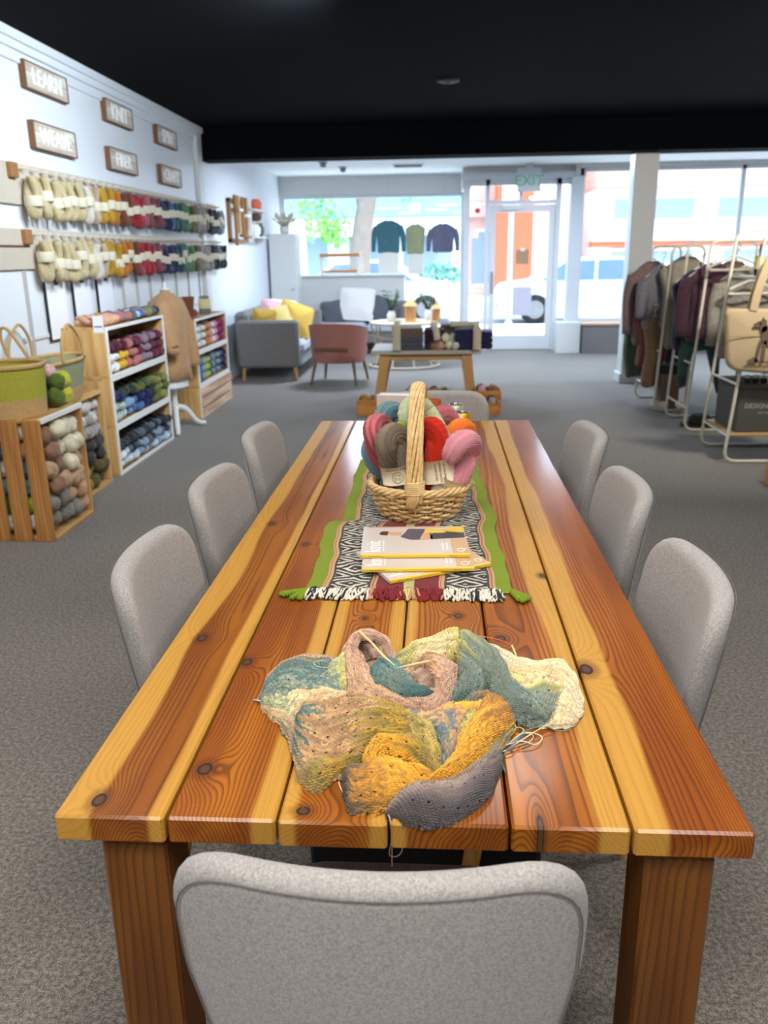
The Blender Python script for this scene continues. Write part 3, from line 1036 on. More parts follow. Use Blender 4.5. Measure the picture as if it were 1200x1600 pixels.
ROWS = [(1.650, -0.276, 0.168), (1.72, -0.274, 0.166), (1.90, -0.283, 0.158), (2.10, -0.290, 0.157), (2.135, -0.288, 0.158), (2.15, -0.256, 0.160), (2.20, -0.253, 0.166), (2.40, -0.258, 0.150),
        (2.60, -0.262, 0.146), (2.84, -0.266, 0.144)]
RW = np.array(ROWS)
yy = np.unique(np.r_[np.linspace(1.650, 2.84, 120), 2.135, 2.142, 2.15])
uu = np.linspace(0, 1, 60)
xl, xr = np.interp(yy, RW[:, 0], RW[:, 1]), np.interp(yy, RW[:, 0], RW[:, 2])
wob = 0.003 * np.sin(yy * 21) + 0.002 * np.sin(yy * 47 + 1)
G = np.zeros((len(yy), len(uu), 3))
G[..., 0] = (xl + wob)[:, None] + (xr - xl)[:, None] * uu[None, :] + 0.049
G[..., 1] = yy[:, None] - 2.2
G[..., 2] = 0.0022 + 0.0012 * (np.sin(yy[:, None] * 38 + uu * 5) * np.sin(uu * 9 + yy[:, None] * 7) + 1)
UV = np.stack(np.broadcast_arrays(uu[None, :], (yy - 1.65)[:, None]), -1)
rn = thing('table_runner', 'woven table runner with green borders, black and white ikat and maroon stripes', 'runner', (-0.049, 2.2, ZT))
mbr = MB().grid(G, UV, flip=True)
G2 = G.copy()
G2[..., 2] = 0.0005
mbr.grid(G2, UV)
obj('cloth', mbr, M_RUN, rn, smooth=180)


def strand_bunch(cols, x0, x1, cnt, ln, r, seed):
    """loose tufts lying over the table in front of the runner's hem"""
    rg_ = np.random.default_rng(seed)
    out = {}
    for i in range(cnt):
        x = x0 + (x1 - x0) * rg_.random()
        l = ln * (0.6 + 0.6 * rg_.random())
        z = 0.003 + 0.006 * rg_.random()
        dx, k = rg_.normal(0, 0.006), rg_.normal(0, 0.004)
        y = -0.545 + rg_.normal(0, 0.003)
        P = spline([(x, y, z), (x + dx * .5 + k, y - l * .4, z + 0.004), (x + dx, y - l * .75, z), (x + dx * 1.4 - k, y - l, 0.003)], 7)
        out.setdefault(rg_.integers(len(cols)), MB()).tube(P, r * (0.7 + 0.5 * rg_.random()), 5)
    return out


M_FW, M_FK = plain('fringe_white', (222, 216, 202), 0.95, 0.1, 60), plain('fringe_black', (48, 48, 48), 0.95, 0.2, 60)
M_FM, M_FG = plain('fringe_maroon', (126, 36, 44), 0.95, 0.15, 60), plain('fringe_green', (116, 142, 30), 0.95, 0.2, 60)
M_FP, M_FT = plain('fringe_pale', (206, 198, 120), 0.95, 0.12, 60), plain('fringe_tan', (188, 140, 108), 0.95, 0.12, 60)
X0, X1 = -0.276 + 0.049, 0.168 + 0.049
fx = lambda q: X0 + (X1 - X0) * q
k_ = 0
for q0, q1, cols, cnt in ((0.02, 0.31, (M_FW, M_FW, M_FK), 170), (0.31, 0.335, (M_FT,), 14), (0.335, 0.47, (M_FM,), 80), (0.47, 0.53, (M_FP, M_FT), 26), (0.53, 0.65, (M_FM,), 70),
                          (0.65, 0.68, (M_FT, M_FK), 16), (0.68, 0.93, (M_FW, M_FW, M_FK), 150)):
    k_ += 1
    for j, mb_ in strand_bunch(cols, fx(q0), fx(q1), cnt, 0.042, 0.0024, k_).items():
        tag(obj('fringe', mb_, cols[j], rn, smooth=180), kind='stuff')
for sx, ends in ((0.01, [(-0.052, -0.035), (-0.058, -0.030), (-0.030, -0.052), (-0.012, -0.054)]), (0.985, [(0.030, -0.046), (0.020, -0.056), (0.012, -0.048), (0.034, -0.038)])):
    for (ex_, ey) in ends:
        a, b = np.array((fx(sx), -0.55, 0.006)), np.array((fx(sx) + ex_, -0.545 + ey, 0.006))
        mb_ = MB()
        tt = np.linspace(0, 1, 30)
        for q in range(2):
            ang = tt * 26 + q * PI
            d = (b - a) / np.linalg.norm(b - a)
            s_ = np.array((-d[1], d[0], 0))
            P = a + (b - a) * tt[:, None] + 0.0032 * (np.cos(ang)[:, None] * s_ + np.sin(ang)[:, None] * np.array((0, 0, 1.0)))
            mb_.tube(P, 0.0036, 6)
        obj('tassel', mb_, M_FG, rn, smooth=180)

# ================================================================== MAGAZINES
M_COVER = plain('cover_paper', (206, 196, 190), 0.4, 0.02, 8, coat=0.15)
M_PAGES = plain('page_edges', (236, 232, 222), 0.8, 0.05, 200)
M_SPINE = plain('spine_yellow', (236, 196, 60), 0.4, 0.03, 8)
M_INKW = plain('ink_white', (246, 244, 242), 0.5, 0.01, 8)
M_INKD = plain('ink_dark', (92, 78, 40), 0.5, 0.05, 8)
M_PTAN = plain('cover_tan', (200, 164, 122), 0.45, 0.05, 14)
M_HAIR = plain('cover_hair', (78, 56, 48), 0.45, 0.1, 40)
M_SKIN = plain('cover_skin', (214, 164, 134), 0.45, 0.05, 30)
M_TOP = plain('cover_shirt', (92, 88, 104), 0.45, 0.3, 60)
M_LAP = plain('cover_dark', (78, 74, 76), 0.45, 0.3, 60)
M_YEL = plain('cover_yellow', (226, 196, 84), 0.45, 0.15, 50)
ML, MW, MT = 0.252, 0.205, 0.008


def magazine(label, corner, direction, z, person=True):
    t = thing('magazine', label, 'magazine', (corner[0], corner[1], z), math.atan2(direction[1], direction[0]), 'knitting magazines on the runner')
    obj('pages', MB().box(0.001, ML - 0.001, 0.002, MW - 0.001, 0.0012, MT - 0.0012), M_PAGES, t)
    obj('cover', MB().box(0, ML, 0, MW, MT - 0.0012, MT, 0.0003).box(0, ML, 0, MW, 0, 0.0012, 0.0003), M_COVER, t)
    obj('spine', MB().box(-0.0002, ML + 0.0002, -0.0012, 0.006, 0, MT + 0.0002, 0.001), M_SPINE, t)
    zt = MT + 0.0001
    up = lambda s, sz, x, y, m_: obj('lettering', text_mb(s, sz, 0.0002, 'LEFT').xf(frame((x, y, zt), (0, 1, 0), (-1, 0, 0))), m_, t, smooth=0)
    up('knit', 0.052, 0.030, 0.018, M_INKW)
    up('the art of hand made stitches', 0.0065, 0.052, 0.024, M_INKW)
    obj('panel', MB().box(0.213, ML - 0.0005, 0.008, MW * 0.52, MT, MT + 0.00025), M_PTAN, t)
    up('new season', 0.010, 0.192, 0.030, M_INKW)
    up('twelve patterns', 0.008, 0.202, 0.030, M_INKW)
    ring = [(0.233 + 0.008 * math.cos(q), 0.027 + 0.010 * math.sin(q), zt + 0.0004) for q in np.linspace(0.4, 2 * PI + 0.1, 26)] + [(0.246, 0.040, zt + 0.0004)]
    obj('logo', MB().tube(ring, 0.0010, 5), M_INKW, t)
    obj('lettering', text_mb('knit one make two', 0.0045, 0.0002, 'LEFT').xf(frame((0.018, -0.0014, 0.0042), (1, 0, 0), (0, 0, 1))), M_INKD, t, smooth=0)
    obj('lettering', text_mb('issue four', 0.0045, 0.0002, 'LEFT').xf(frame((0.205, -0.0014, 0.0042), (1, 0, 0), (0, 0, 1))), M_INKD, t, smooth=0)
    # the cover photograph: a woman lying across it, knitting
    def sh(name, poly, m_, dz):
        P = resample(roundpoly(poly, 0.006, 4), 40)
        obj(name, MB().prism(P, 0.00025, frame((0, 0, MT + dz), (1, 0, 0), (0, 1, 0))), m_, t, smooth=0)
    if person:
        y0 = 0.105
        sh('cover_photo', [(0.040, y0 + 0.038), (0.062, y0 + 0.030), (0.066, y0 + 0.062), (0.046, y0 + 0.064)], M_HAIR, 0)
        sh('cover_photo', [(0.060, y0 + 0.034), (0.094, y0 + 0.032), (0.098, y0 + 0.056), (0.064, y0 + 0.060)], M_SKIN, 0.0001)
        sh('cover_photo', [(0.092, y0 + 0.020), (0.118, y0 - 0.004), (0.172, y0 + 0.002), (0.168, y0 + 0.078), (0.112, y0 + 0.082), (0.104, y0 + 0.050)], M_TOP, 0.0002)
        sh('cover_photo', [(0.160, y0 + 0.000), (0.250, y0 + 0.010), (0.250, y0 + 0.070), (0.176, y0 + 0.060)], M_LAP, 0.0002)
        sh('cover_photo', [(0.138, y0 - 0.004), (0.166, y0 - 0.002), (0.164, y0 + 0.050), (0.150, y0 + 0.050)], M_SKIN, 0.0003)
        sh('cover_photo', [(0.150, y0 + 0.046), (0.206, y0 + 0.048), (0.206, y0 + 0.070), (0.156, y0 + 0.082)], M_YEL, 0.0004)
        sh('cover_photo', [(0.200, y0 + 0.060), (0.250, y0 + 0.046), (0.251, y0 + 0.092), (0.216, y0 + 0.094)], M_YEL, 0.0004)
        sh('cover_photo', [(0.006, y0 + 0.090), (0.210, y0 + 0.090), (0.210, y0 + 0.097), (0.006, y0 + 0.097)], M_PTAN, 0.0)
    return t


zr = ZT + 0.0046
magazine('knitting magazine lowest of three, turned askew on the maroon fringe', (-0.098, 1.690), (0.235, 0.118), zr)
magazine('knitting magazine with yellow spine, middle of the pile of three', (-0.164, 1.735), (0.252, 0.014), zr + MT + 0.0012)
magazine('knitting magazine on top of the pile, woman in dark top on cover', (-0.172, 1.800), (0.252, 0.012), zr + 2 * MT + 0.0024)

# ================================================================== WICKER BASKET AND ITS SKEINS
n = NB('wicker')
v_ = n.coord('Object')
f = n.noise(v_, 90, 3, 0.6)
f2 = n.noise(v_, 14, 2)
n.bump(n.noise(v_, 500, 2), 0.3, 0.0006)
M_WICK = n.fin(n.mix(n.step(n.m('ADD', n.m('MULTIPLY', f, 0.6), n.m('MULTIPLY', f2, 0.4)), 0.3, 0.7), lin(206, 162, 96), lin(242, 216, 162)), 0.45, spec=0.4, coat=0.1)
BX, BY, BZ = -0.046, 2.212, ZT + 0.005
bs = thing('wicker_basket', 'small honey coloured wicker basket with tall arched handle full of yarn', 'basket', (BX, BY, BZ), math.radians(-4))
A0, B0, A1, B1, HB = 0.098, 0.090, 0.132, 0.116, 0.082
NS = 24


def bring(z, off=0.0):
    q = z / HB
    return A0 + (A1 - A0) * q ** 0.8 + off, B0 + (B1 - B0) * q ** 0.8 + off


sv_ = [0.0034 + 0.0008 * math.sin(i * 2.3) for i in range(40)]
for i in range(NS):
    th = 2 * PI * i / NS
    obj('stake', MB().tube([(bring(z)[0] * math.cos(th), bring(z)[1] * math.sin(th), z) for z in np.linspace(0.0, HB, 7)], 0.0030, 6), M_WICK, bs, smooth=180)
ROWZ = np.linspace(0.010, HB - 0.009, 9)
thr = np.linspace(0, 2 * PI, NS * 6, endpoint=False)
for k, z in enumerate(ROWZ):
    a_, b_ = bring(z)
    o_ = 0.0058 * np.cos(NS / 2 * thr + PI * (k % 2))
    zz_ = z + 0.0012 * np.sin(3 * thr + k * 1.7)
    obj('weaver', MB().tube(np.stack([(a_ + o_) * np.cos(thr), (b_ + o_) * np.sin(thr), zz_], -1), 0.0040 + 0.0005 * math.sin(k * 1.9), 6, closed=True), M_WICK, bs, smooth=180)


def braid(name, z, a_, b_, r, amp, turns, cnt):
    for q in range(cnt):
        th = np.linspace(0, 2 * PI, 220, endpoint=False)
        ph = turns * th + 2 * PI * q / cnt
        obj(name, MB().tube(np.stack([(a_ + amp * np.cos(ph)) * np.cos(th), (b_ + amp * np.cos(ph)) * np.sin(th), z + amp * np.sin(ph)], -1), r, 6, closed=True), M_WICK, bs, smooth=180)


braid('rim', HB + 0.004, A1 + 0.001, B1 + 0.001, 0.0048, 0.0068, 9, 4)
braid('foot_rim', 0.005, A0, B0, 0.0040, 0.0045, 11, 2)
obj('bottom', MB().lathe([(0.001, 0.004), (0.90, 0.004), (0.97, 0.008)], 40, sx=A0, sy=B0, cap1=False), M_WICK, bs)
# handle: an arch of twisted canes in the front-to-back plane
hp = spline([(0, -B1, HB - 0.02), (0, -B1 - 0.004, HB + 0.05), (0, -B1 + 0.022, HB + 0.16), (0, -0.045, HB + 0.245), (0, 0.0, HB + 0.268), (0, 0.045, HB + 0.245), (0, B1 - 0.022, HB + 0.16),
             (0, B1 + 0.004, HB + 0.05), (0, B1, HB - 0.02)], 120)
tn = np.gradient(hp, axis=0)
tn /= np.linalg.norm(tn, axis=1)[:, None]
nrm = np.cross(tn, np.array((1.0, 0, 0)))
ss = np.linspace(0, 1, 120)
for q in range(10):
    ph = 2 * PI * q / 10 + ss * 7.5
    wid = 0.0155 + 0.003 * np.abs(2 * ss - 1)
    P = hp + (wid * np.cos(ph))[:, None] * np.array((1.0, 0, 0)) + (0.0085 * np.sin(ph))[:, None] * nrm
    obj('handle_cane', MB().tube(P, 0.0050, 6), M_WICK, bs, smooth=180)
for sy in (-1, 1):
    for q in range(7):
        z = HB + 0.006 + q * 0.0052
        th = np.linspace(0, 2 * PI, 28, endpoint=False)
        obj('binding', MB().tube(np.stack([0.0245 * np.cos(th), sy * (B1 + 0.002) + 0.0165 * np.sin(th), np.full(28, z) + 0.002 * np.cos(th)], -1), 0.0028, 5, closed=True), M_WICK, bs, smooth=180)
    for q in (-2, -1, 0, 1, 2):
        obj('handle_tail', MB().tube(spline([(q * 0.005, sy * (B1 + 0.012), HB + 0.012), (q * 0.006 - 0.004, sy * (B1 + 0.014), HB - 0.012), (q * 0.004 - 0.012, sy * (B1 + 0.006), HB - 0.034)], 8), 0.0038, 5), M_WICK, bs, smooth=180)


def skein_mb(L, rs, a, turns, flare=1.0, seg=90, n=40, lead=0.0, strands=0):
    """a hank folded in two and twisted on itself: two fat legs winding round each other, joined by a loop at the top"""
    half = seg // 2
    z = np.linspace(0, L, half)
    th = turns * PI * (z / L)
    al = a * (1 + (flare - 1) * (z / L))
    leg = np.stack([al * np.cos(th), al * np.sin(th), z], -1)
    e = leg[-1]
    ax_ = np.array((math.cos(th[-1]), math.sin(th[-1]), 0))
    k = np.linspace(0, PI, 22)[1:-1]
    top = np.array((0, 0, L)) + al[-1] * (np.cos(k)[:, None] * ax_ + np.sin(k)[:, None] * np.array((0, 0, 1.15)))
    leg2 = leg * np.array((-1, -1, 1))
    P = np.vstack([leg, top, leg2[::-1]])
    zz2 = P[:, 2] / (L + al[-1])
    R_ = rs * (0.80 + 0.28 * np.clip(zz2, 0, 1) ** 1.5)
    mb_ = MB().tube(P, R_, n, uvs=True)
    ang = np.tile(np.linspace(0, 1, n, endpoint=False), len(P))
    s_ = np.repeat(np.linspace(0, 1, len(P)), n)
    w = ang + lead * s_
    mb_.uv[0] = np.stack([w, s_], -1)
    if strands:
        c = np.repeat(P, n, axis=0)
        rg_ = np.random.default_rng(int(L * 1e5 + a * 1e6))
        wob_ = rg_.normal(0, 0.02, strands)
        cell = np.floor(w * strands).astype(int) % strands
        amp = 1 - 0.22 * np.abs(np.sin(PI * (w * strands - 0.5))) ** 1.5 + wob_[cell]
        mb_.v[0] = c + (mb_.v[0] - c) * amp[:, None]
    return mb_


M_BAND = plain('paper_band', (222, 208, 182), 0.8, 0.04, 40)
M_INK = plain('ink_grey', (96, 86, 76), 0.7, 0.05, 40)


def bent_text(s, size, R_, zc, phi, vertical=False):
    """text wrapped round a paper band of radius R_, centred at angle phi and height zc"""
    mb_ = text_mb(s, size, 0.0003)
    V = mb_.v[0]
    x, y, z = V[:, 0].copy(), V[:, 1].copy(), V[:, 2].copy()
    if vertical:
        x, y = y, -x
    a = phi + x / R_
    mb_.v[0] = np.stack([(R_ + 0.0004 + z) * np.cos(a), (R_ + 0.0004 + z) * np.sin(a), zc + y], -1)
    return mb_


def hero_skein(label, mat, base, top, rs=0.026, a=0.021, turns=1.3, spin=0.0, band=None, flare=1.05):
    base, top = np.array(base, float), np.array(top, float)
    d = top - base
    ln = np.linalg.norm(d)
    d /= ln
    L = ln - a * flare * 1.15 - rs
    M = frame(base, np.cross(np.array((0, 1.0, 0.02)), d), np.cross(d, np.cross(np.array((0, 1.0, 0.02)), d)))
    t = thing('yarn_skein', label, 'yarn skein', (0, 0, 0), 0, 'skeins in the wicker basket')
    # the two legs lie side by side at the loop, so the crease between them shows
    t.matrix_world = Matrix(M.tolist()) @ Matrix.Rotation(spin - turns * PI, 4, 'Z')
    obj('yarn', skein_mb(L, rs, a, turns, flare, 110, 170, 1.1, 34), mat, t, smooth=180)
    if band:
        q, h, R_ = band
        z0, z1 = q * ln - h / 2, q * ln + h / 2
        b = obj('paper_band', MB().lathe([(R_ + 0.001, z0), (R_, z0), (R_ - 0.0003, (z0 + z1) / 2), (R_, z1), (R_ + 0.001, z1)], 40, cap0=False, cap1=False), M_BAND, t, smooth=180)
        return t, b, q * ln, -PI / 2 - (spin - turns * PI)
    return t, None, 0, 0


Y_GREY = yarn('yarn_taupe', [(96, 83, 70), (156, 140, 122)], 34)
Y_RED = yarn('yarn_red', [(150, 16, 10), (222, 56, 34)], 34)
Y_PINK = yarn('yarn_pink', [(196, 118, 134), (238, 176, 186)], 34)
Y_MINT = yarn('yarn_mint_lemon', [(150, 186, 132), (214, 214, 150), (188, 206, 178), (226, 214, 148)], 34)
Y_BLUE = yarn('yarn_blue_teal', [(64, 98, 124), (120, 158, 150), (84, 120, 150), (176, 190, 150)], 34)
Y_ROSE = yarn('yarn_rose_plum', [(148, 62, 78), (214, 128, 130), (168, 84, 98), (120, 60, 80)], 34)
Y_LIME = yarn('yarn_lime', [(132, 164, 40), (176, 196, 84)], 34)
Y_MAUV = yarn('yarn_mauve', [(160, 78, 94), (206, 128, 132)], 34)
Y_ORAN = yarn('yarn_orange', [(214, 76, 26), (240, 138, 52), (224, 98, 34)], 34)
Y_PALE = yarn('yarn_pale_lime', [(206, 214, 160), (226, 226, 186)], 34)
Y_SKY = yarn('yarn_sky', [(96, 132, 160), (150, 182, 196)], 34)


def up(px, py, y):
    d = ray(px, py)
    return np.array([0, 0, CAM_H]) + d * (y / d[1])


t, b, zc, ph0 = hero_skein('taupe grey skein with a sheep label at the front of the basket', Y_GREY, up(636, 792, 2.165), up(610, 662, 2.155), rs=0.0285, a=0.023, turns=0.8, spin=0.5,
                           band=(0.44, 0.048, 0.050))
ph0 -= 0.1
obj('lettering', bent_text('ORGANIC SHEEP', 0.0085, 0.050, zc + 0.018, ph0), M_INK, b, smooth=0)
th = np.linspace(0, 2 * PI, 40, endpoint=False)
rgp = lambda x, y: ((0.0506) * math.cos(ph0 + x / 0.050), 0.0506 * math.sin(ph0 + x / 0.050), zc - 0.003 + y)
obj('emblem', MB().tube([rgp(0.0145 * math.cos(q), 0.0145 * math.sin(q)) for q in th], 0.0006, 5, closed=True), M_INK, b)
shp = [(-0.009, 0.004), (-0.007, 0.0065), (0.006, 0.006), (0.008, 0.002), (0.007, -0.0075), (0.0045, -0.0075), (0.004, -0.002), (-0.003, -0.002), (-0.004, -0.0075), (-0.0065, -0.0075), (-0.006, 0.001), (-0.009, 0.002)]
obj('emblem', MB().tube([rgp(x, y) for x, y in shp], 0.0006, 5, closed=True), M_INK, b)
t, b, zc, ph1 = hero_skein('bright red skein just right of the basket handle', Y_RED, up(692, 792, 2.170), up(671, 652, 2.170), rs=0.029, a=0.021, turns=0.9, spin=-0.9, band=(0.44, 0.062, 0.0485))
for i, s_ in enumerate(('EXTRA FINE', 'MERINO WOOL', 'HAND DYED')):
    obj('lettering', bent_text(s_, 0.0080, 0.0485, zc, ph1 + 0.42 - i * 0.24, vertical=True), M_INK, b, smooth=0)
t, b, zc, ph2 = hero_skein('soft pink skein leaning out over the basket rim', Y_PINK, up(672, 800, 2.20), up(736, 674, 2.150), rs=0.030, a=0.026, turns=1.1, spin=0.75, band=(0.42, 0.05, 0.054), flare=1.2)
obj('lettering', bent_text('SOFT', 0.012, 0.054, zc, ph2 - 0.2), M_INK, b, smooth=0)
t, b, zc, ph3 = hero_skein('pale mint and lemon skein lying high behind the red one', Y_MINT, up(724, 772, 2.255), up(636, 622, 2.245), rs=0.030, a=0.025, turns=1.0, spin=0.7, band=(0.50, 0.055, 0.053))
for i in range(2):
    obj('lettering', bent_text(('EXTRA FINE', 'MERINO WOOL')[i], 0.0080, 0.053, zc, ph3 + 0.55 - i * 0.22, vertical=True), M_INK, b, smooth=0)
hero_skein('blue and teal striped skein at the back left of the basket', Y_BLUE, up(640, 782, 2.285), up(604, 628, 2.295), rs=0.028, a=0.022, turns=1.5, spin=0.5)
hero_skein('rose and plum striped skein at the left rim of the basket', Y_ROSE, up(630, 792, 2.215), up(584, 648, 2.205), rs=0.028, a=0.022, turns=1.4, spin=0.9)
hero_skein('lime green skein wedged between the taupe and red ones', Y_LIME, up(645, 790, 2.225), up(632, 655, 2.215), rs=0.020, a=0.016, turns=1.2, spin=0.4)
hero_skein('mauve skein behind the pale mint one', Y_MAUV, up(690, 785, 2.30), up(693, 634, 2.31), rs=0.027, a=0.021, turns=1.5, spin=0.4)
hero_skein('orange skein at the back right of the basket', Y_ORAN, up(682, 785, 2.265), up(729, 655, 2.285), rs=0.028, a=0.022, turns=1.5, spin=0.6)
hero_skein('pale lime skein by the drink cans at the back of the basket', Y_PALE, up(690, 780, 2.325), up(707, 643, 2.345), rs=0.024, a=0.018, turns=1.2, spin=0.4)
hero_skein('sky blue skein poking out left of the rose one', Y_SKY, up(622, 785, 2.255), up(579, 682, 2.265), rs=0.025, a=0.019, turns=1.2, spin=0.5)

# ---- drink cans, white box and orange mug behind the basket
M_ALU = plain('can_aluminium', (206, 208, 210), 0.25, 0.03, 20, metal=0.85)
CANP = [(0.020, 0.0), (0.026, 0.003), (0.031, 0.012), (0.0325, 0.02), (0.0325, 0.096), (0.030, 0.106), (0.0265, 0.112)]


def can(label, x, y, body, fruit):
    t = thing('drink_can', label, 'can', (x, y, ZT))
    obj('body', MB().lathe(CANP, 32), body, t)
    obj('lid', MB().lathe([(0.0265, 0.112), (0.0272, 0.115), (0.0255, 0.1155), (0.0245, 0.112), (0.002, 0.112)], 32), M_ALU, t)
    obj('pull_tab', MB().box(-0.008, 0.008, -0.014, 0.004, 0.112, 0.1145, 0.001), M_ALU, t)
    for q in range(5):
        a = -PI / 2 + (q - 2) * 0.55
        z = (0.03, 0.052, 0.036, 0.058, 0.028)[q]
        P = [(0.0328 * math.cos(a + 0.22 * math.cos(w)), 0.0328 * math.sin(a + 0.22 * math.cos(w)), z + 0.009 * math.sin(w)) for w in np.linspace(0, 2 * PI, 18, endpoint=False)]
        obj('fruit_print', MB().tube(P, 0.0016, 5, closed=True), fruit, t)
    return t


M_CANY = plain('can_yellow', (222, 172, 10), 0.28, 0.06, 30, metal=0.35, coat=0.3)
M_CANO = plain('can_orange_print', (206, 126, 20), 0.35, 0.1, 30)
M_CANG = plain('can_pale', (206, 214, 190), 0.3, 0.05, 30, metal=0.3)
pc = onz(722, 690, ZT)
can('yellow drink can with fruit print behind the basket', pc[0], pc[1], M_CANY, M_CANO)
can('pale green drink can behind the yellow can', 0.078, 3.315, M_CANG, plain('can_green_print', (160, 186, 120), 0.35, 0.1, 30))
wb = thing('thick_book', 'thick white covered book standing on the table behind the basket', 'book', (-0.137, 3.32, ZT), math.radians(-9))
obj('cover', MB().box(-0.090, 0.090, -0.035, -0.031, 0, 0.155, 0.001).box(-0.090, 0.090, 0.031, 0.035, 0, 0.155, 0.001).box(-0.094, -0.090, -0.035, 0.035, 0, 0.155, 0.001),
    plain('book_cover', (214, 206, 200), 0.5, 0.02, 9), wb)
obj('pages', MB().box(-0.089, 0.086, -0.031, 0.031, 0.002, 0.151), plain('book_pages', (240, 238, 234), 0.7, 0.02, 200), wb)
mg = thing('orange_mug', 'small orange mug between the white book and the far chair', 'mug', (-0.012, 3.40, ZT))
obj('body', MB().lathe([(0.026, 0), (0.032, 0.006), (0.034, 0.12), (0.031, 0.12), (0.029, 0.012), (0.001, 0.010)], 28, cap1=True), plain('mug_orange', (206, 112, 70), 0.35, 0.05, 8), mg)
obj('handle', MB().tube(spline([(0.033, 0, 0.095), (0.056, 0, 0.085), (0.056, 0, 0.045), (0.033, 0, 0.03)], 14), 0.005, 7), plain('mug_orange', (206, 112, 70)), mg)

# ================================================================== THE KNITTED SHAWL
n = NB('hand_knit')
v_ = n.coord('Object')
n.bump(n.noise(v_, 1500, 2, 0.7), 0.5, 0.0006)
cA = n.attr('Col')
M_KNIT = n.fin(n.mix(n.m('MULTIPLY', n.noise(v_, 900, 2, 0.7), 0.25), cA, n.mix(0.5, cA, (0.9, 0.85, 0.75))), 0.95, spec=0.08, sheen=0.25)
TAN, BRN, PINK, TEAL, MIST, MINT, CREAM, PEACH = (210, 170, 122), (168, 128, 86), (222, 182, 156), (78, 120, 118), (152, 164, 146), (186, 194, 154), (238, 218, 170), (228, 192, 148)
GOLD, MUST, OLIV, SLAT, TAUP, GRYG, YELM, IVOR, BLUE, PKGR = (240, 182, 8), (196, 140, 26), (160, 144, 58), (84, 78, 84), (140, 122, 112), (124, 142, 130), (214, 204, 120), (240, 222, 190), (92, 124, 140), (204, 170, 150)
PK0 = np.array((-0.04, 1.17, ZT))
shawl = thing('knitted_shawl', 'unfinished multicoloured hand knitted shawl heaped on the near table end', 'knitting', PK0)


def kp(cx, cy, h):
    return onz(380 + cx * 0.46667, 960 + cy * 0.46643, ZT + h / 1000.0) - PK0


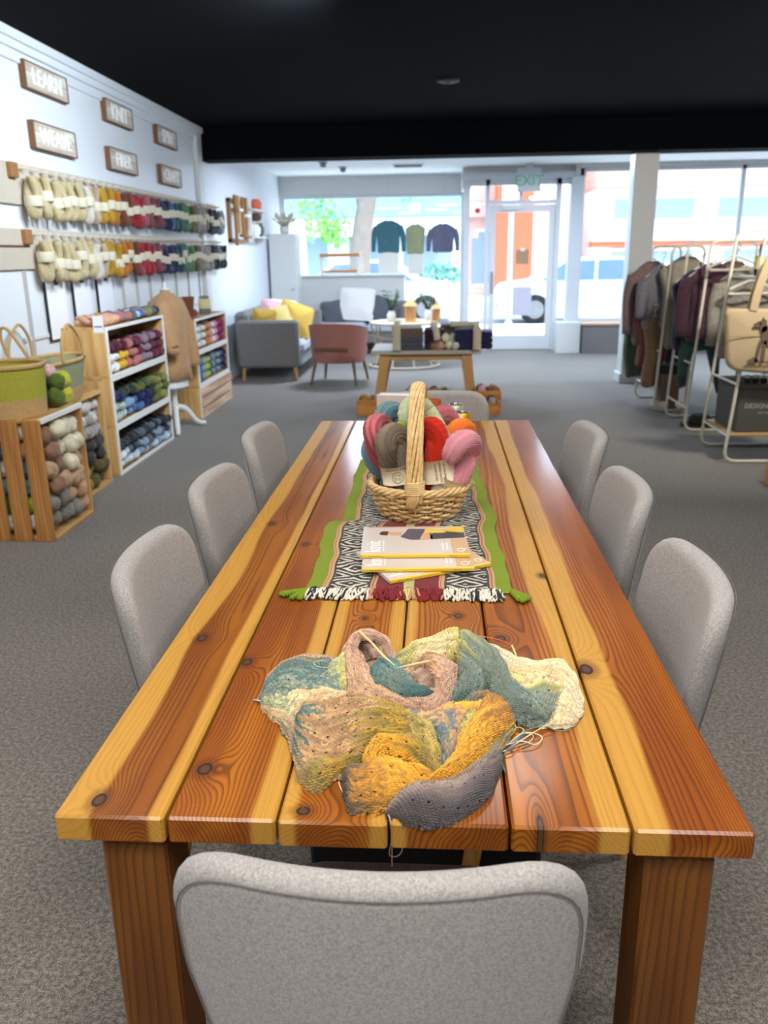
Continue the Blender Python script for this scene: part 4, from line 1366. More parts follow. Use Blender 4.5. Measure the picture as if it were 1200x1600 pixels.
def fold(stations, cols, along=True, cell=(0.0054, 0.0042), eye=0, seed=0, power=0.55, ripple=0.8, res=0.0011, jit=0.12):
    """one fold of the knitted cloth: swept between a left and a right edge, rounded upward, with real garter stitches;
    stations: (Lx, Ly, Lh, Rx, Ry, Rh, bulge) in crop pixels and mm; cols run along the fold or across it"""
    rg_ = np.random.default_rng(seed + 100)
    L = np.array([kp(*s_[0:3]) for s_ in stations])
    R_ = np.array([kp(*s_[3:6]) for s_ in stations])
    B = np.array([s_[6] for s_ in stations]) / 1000.0
    mid = (L + R_) / 2
    ln = np.linalg.norm(np.diff(mid, axis=0), axis=1).sum()
    wd = np.linalg.norm(R_ - L, axis=1).max() + 2 * B.max()
    nl, nw = int(ln / res) + 2, int(wd / res) + 2
    Ls, Rs, Bs = spline(L, nl), spline(R_, nl), np.interp(np.linspace(0, 1, nl), np.linspace(0, 1, len(B)), B)
    q = np.linspace(0, 1, nw)
    s_ = 0.5 - 0.5 * np.cos(PI * q)
    s_ = 0.35 * q + 0.65 * s_
    prof = (1 - (2 * s_ - 1) ** 2).clip(0) ** power
    G = Ls[:, None, :] + (Rs - Ls)[:, None, :] * s_[None, :, None]
    lw = 1 + 0.16 * np.sin(np.linspace(0, 1, nl) * (5 + seed % 4) * 2.2 + seed)
    G[..., 2] += (Bs * lw)[:, None] * prof[None, :]
    G[..., :2] += (0.0022 * np.sin(np.linspace(0, 1, nl) * ln * 190 + seed))[:, None, None] * (2 * s_ - 1)[None, :, None] * np.array((0.7, 0.7))
    ms = spline(mid, nl)
    U = np.r_[0, np.cumsum(np.linalg.norm(np.diff(ms, axis=0), axis=1))][:, None] + 0 * q[None, :]
    W = np.broadcast_to(q[None, :] * wd, G.shape[:2])
    if ripple:
        G[..., 2] += ripple / 1000 * np.sin(U * 85 + 3 * np.sin(W * 40 + seed)) * prof[None, :]
    N_ = np.cross(np.gradient(G, axis=1), np.gradient(G, axis=0))
    N_ /= np.linalg.norm(N_, axis=2)[..., None] + 1e-9
    N_ *= np.where(N_[..., 2:].mean() < 0, -1, 1)
    cu, cw = cell
    sk_ = (0.0, 0.42, -0.36, 0.25, -0.48)[seed % 5]  # the rows run askew to the fold
    ca, sa = math.cos(sk_), math.sin(sk_)
    U, W = U * ca - W * sa, U * sa + W * ca + 0.5
    row = np.floor(W / cw).astype(int)
    ph = U / cu + 0.5 * (row % 2)
    cel = np.floor(ph).astype(int)
    st = np.abs(np.sin(PI * ph)) ** 0.6 * np.abs(np.sin(PI * W / cw)) ** 0.6
    h1 = np.modf(np.abs(np.sin(row * 12.9898 + cel * 78.233 + seed) * 43758.5453))[0]
    h2 = np.modf(np.abs(np.sin(row * 39.425 + (cel // 3) * 11.135 + seed * 2) * 24634.6345))[0]
    G = G + N_ * (0.0038 * (st - 0.5) + 0.0008 * (h1 - 0.5))[..., None]
    h3 = np.modf(np.abs(np.sin((row // 3) * 7.77 + seed * 3.3) * 9631.77))[0]
    h4 = np.modf(np.abs(np.sin((row // 2) * 3.91 + seed * 1.7) * 5211.13))[0]
    C = np.array([lin(*c) for c in cols]) ** 1.12 * 0.93
    t = (np.linspace(0, 1, nl)[:, None] + 0 * q) if along else (0 * Ls[:, :1] + q[None, :])
    t = np.clip(t + jit * (h1 - 0.5) + jit * 0.5 * (h2 - 0.5) + 0.26 * (h3 - 0.5), 0, 1) * (len(C) - 1)
    i0 = np.minimum(t.astype(int), max(len(C) - 2, 0))
    fr = (t - i0)[..., None]
    fr = fr * fr * (3 - 2 * fr)
    col = C[i0] * (1 - fr) + C[np.minimum(i0 + 1, len(C) - 1)] * fr
    col = col * (0.62 + 0.60 * h1)[..., None] * (0.92 + 0.16 * h2)[..., None] * (0.80 + 0.36 * h4)[..., None]
    mb_ = MB().grid(G)
    if eye:
        hole = (row % eye == eye // 2) & (cel % 4 == 0) & (st > 0.22)
        F = [f_ for f_, hh in zip(mb_.f, (hole[:-1, :-1] & hole[1:, 1:]).ravel()) if not hh]
        mb_.f = F
    o = obj('knitted_fold', mb_, M_KNIT, shawl, smooth=180)
    at = o.data.color_attributes.new('Col', 'FLOAT_COLOR', 'POINT')
    at.data.foreach_set('color', np.c_[col.reshape(-1, 3), np.ones(nl * nw)].ravel().astype(np.float32))
    return o


# lowest layer between the folds
fold([(110, 300, 3, 110, 330, 3, 4), (200, 220, 3, 190, 500, 3, 8), (330, 170, 3, 330, 560, 3, 12), (520, 150, 3, 520, 640, 3, 14), (700, 120, 3, 680, 640, 3, 14), (860, 200, 3, 800, 560, 3, 10), (960, 260, 3, 890, 420, 3, 6)],
     [MINT, PINK, PKGR, TEAL, TAN, GOLD, GRYG], seed=1)
# A left lobe
fold([(56, 282, 0, 58, 300, 0, 3), (80, 218, 0, 74, 335, 0, 14), (128, 172, 0, 110, 364, 0, 22), (200, 143, 0, 165, 378, 0, 24), (268, 142, 2, 215, 386, 0, 24), (318, 160, 4, 262, 380, 0, 22), (350, 190, 8, 330, 350, 4, 20)],
     [PKGR, TAN, TEAL, (96, 140, 136), MIST, MINT, CREAM, PEACH], along=False, eye=9, seed=2, ripple=1.6)
fold([(120, 330, 6, 132, 372, 0, 8), (160, 270, 12, 180, 372, 0, 16), (230, 262, 14, 240, 350, 4, 18), (300, 262, 16, 310, 330, 8, 16), (345, 270, 18, 345, 320, 12, 10)], [MINT, CREAM, PEACH, CREAM, PEACH], seed=3, eye=8)
fold([(250, 240, 14, 256, 262, 12, 6), (300, 165, 14, 300, 262, 12, 16), (340, 130, 14, 345, 270, 14, 16)], [MIST, MINT, YELM], seed=33)
# C pale ridge along the back, running into the green fold to the right
fold([(500, 148, 4, 520, 182, 6, 8), (560, 114, 4, 590, 182, 8, 20), (640, 86, 4, 665, 170, 10, 30), (720, 70, 8, 722, 160, 14, 30)], [MIST, YELM, CREAM, CREAM, YELM], eye=8, seed=4, ripple=1.0)
# D right lobe, cream underside then striped upper face
fold([(780, 92, 0, 800, 190, 2, 10), (850, 112, 0, 880, 280, 2, 16), (910, 145, 0, 930, 330, 2, 18), (985, 158, 0, 985, 378, 0, 18), (1060, 155, 0, 1035, 384, 0, 18), (1112, 210, 0, 1080, 384, 0, 15), (1138, 300, 0, 1108, 374, 0, 8), (1132, 345, 0, 1120, 360, 0, 3)],
     [PINK, IVOR, IVOR, CREAM, IVOR, IVOR], seed=5, ripple=1.2)
fold([(840, 150, 8, 850, 230, 10, 10), (900, 175, 10, 905, 320, 8, 18), (960, 178, 12, 960, 362, 6, 20), (1020, 180, 12, 1010, 366, 4, 20), (1062, 196, 10, 1045, 358, 2, 17), (1078, 250, 6, 1068, 320, 2, 8)],
     [IVOR, CREAM, PEACH, CREAM, YELM, MIST, MIST, GRYG, (110, 134, 128)], along=False, eye=7, seed=6)
# long green fold: from the back ridge down the right side
fold([(705, 100, 14, 725, 200, 16, 10), (738, 72, 10, 722, 160, 18, 28), (800, 98, 8, 750, 190, 16, 34), (850, 150, 6, 810, 240, 12, 34), (890, 205, 6, 845, 300, 6, 32), (930, 255, 6, 900, 355, 2, 30), (980, 300, 6, 955, 380, 0, 26), (1030, 325, 4, 1010, 376, 0, 16), (1066, 318, 2, 1050, 345, 0, 5)],
     [YELM, (178, 182, 126), GRYG, (136, 152, 134), GRYG, (118, 140, 136), (150, 166, 150), MIST], eye=8, seed=7, ripple=1.0)
# E second green fold
fold([(712, 130, 18, 722, 165, 20, 8), (742, 150, 20, 715, 200, 18, 24), (800, 185, 14, 716, 240, 14, 26), (828, 228, 10, 700, 285, 10, 26), (806, 272, 8, 690, 312, 6, 20), (740, 300, 4, 690, 325, 4, 10)],
     [YELM, GRYG, (120, 138, 128), (128, 146, 134), (86, 128, 124), TEAL], eye=7, seed=8)
fold([(680, 290, 6, 690, 322, 3, 8), (740, 282, 8, 750, 318, 3, 12), (800, 262, 8, 812, 300, 3, 14), (846, 262, 6, 850, 300, 3, 8)], [TEAL, (110, 134, 128), BRN, TAN], seed=28)
# B pink loop: standing back wall, left arm, right arm
fold([(342, 140, 6, 395, 175, 6, 4), (355, 92, 26, 420, 150, 10, 6), (400, 66, 40, 440, 145, 12, 6), (455, 72, 40, 465, 150, 12, 6), (500, 120, 24, 490, 165, 12, 4)], [PKGR, (146, 118, 104), PKGR, PINK], seed=9)
fold([(512, 172, 14, 486, 168, 18, 6), (506, 140, 20, 478, 128, 24, 10), (488, 92, 34, 455, 96, 36, 8), (440, 60, 42, 425, 88, 42, 8), (392, 58, 42, 392, 92, 40, 9), (352, 88, 32, 384, 118, 36, 10), (330, 140, 18, 410, 160, 28, 14), (326, 200, 10, 430, 215, 18, 18), (334, 262, 8, 446, 250, 16, 20), (362, 306, 8, 500, 268, 14, 20), (450, 318, 8, 560, 300, 14, 18), (560, 335, 10, 610, 310, 12, 12)],
     [PINK, PKGR, PKGR, PINK, PKGR, (204, 166, 138), PINK, PINK, TAN, PKGR, TAN, PINK], eye=9, seed=10)
fold([(560, 172, 10, 580, 205, 10, 8), (610, 150, 14, 612, 230, 10, 22), (668, 156, 16, 640, 240, 12, 26), (716, 184, 14, 660, 262, 12, 26), (724, 232, 10, 640, 290, 12, 26), (694, 300, 8, 616, 296, 12, 22), (634, 350, 6, 580, 300, 12, 18), (560, 340, 8, 540, 290, 12, 14)],
     [PKGR, (180, 134, 104), TAN, PINK, PKGR, PINK, PKGR, PINK], eye=8, seed=11)
fold([(418, 205, 14, 436, 172, 14, 8), (424, 232, 14, 490, 158, 16, 20), (470, 268, 14, 545, 200, 16, 24), (530, 300, 14, 580, 248, 14, 22), (590, 306, 14, 626, 262, 12, 14), (632, 288, 12, 640, 266, 12, 6)], [MIST, TEAL, (96, 142, 142), GRYG, TEAL, (70, 112, 112), TEAL], eye=7, seed=12)
fold([(552, 204, 14, 560, 250, 12, 8), (590, 192, 16, 600, 262, 12, 18), (630, 196, 16, 632, 256, 12, 14), (648, 214, 14, 646, 240, 12, 6)], [BRN, PKGR, (150, 116, 88), PINK], seed=13)
# I tan and blue strip
fold([(622, 352, 8, 736, 322, 8, 8), (634, 410, 10, 738, 380, 8, 14), (650, 470, 12, 722, 450, 8, 14), (664, 540, 10, 706, 510, 8, 10)], [TEAL, BLUE, (142, 150, 140), TAN, BLUE, TAN, BRN], along=False, seed=14)
# G mustard mass: right strand, then the belly
fold([(742, 330, 8, 800, 330, 6, 8), (730, 380, 8, 800, 380, 6, 16), (716, 440, 10, 780, 440, 6, 18), (690, 520, 10, 740, 520, 6, 14)], [OLIV, YELM, GOLD, GOLD], eye=8, seed=15)
fold([(812, 262, 4, 860, 262, 2, 10), (800, 300, 8, 905, 330, 2, 22), (770, 350, 10, 900, 385, 2, 24), (738, 410, 12, 850, 440, 2, 26), (700, 480, 12, 780, 505, 4, 24), (650, 545, 12, 710, 560, 4, 20), (600, 590, 10, 640, 600, 4, 12)],
     [BRN, MUST, (214, 152, 20), GOLD, GOLD, (238, 178, 20), GOLD], eye=9, seed=16, ripple=1.2)
# H slate front
fold([(470, 664, 2, 484, 690, -4, 6), (530, 606, 4, 545, 712, -4, 22), (610, 585, 6, 630, 720, -2, 28), (700, 560, 6, 715, 700, 0, 26), (770, 520, 6, 785, 655, 0, 24), (820, 478, 6, 832, 606, 0, 20), (862, 436, 4, 864, 520, 0, 10)],
     [MUST, BRN, (140, 116, 96), (172, 152, 142), (156, 140, 132), (124, 110, 110), (104, 94, 98), SLAT, (72, 66, 74), SLAT], along=False, eye=10, seed=17, ripple=1.0)
fold([(332, 545, 0, 336, 612, 0, 10), (372, 522, 4, 352, 664, 0, 26), (430, 516, 8, 410, 676, 0, 30), (490, 540, 10, 470, 668, 0, 26), (550, 570, 8, 540, 622, 2, 16)], [SLAT, (112, 92, 62), MUST, (206, 150, 24), GOLD], eye=8, seed=18, ripple=1.2)
fold([(420, 540, 14, 470, 640, 10, 10), (440, 480, 16, 500, 618, 12, 20), (500, 500, 14, 560, 612, 10, 20), (570, 520, 14, 610, 600, 8, 20), (640, 545, 12, 660, 580, 6, 12)], [(212, 156, 18), GOLD, (240, 182, 24), GOLD, (222, 164, 18)], eye=7, seed=19)
# F front-left flap
fold([(182, 340, 4, 172, 400, 0, 8), (212, 302, 8, 170, 500, 0, 22), (262, 290, 12, 196, 562, 0, 28), (318, 286, 14, 250, 598, 0, 28), (380, 292, 16, 310, 558, 0, 30), (440, 302, 18, 372, 522, 4, 32), (500, 316, 18, 440, 470, 10, 30), (560, 340, 18, 520, 450, 14, 26), (610, 372, 16, 590, 450, 14, 20)],
     [TEAL, (110, 140, 130), TAN, (200, 160, 110), BRN, TAN, OLIV, (216, 170, 40), OLIV, (220, 176, 40)], eye=9, seed=20, ripple=1.8)
fold([(172, 470, 0, 176, 540, 0, 8), (230, 490, 6, 196, 576, 0, 18), (300, 490, 10, 252, 598, 0, 20), (360, 490, 10, 320, 548, 2, 18), (408, 494, 10, 396, 520, 4, 10)], [TAN, (196, 160, 104), OLIV, (208, 164, 50), OLIV], eye=8, seed=21)
# mustard lip over the pocket, then the speckled shoulder
fold([(404, 545, 12, 448, 560, 14, 8), (406, 480, 18, 452, 508, 16, 18), (440, 436, 22, 478, 486, 18, 22), (500, 422, 24, 520, 492, 18, 24), (560, 428, 24, 572, 510, 18, 24), (620, 470, 22, 606, 534, 16, 22), (668, 520, 16, 640, 560, 12, 14)],
     [(226, 168, 14), GOLD, (238, 182, 24), GOLD, (216, 172, 40), OLIV, (190, 160, 70)], eye=8, seed=22)
fold([(520, 362, 20, 520, 420, 20, 8), (566, 350, 20, 560, 440, 20, 20), (612, 372, 18, 600, 480, 18, 24), (650, 430, 16, 634, 530, 14, 22), (664, 490, 12, 656, 552, 10, 12)], [TAN, OLIV, (188, 168, 96), (206, 180, 90), OLIV], eye=7, seed=23)

# needles: bamboo tips, orange cable, steel tip; yarn ends
M_BAMB = plain('bamboo', (230, 206, 142), 0.4, 0.08, 40, coat=0.2)
M_CABLE = plain('orange_cable', (206, 96, 40), 0.35, 0.05, 20)
nd = thing('circular_needle', 'bamboo circular knitting needle with orange cable stuck through the shawl', 'knitting needle', PK0)
obj('tip', MB().tube([kp(518, 178, 46), kp(560, 170, 46), kp(622, 156, 46)], [0.0008, 0.0021, 0.0021], 8), M_BAMB, nd)
obj('tip', MB().tube([kp(390, 57, 56), kp(430, 95, 54), kp(470, 140, 50), kp(508, 172, 48)], [0.0021, 0.0021, 0.0021, 0.0008], 8), M_BAMB, nd)
obj('tip', MB().tube([kp(900, 104, 14), kp(912, 132, 8), kp(916, 146, 4)], [0.0018, 0.0018, 0.0007], 8), M_BAMB, nd)
obj('cable', MB().tube(spline([kp(640, 76, 30), kp(700, 66, 22), kp(770, 70, 14), kp(850, 84, 12), kp(900, 104, 14)], 40), 0.0011, 7), M_CABLE, nd)
ns = thing('steel_needle', 'steel needle tip showing at the left edge of the shawl', 'knitting needle', PK0)
obj('tip', MB().tube([kp(34, 287, 4), kp(46, 289, 4), kp(90, 296, 6)], [0.0010, 0.0021, 0.0021], 8), M_STEEL, ns)
obj('cap', MB().tube([kp(90, 296, 6), kp(110, 298, 6)], 0.0026, 8), M_STEEL, ns)
YE = {'cream': plain('end_cream', (230, 218, 180), 0.95, 0.08, 90), 'teal': plain('end_teal', (96, 140, 146), 0.95, 0.1, 90), 'blue': plain('end_blue', (86, 110, 140), 0.95, 0.1, 90),
      'gold': plain('end_gold', (226, 178, 40), 0.95, 0.1, 90), 'pink': plain('end_pink', (214, 190, 172), 0.95, 0.08, 90), 'mint': plain('end_mint', (176, 196, 170), 0.95, 0.08, 90)}
ENDS = [('cream', [(870, 460, 2), (910, 436, 5), (950, 410, 8), (1000, 380, 8), (1040, 362, 10)]), ('cream', [(872, 440, 3), (930, 425, 8), (980, 436, 3), (1000, 410, 4), (950, 396, 6), (905, 420, 4)]),
        ('teal', [(872, 470, 2), (900, 440, 8), (930, 405, 8), (960, 385, 6), (1010, 376, 3), (1060, 392, 2), (1100, 382, 3)]), ('mint', [(868, 452, 2), (915, 410, 6), (940, 390, 8), (920, 378, 6), (895, 400, 6), (880, 440, 4)]),
        ('mint', [(890, 430, 6), (935, 400, 9), (970, 405, 6), (960, 425, 3), (920, 440, 3)]), ('gold', [(868, 430, 2), (880, 395, 8), (905, 365, 10), (912, 385, 4), (890, 415, 3)]), ('gold', [(872, 410, 5), (890, 375, 10), (900, 360, 10)]),
        ('blue', [(880, 455, 3), (915, 425, 7), (945, 400, 5)]), ('teal', [(868, 470, 2), (866, 490, 2), (872, 515, 2), (880, 530, 2)]),
        ('teal', [(135, 372, 2), (130, 400, 2), (150, 405, 2), (180, 402, 4), (196, 400, 6)]), ('cream', [(320, 560, 4), (325, 580, 2), (335, 598, 2), (338, 606, 3)]),
        ('pink', [(486, 670, 6), (492, 690, 0), (494, 715, -14), (500, 745, -35), (490, 790, -70), (492, 808, -85), (515, 810, -85), (532, 790, -70), (525, 760, -50), (506, 725, -25), (496, 695, -2)]),
        ('pink', [(490, 680, 4), (496, 720, -14), (498, 780, -60), (498, 843, -115)]),
        ('pink', [(245, 225, 26), (280, 190, 28), (300, 180, 26), (250, 175, 26), (240, 160, 24), (300, 150, 22)]), ('teal', [(215, 240, 28), (250, 215, 30), (258, 180, 28)])]
for cname, pts in ENDS:
    obj('yarn_end', MB().tube(spline([kp(*q) for q in pts], 12 * len(pts)), 0.0009, 6), YE[cname], shawl, smooth=180)

# ================================================================== THE YARN WALL
XW = -2.5
M_RAIL = plain('rail_board', (196, 186, 170), 0.6, 0.05, 6)
M_PINE = wood('pine', (206, 164, 106), (226, 192, 140), (166, 120, 70), seed=7.0, x0=0.1, d=0.08, freq=60, axis=1, rough=0.55, lines=0.35)
M_PINEZ = wood('pine_upright', (206, 164, 106), (226, 192, 140), (166, 120, 70), seed=2.0, x0=0.1, d=0.08, freq=60, axis=2, rough=0.55, lines=0.35)
M_SLATW = wood('crate_slat_wood', (190, 132, 74), (216, 170, 110), (140, 88, 44), seed=11.0, x0=0.04, d=0.05, freq=75, axis=2, rough=0.55, lines=0.45)
M_WHITEP = plain('white_edge_paint', (238, 238, 234), 0.5, 0.02, 8)
M_BROWNB = plain('brown_wood_block', (150, 104, 60), 0.6, 0.1, 20)
M_SIGNB = wood('sign_board', (200, 190, 178), (196, 180, 160), (146, 126, 106), seed=1.0, x0=0.1, d=0.05, freq=70, axis=1, rough=0.7, lines=0.4)
M_SIGNE = plain('sign_edge', (110, 76, 48), 0.7, 0.12, 20)
M_LETW = plain('letter_white', (240, 240, 238), 0.6, 0.02, 8)

for name, word, y0, y1, z0, z1 in (('top', 'LEARN', 5.42, 6.02, 2.435, 2.585), ('top', 'KNIT', 6.70, 7.27, 2.43, 2.58), ('top', 'SPIN', 7.90, 8.48, 2.41, 2.56),
                                   ('low', 'WEAVE', 5.44, 6.06, 2.10, 2.255), ('low', 'FIBER', 6.68, 7.28, 2.09, 2.245), ('low', 'CRAFT', 7.92, 8.52, 2.08, 2.235)):
    t = thing('word_sign', 'wooden wall sign reading %s above the yarn hanks' % word, 'sign', (XW, (y0 + y1) / 2, (z0 + z1) / 2), 0, 'word signs above the yarn')
    h, w = (z1 - z0) / 2, (y1 - y0) / 2
    obj('board', MB().box(0.004, 0.036, -w + 0.004, w - 0.004, -h, h, 0.002), M_SIGNB, t)
    for s_ in (-1, 1):
        obj('edge', MB().box(0, 0.040, s_ * w - 0.006, s_ * w + 0.006, -h - 0.003, h + 0.003, 0.001), M_SIGNE, t)
        obj('edge', MB().box(0, 0.039, -w, w, s_ * h - 0.004, s_ * h + 0.004, 0.001), M_SIGNE, t)
    obj('lettering', text_mb(word, 0.155 if len(word) == 4 else 0.140, 0.006).xf(frame((0.039, 0, -0.002), (0, 1, 0), (0, 0, 1))), M_LETW, t, smooth=0)

HCOL = dict(cream=((188, 170, 124), (216, 200, 160)), ivory=((206, 198, 182), (226, 220, 206)), beige=((176, 156, 124), (206, 188, 154)), mustard=((166, 124, 24), (204, 160, 50)),
            orange=((168, 92, 16), (206, 126, 36)), brown=((92, 46, 34), (138, 78, 60)), red=((140, 30, 44), (186, 58, 66)), rose=((150, 76, 84), (196, 126, 130)), plum=((110, 56, 70), (150, 90, 102)),
            navy=((34, 38, 66), (62, 68, 104)), blue=((60, 82, 128), (100, 124, 166)), teal=((36, 70, 82), (66, 106, 112)), green=((72, 116, 84), (116, 160, 118)), olive=((76, 84, 44), (112, 118, 66)),
            taupe=((122, 112, 98), (160, 150, 134)), stone=((150, 146, 140), (186, 182, 176)), charcoal=((44, 42, 48), (78, 76, 82)), silver=((126, 128, 136), (170, 172, 178)))
HM = {k_: yarn('wall_yarn_' + k_, [tuple(np.array(q) * 0.88) for q in c_], 16) for k_, c_ in HCOL.items()}
SEQ1 = ['cream'] * 6 + ['ivory', 'beige', 'mustard', 'mustard', 'orange', 'brown', 'brown', 'red', 'red', 'rose', 'plum', 'plum', 'navy', 'navy', 'blue', 'teal', 'teal', 'green', 'green', 'olive', 'taupe', 'stone', 'stone',
        'taupe', 'charcoal', 'charcoal', 'charcoal', 'silver', 'silver']
SEQ2 = ['cream'] * 6 + ['ivory', 'beige', 'mustard', 'mustard', 'orange', 'orange', 'brown', 'red', 'red', 'red', 'plum', 'plum', 'navy', 'navy', 'navy', 'teal', 'green', 'green', 'green', 'olive', 'taupe', 'stone', 'stone',
        'stone', 'charcoal', 'charcoal', 'silver', 'charcoal', 'charcoal']
hank_me = mesh('yarn', skein_mb(0.185, 0.031, 0.024, 0.8, 1.0, 30, 10).xf(np.diag([1, 1, -1, 1.0])), 180)
# flipping turned the faces inside out: turn them back
_b = bmesh.new()
_b.from_mesh(hank_me)
bmesh.ops.reverse_faces(_b, faces=_b.faces)
_b.to_mesh(hank_me)
_b.free()
band_me = mesh('paper_band', MB().lathe([(0.053, -0.135), (0.054, -0.133), (0.054, -0.077), (0.053, -0.075)], 14), 180)
peg_me = mesh('peg', MB().tube([(-0.045, 0, 0.012), (0.03, 0, 0.02)], 0.008, 6), 180)
M_BANDW = plain('wall_band', (204, 196, 174), 0.8, 0.04, 20)


def ordn(i):
    return ORD[i] if i < len(ORD) else 'number %d' % (i + 1)


for rname, seq, ztop, ya, yb in (('upper', SEQ1, 1.945, 5.20, 9.76), ('lower', SEQ2, 1.575, 5.26, 9.76)):
    r_ = thing('peg_rail', 'pale peg rail along the white wall holding the %s row of yarn hanks' % rname, 'rail', (XW, 5.0, ztop))
    obj('board', MB().box(0, 0.022, -0.9, 4.82, -0.19, 0.045, 0.003), M_RAIL, r_)
    obj('end_block', MB().box(0.022, 0.055, 0.05 if rname == 'upper' else 0.12, 0.13 if rname == 'upper' else 0.20, -0.045, 0.04, 0.004), M_BROWNB, r_)
    if rname == 'lower':
        obj('strip', MB().box(0.022, 0.030, -0.9, 0.2, -0.06, -0.05), M_SIGNE, r_)
    for i, c_ in enumerate(seq):
        y = ya + (yb - ya) * i / (len(seq) - 1)
        obj('peg', peg_me, M_RAIL, r_, loc=(0.055, y - 5.0, -0.005))
        jit = random.uniform(-0.012, 0.012)
        t = thing('yarn_hank', '%s yarn hank on the %s peg rail, %s from its near end' % (c_, rname, ordn(i)), 'yarn hank', (XW + 0.088, y, ztop - 0.028 + jit), random.uniform(-1.5, 1.5),
                  'hanks on the %s peg rail' % rname)
        t.rotation_euler[1] = random.uniform(-0.10, 0.10)
        obj('yarn', hank_me, HM[c_], t)
        obj('paper_band', band_me, M_BANDW, t, loc=(0, 0, random.uniform(-0.035, 0.02)))
# battens of the wall below the rails, papers clipped to it
bt = struct('trim_7', MB().box(XW, XW + 0.012, 5.0, 9.2, 0.96, 0.985, 0.002), M_TRIM)
M_BATT = plain('batten_grey', (176, 174, 168), 0.6, 0.05, 8)
for y in (5.12, 6.75, 7.08, 7.42, 7.78, 8.18, 8.60, 9.0):
    obj('batten', MB().box(XW, XW + 0.014, y - 0.014, y + 0.014, 0.0, 1.40, 0.002), M_BATT, bt)
M_PAPER = plain('paper_white', (238, 240, 246), 0.7, 0.02, 10)
for i, (y, lab) in enumerate(((5.50, 'nearest'), (5.92, 'middle'), (6.35, 'farthest'))):
    t = thing('pattern_sheet', 'white pattern sheet clipped under the lower yarn rail, %s of three' % lab, 'paper', (XW + 0.02, y, 1.30), 0, 'pattern sheets on the wall')
    obj('sheet', MB().box(0, 0.002, -0.14, 0.14, -0.36, 0), M_PAPER, t)
    obj('backing', MB().box(-0.008, 0, -0.155, 0.145, -0.37, 0.005, 0.001), M_SENS, t)
    obj('clip', MB().box(-0.004, 0.012, -0.025, 0.025, -0.02, 0.025, 0.003), M_SENS, t)

# ================================================================== CRATES, WOOL BALLS AND BASKETS BY THE WALL
def ball_mesh(seed):
    rg_ = np.random.default_rng(seed)
    a, b = 12, 8
    V = []
    for i in range(a + 1):
        for j in range(b + 1):
            th, ph = 2 * PI * i / a, PI * j / b
            r = 1 + 0.07 * math.sin(3 * th + 5 * math.cos(ph) + seed) + 0.04 * math.sin(7 * ph + 2 * th + seed)
            V.append((r * math.sin(ph) * math.cos(th), r * math.sin(ph) * math.sin(th), 0.86 * r * math.cos(ph)))
    return mesh('wool_ball', MB().grid(np.array(V).reshape(a + 1, b + 1, 3)), 180)


BALLS = [ball_mesh(i) for i in range(4)]
BC = dict(cream=(232, 222, 194), brown=(146, 112, 88), tan=(196, 162, 128), grey=(142, 136, 130), peach=(214, 170, 130), white=(236, 232, 224), teal=(90, 150, 150), blue=(84, 112, 140), lime=(150, 190, 60),
          pale=(206, 200, 192), mid=(164, 158, 154), charcoal=(70, 66, 68), olive=(96, 88, 48), amber=(168, 122, 52), green=(84, 104, 38), yellow=(186, 184, 60), pink=(206, 168, 168))
BM = {k_: yarn('wool_' + k_, [tuple(np.array(c_) * 0.88), tuple(np.minimum(255, np.array(c_) * 1.08))], 10) for k_, c_ in BC.items()}


def ball(col, p, r, label, group, sq=(1, 1, 1)):
    o = obj('wool_ball', random.choice(BALLS), None, loc=p, rot=(random.uniform(0, 3), random.uniform(0, 3), random.uniform(0, 3)))
    if len(o.data.materials) == 0:
        o.data.materials.append(BM['cream'])
    set_mat(o, BM[col])
    o.scale = (r * sq[0], r * sq[1], r * sq[2])
    return tag(o, label, 'wool ball', group)


c1 = thing('slatted_crate', 'wooden crate standing on end with wide upright slats and wool inside', 'crate', (-2.26, 4.36, 0))
for i in range(4):
    x = -0.235 + i * 0.122
    obj('slat', MB().box(-0.048, 0.048, -0.009, 0.009, -0.3275, 0.3275, 0.003), M_SLATW, c1, loc=(x + 0.053, -0.25, 0.3275))
for z0 in (0.0, 0.635):
    obj('end_board', MB().box(-0.235, 0.235, -0.235, 0.27, z0, z0 + 0.02, 0.002), M_PINE, c1)
obj('edge', MB().box(0.218, 0.240, -0.24, 0.275, 0.632, 0.658, 0.002), M_WHITEP, c1)
obj('side_board', MB().box(-0.235, 0.235, 0.255, 0.27, 0.02, 0.635, 0.002), M_PINEZ, c1)
PIL1 = [('brown', 0.55), ('cream', 0.56), ('cream', 0.55), ('cream', 0.54)], [('brown', 0.46), ('cream', 0.45), ('cream', 0.45), ('cream', 0.44)], [('tan', 0.36), ('brown', 0.36), ('cream', 0.35), ('tan', 0.35)], \
    [('brown', 0.27), ('tan', 0.27), ('tan', 0.26), ('peach', 0.26)], [('grey', 0.18), ('grey', 0.18), ('peach', 0.17), ('peach', 0.17)], [('grey', 0.09), ('grey', 0.09), ('grey', 0.08), ('peach', 0.08)]
for r_, row in enumerate(PIL1):
    for k, (c_, z) in enumerate(row):
        ball(c_, (-2.065 + random.uniform(-0.03, 0.03), 4.20 + k * 0.115 + 0.03 * (r_ % 2), z + 0.01), 0.056, '%s wool ball in slatted crate, %s row down, %s from the slats' % (c_, ORD[r_], ORD[k]), '%s balls in the slatted crate' % c_)
for k, x in enumerate((-2.16, -2.28, -2.40)):
    for j in range(6):
        c_ = (('white', 'tan', 'blue', 'teal', 'lime', 'white'), ('white', 'blue', 'white', 'teal', 'green', 'white'), ('white', 'cream', 'white', 'white', 'blue', 'lime'))[k][j]
        ball(c_, (x, 4.18, 0.58 - j * 0.098), 0.050, '%s wool ball behind the crate slats, %s column from the front, %s from top' % (c_, ORD[k], ORD[j]), '%s balls behind the crate slats' % c_)
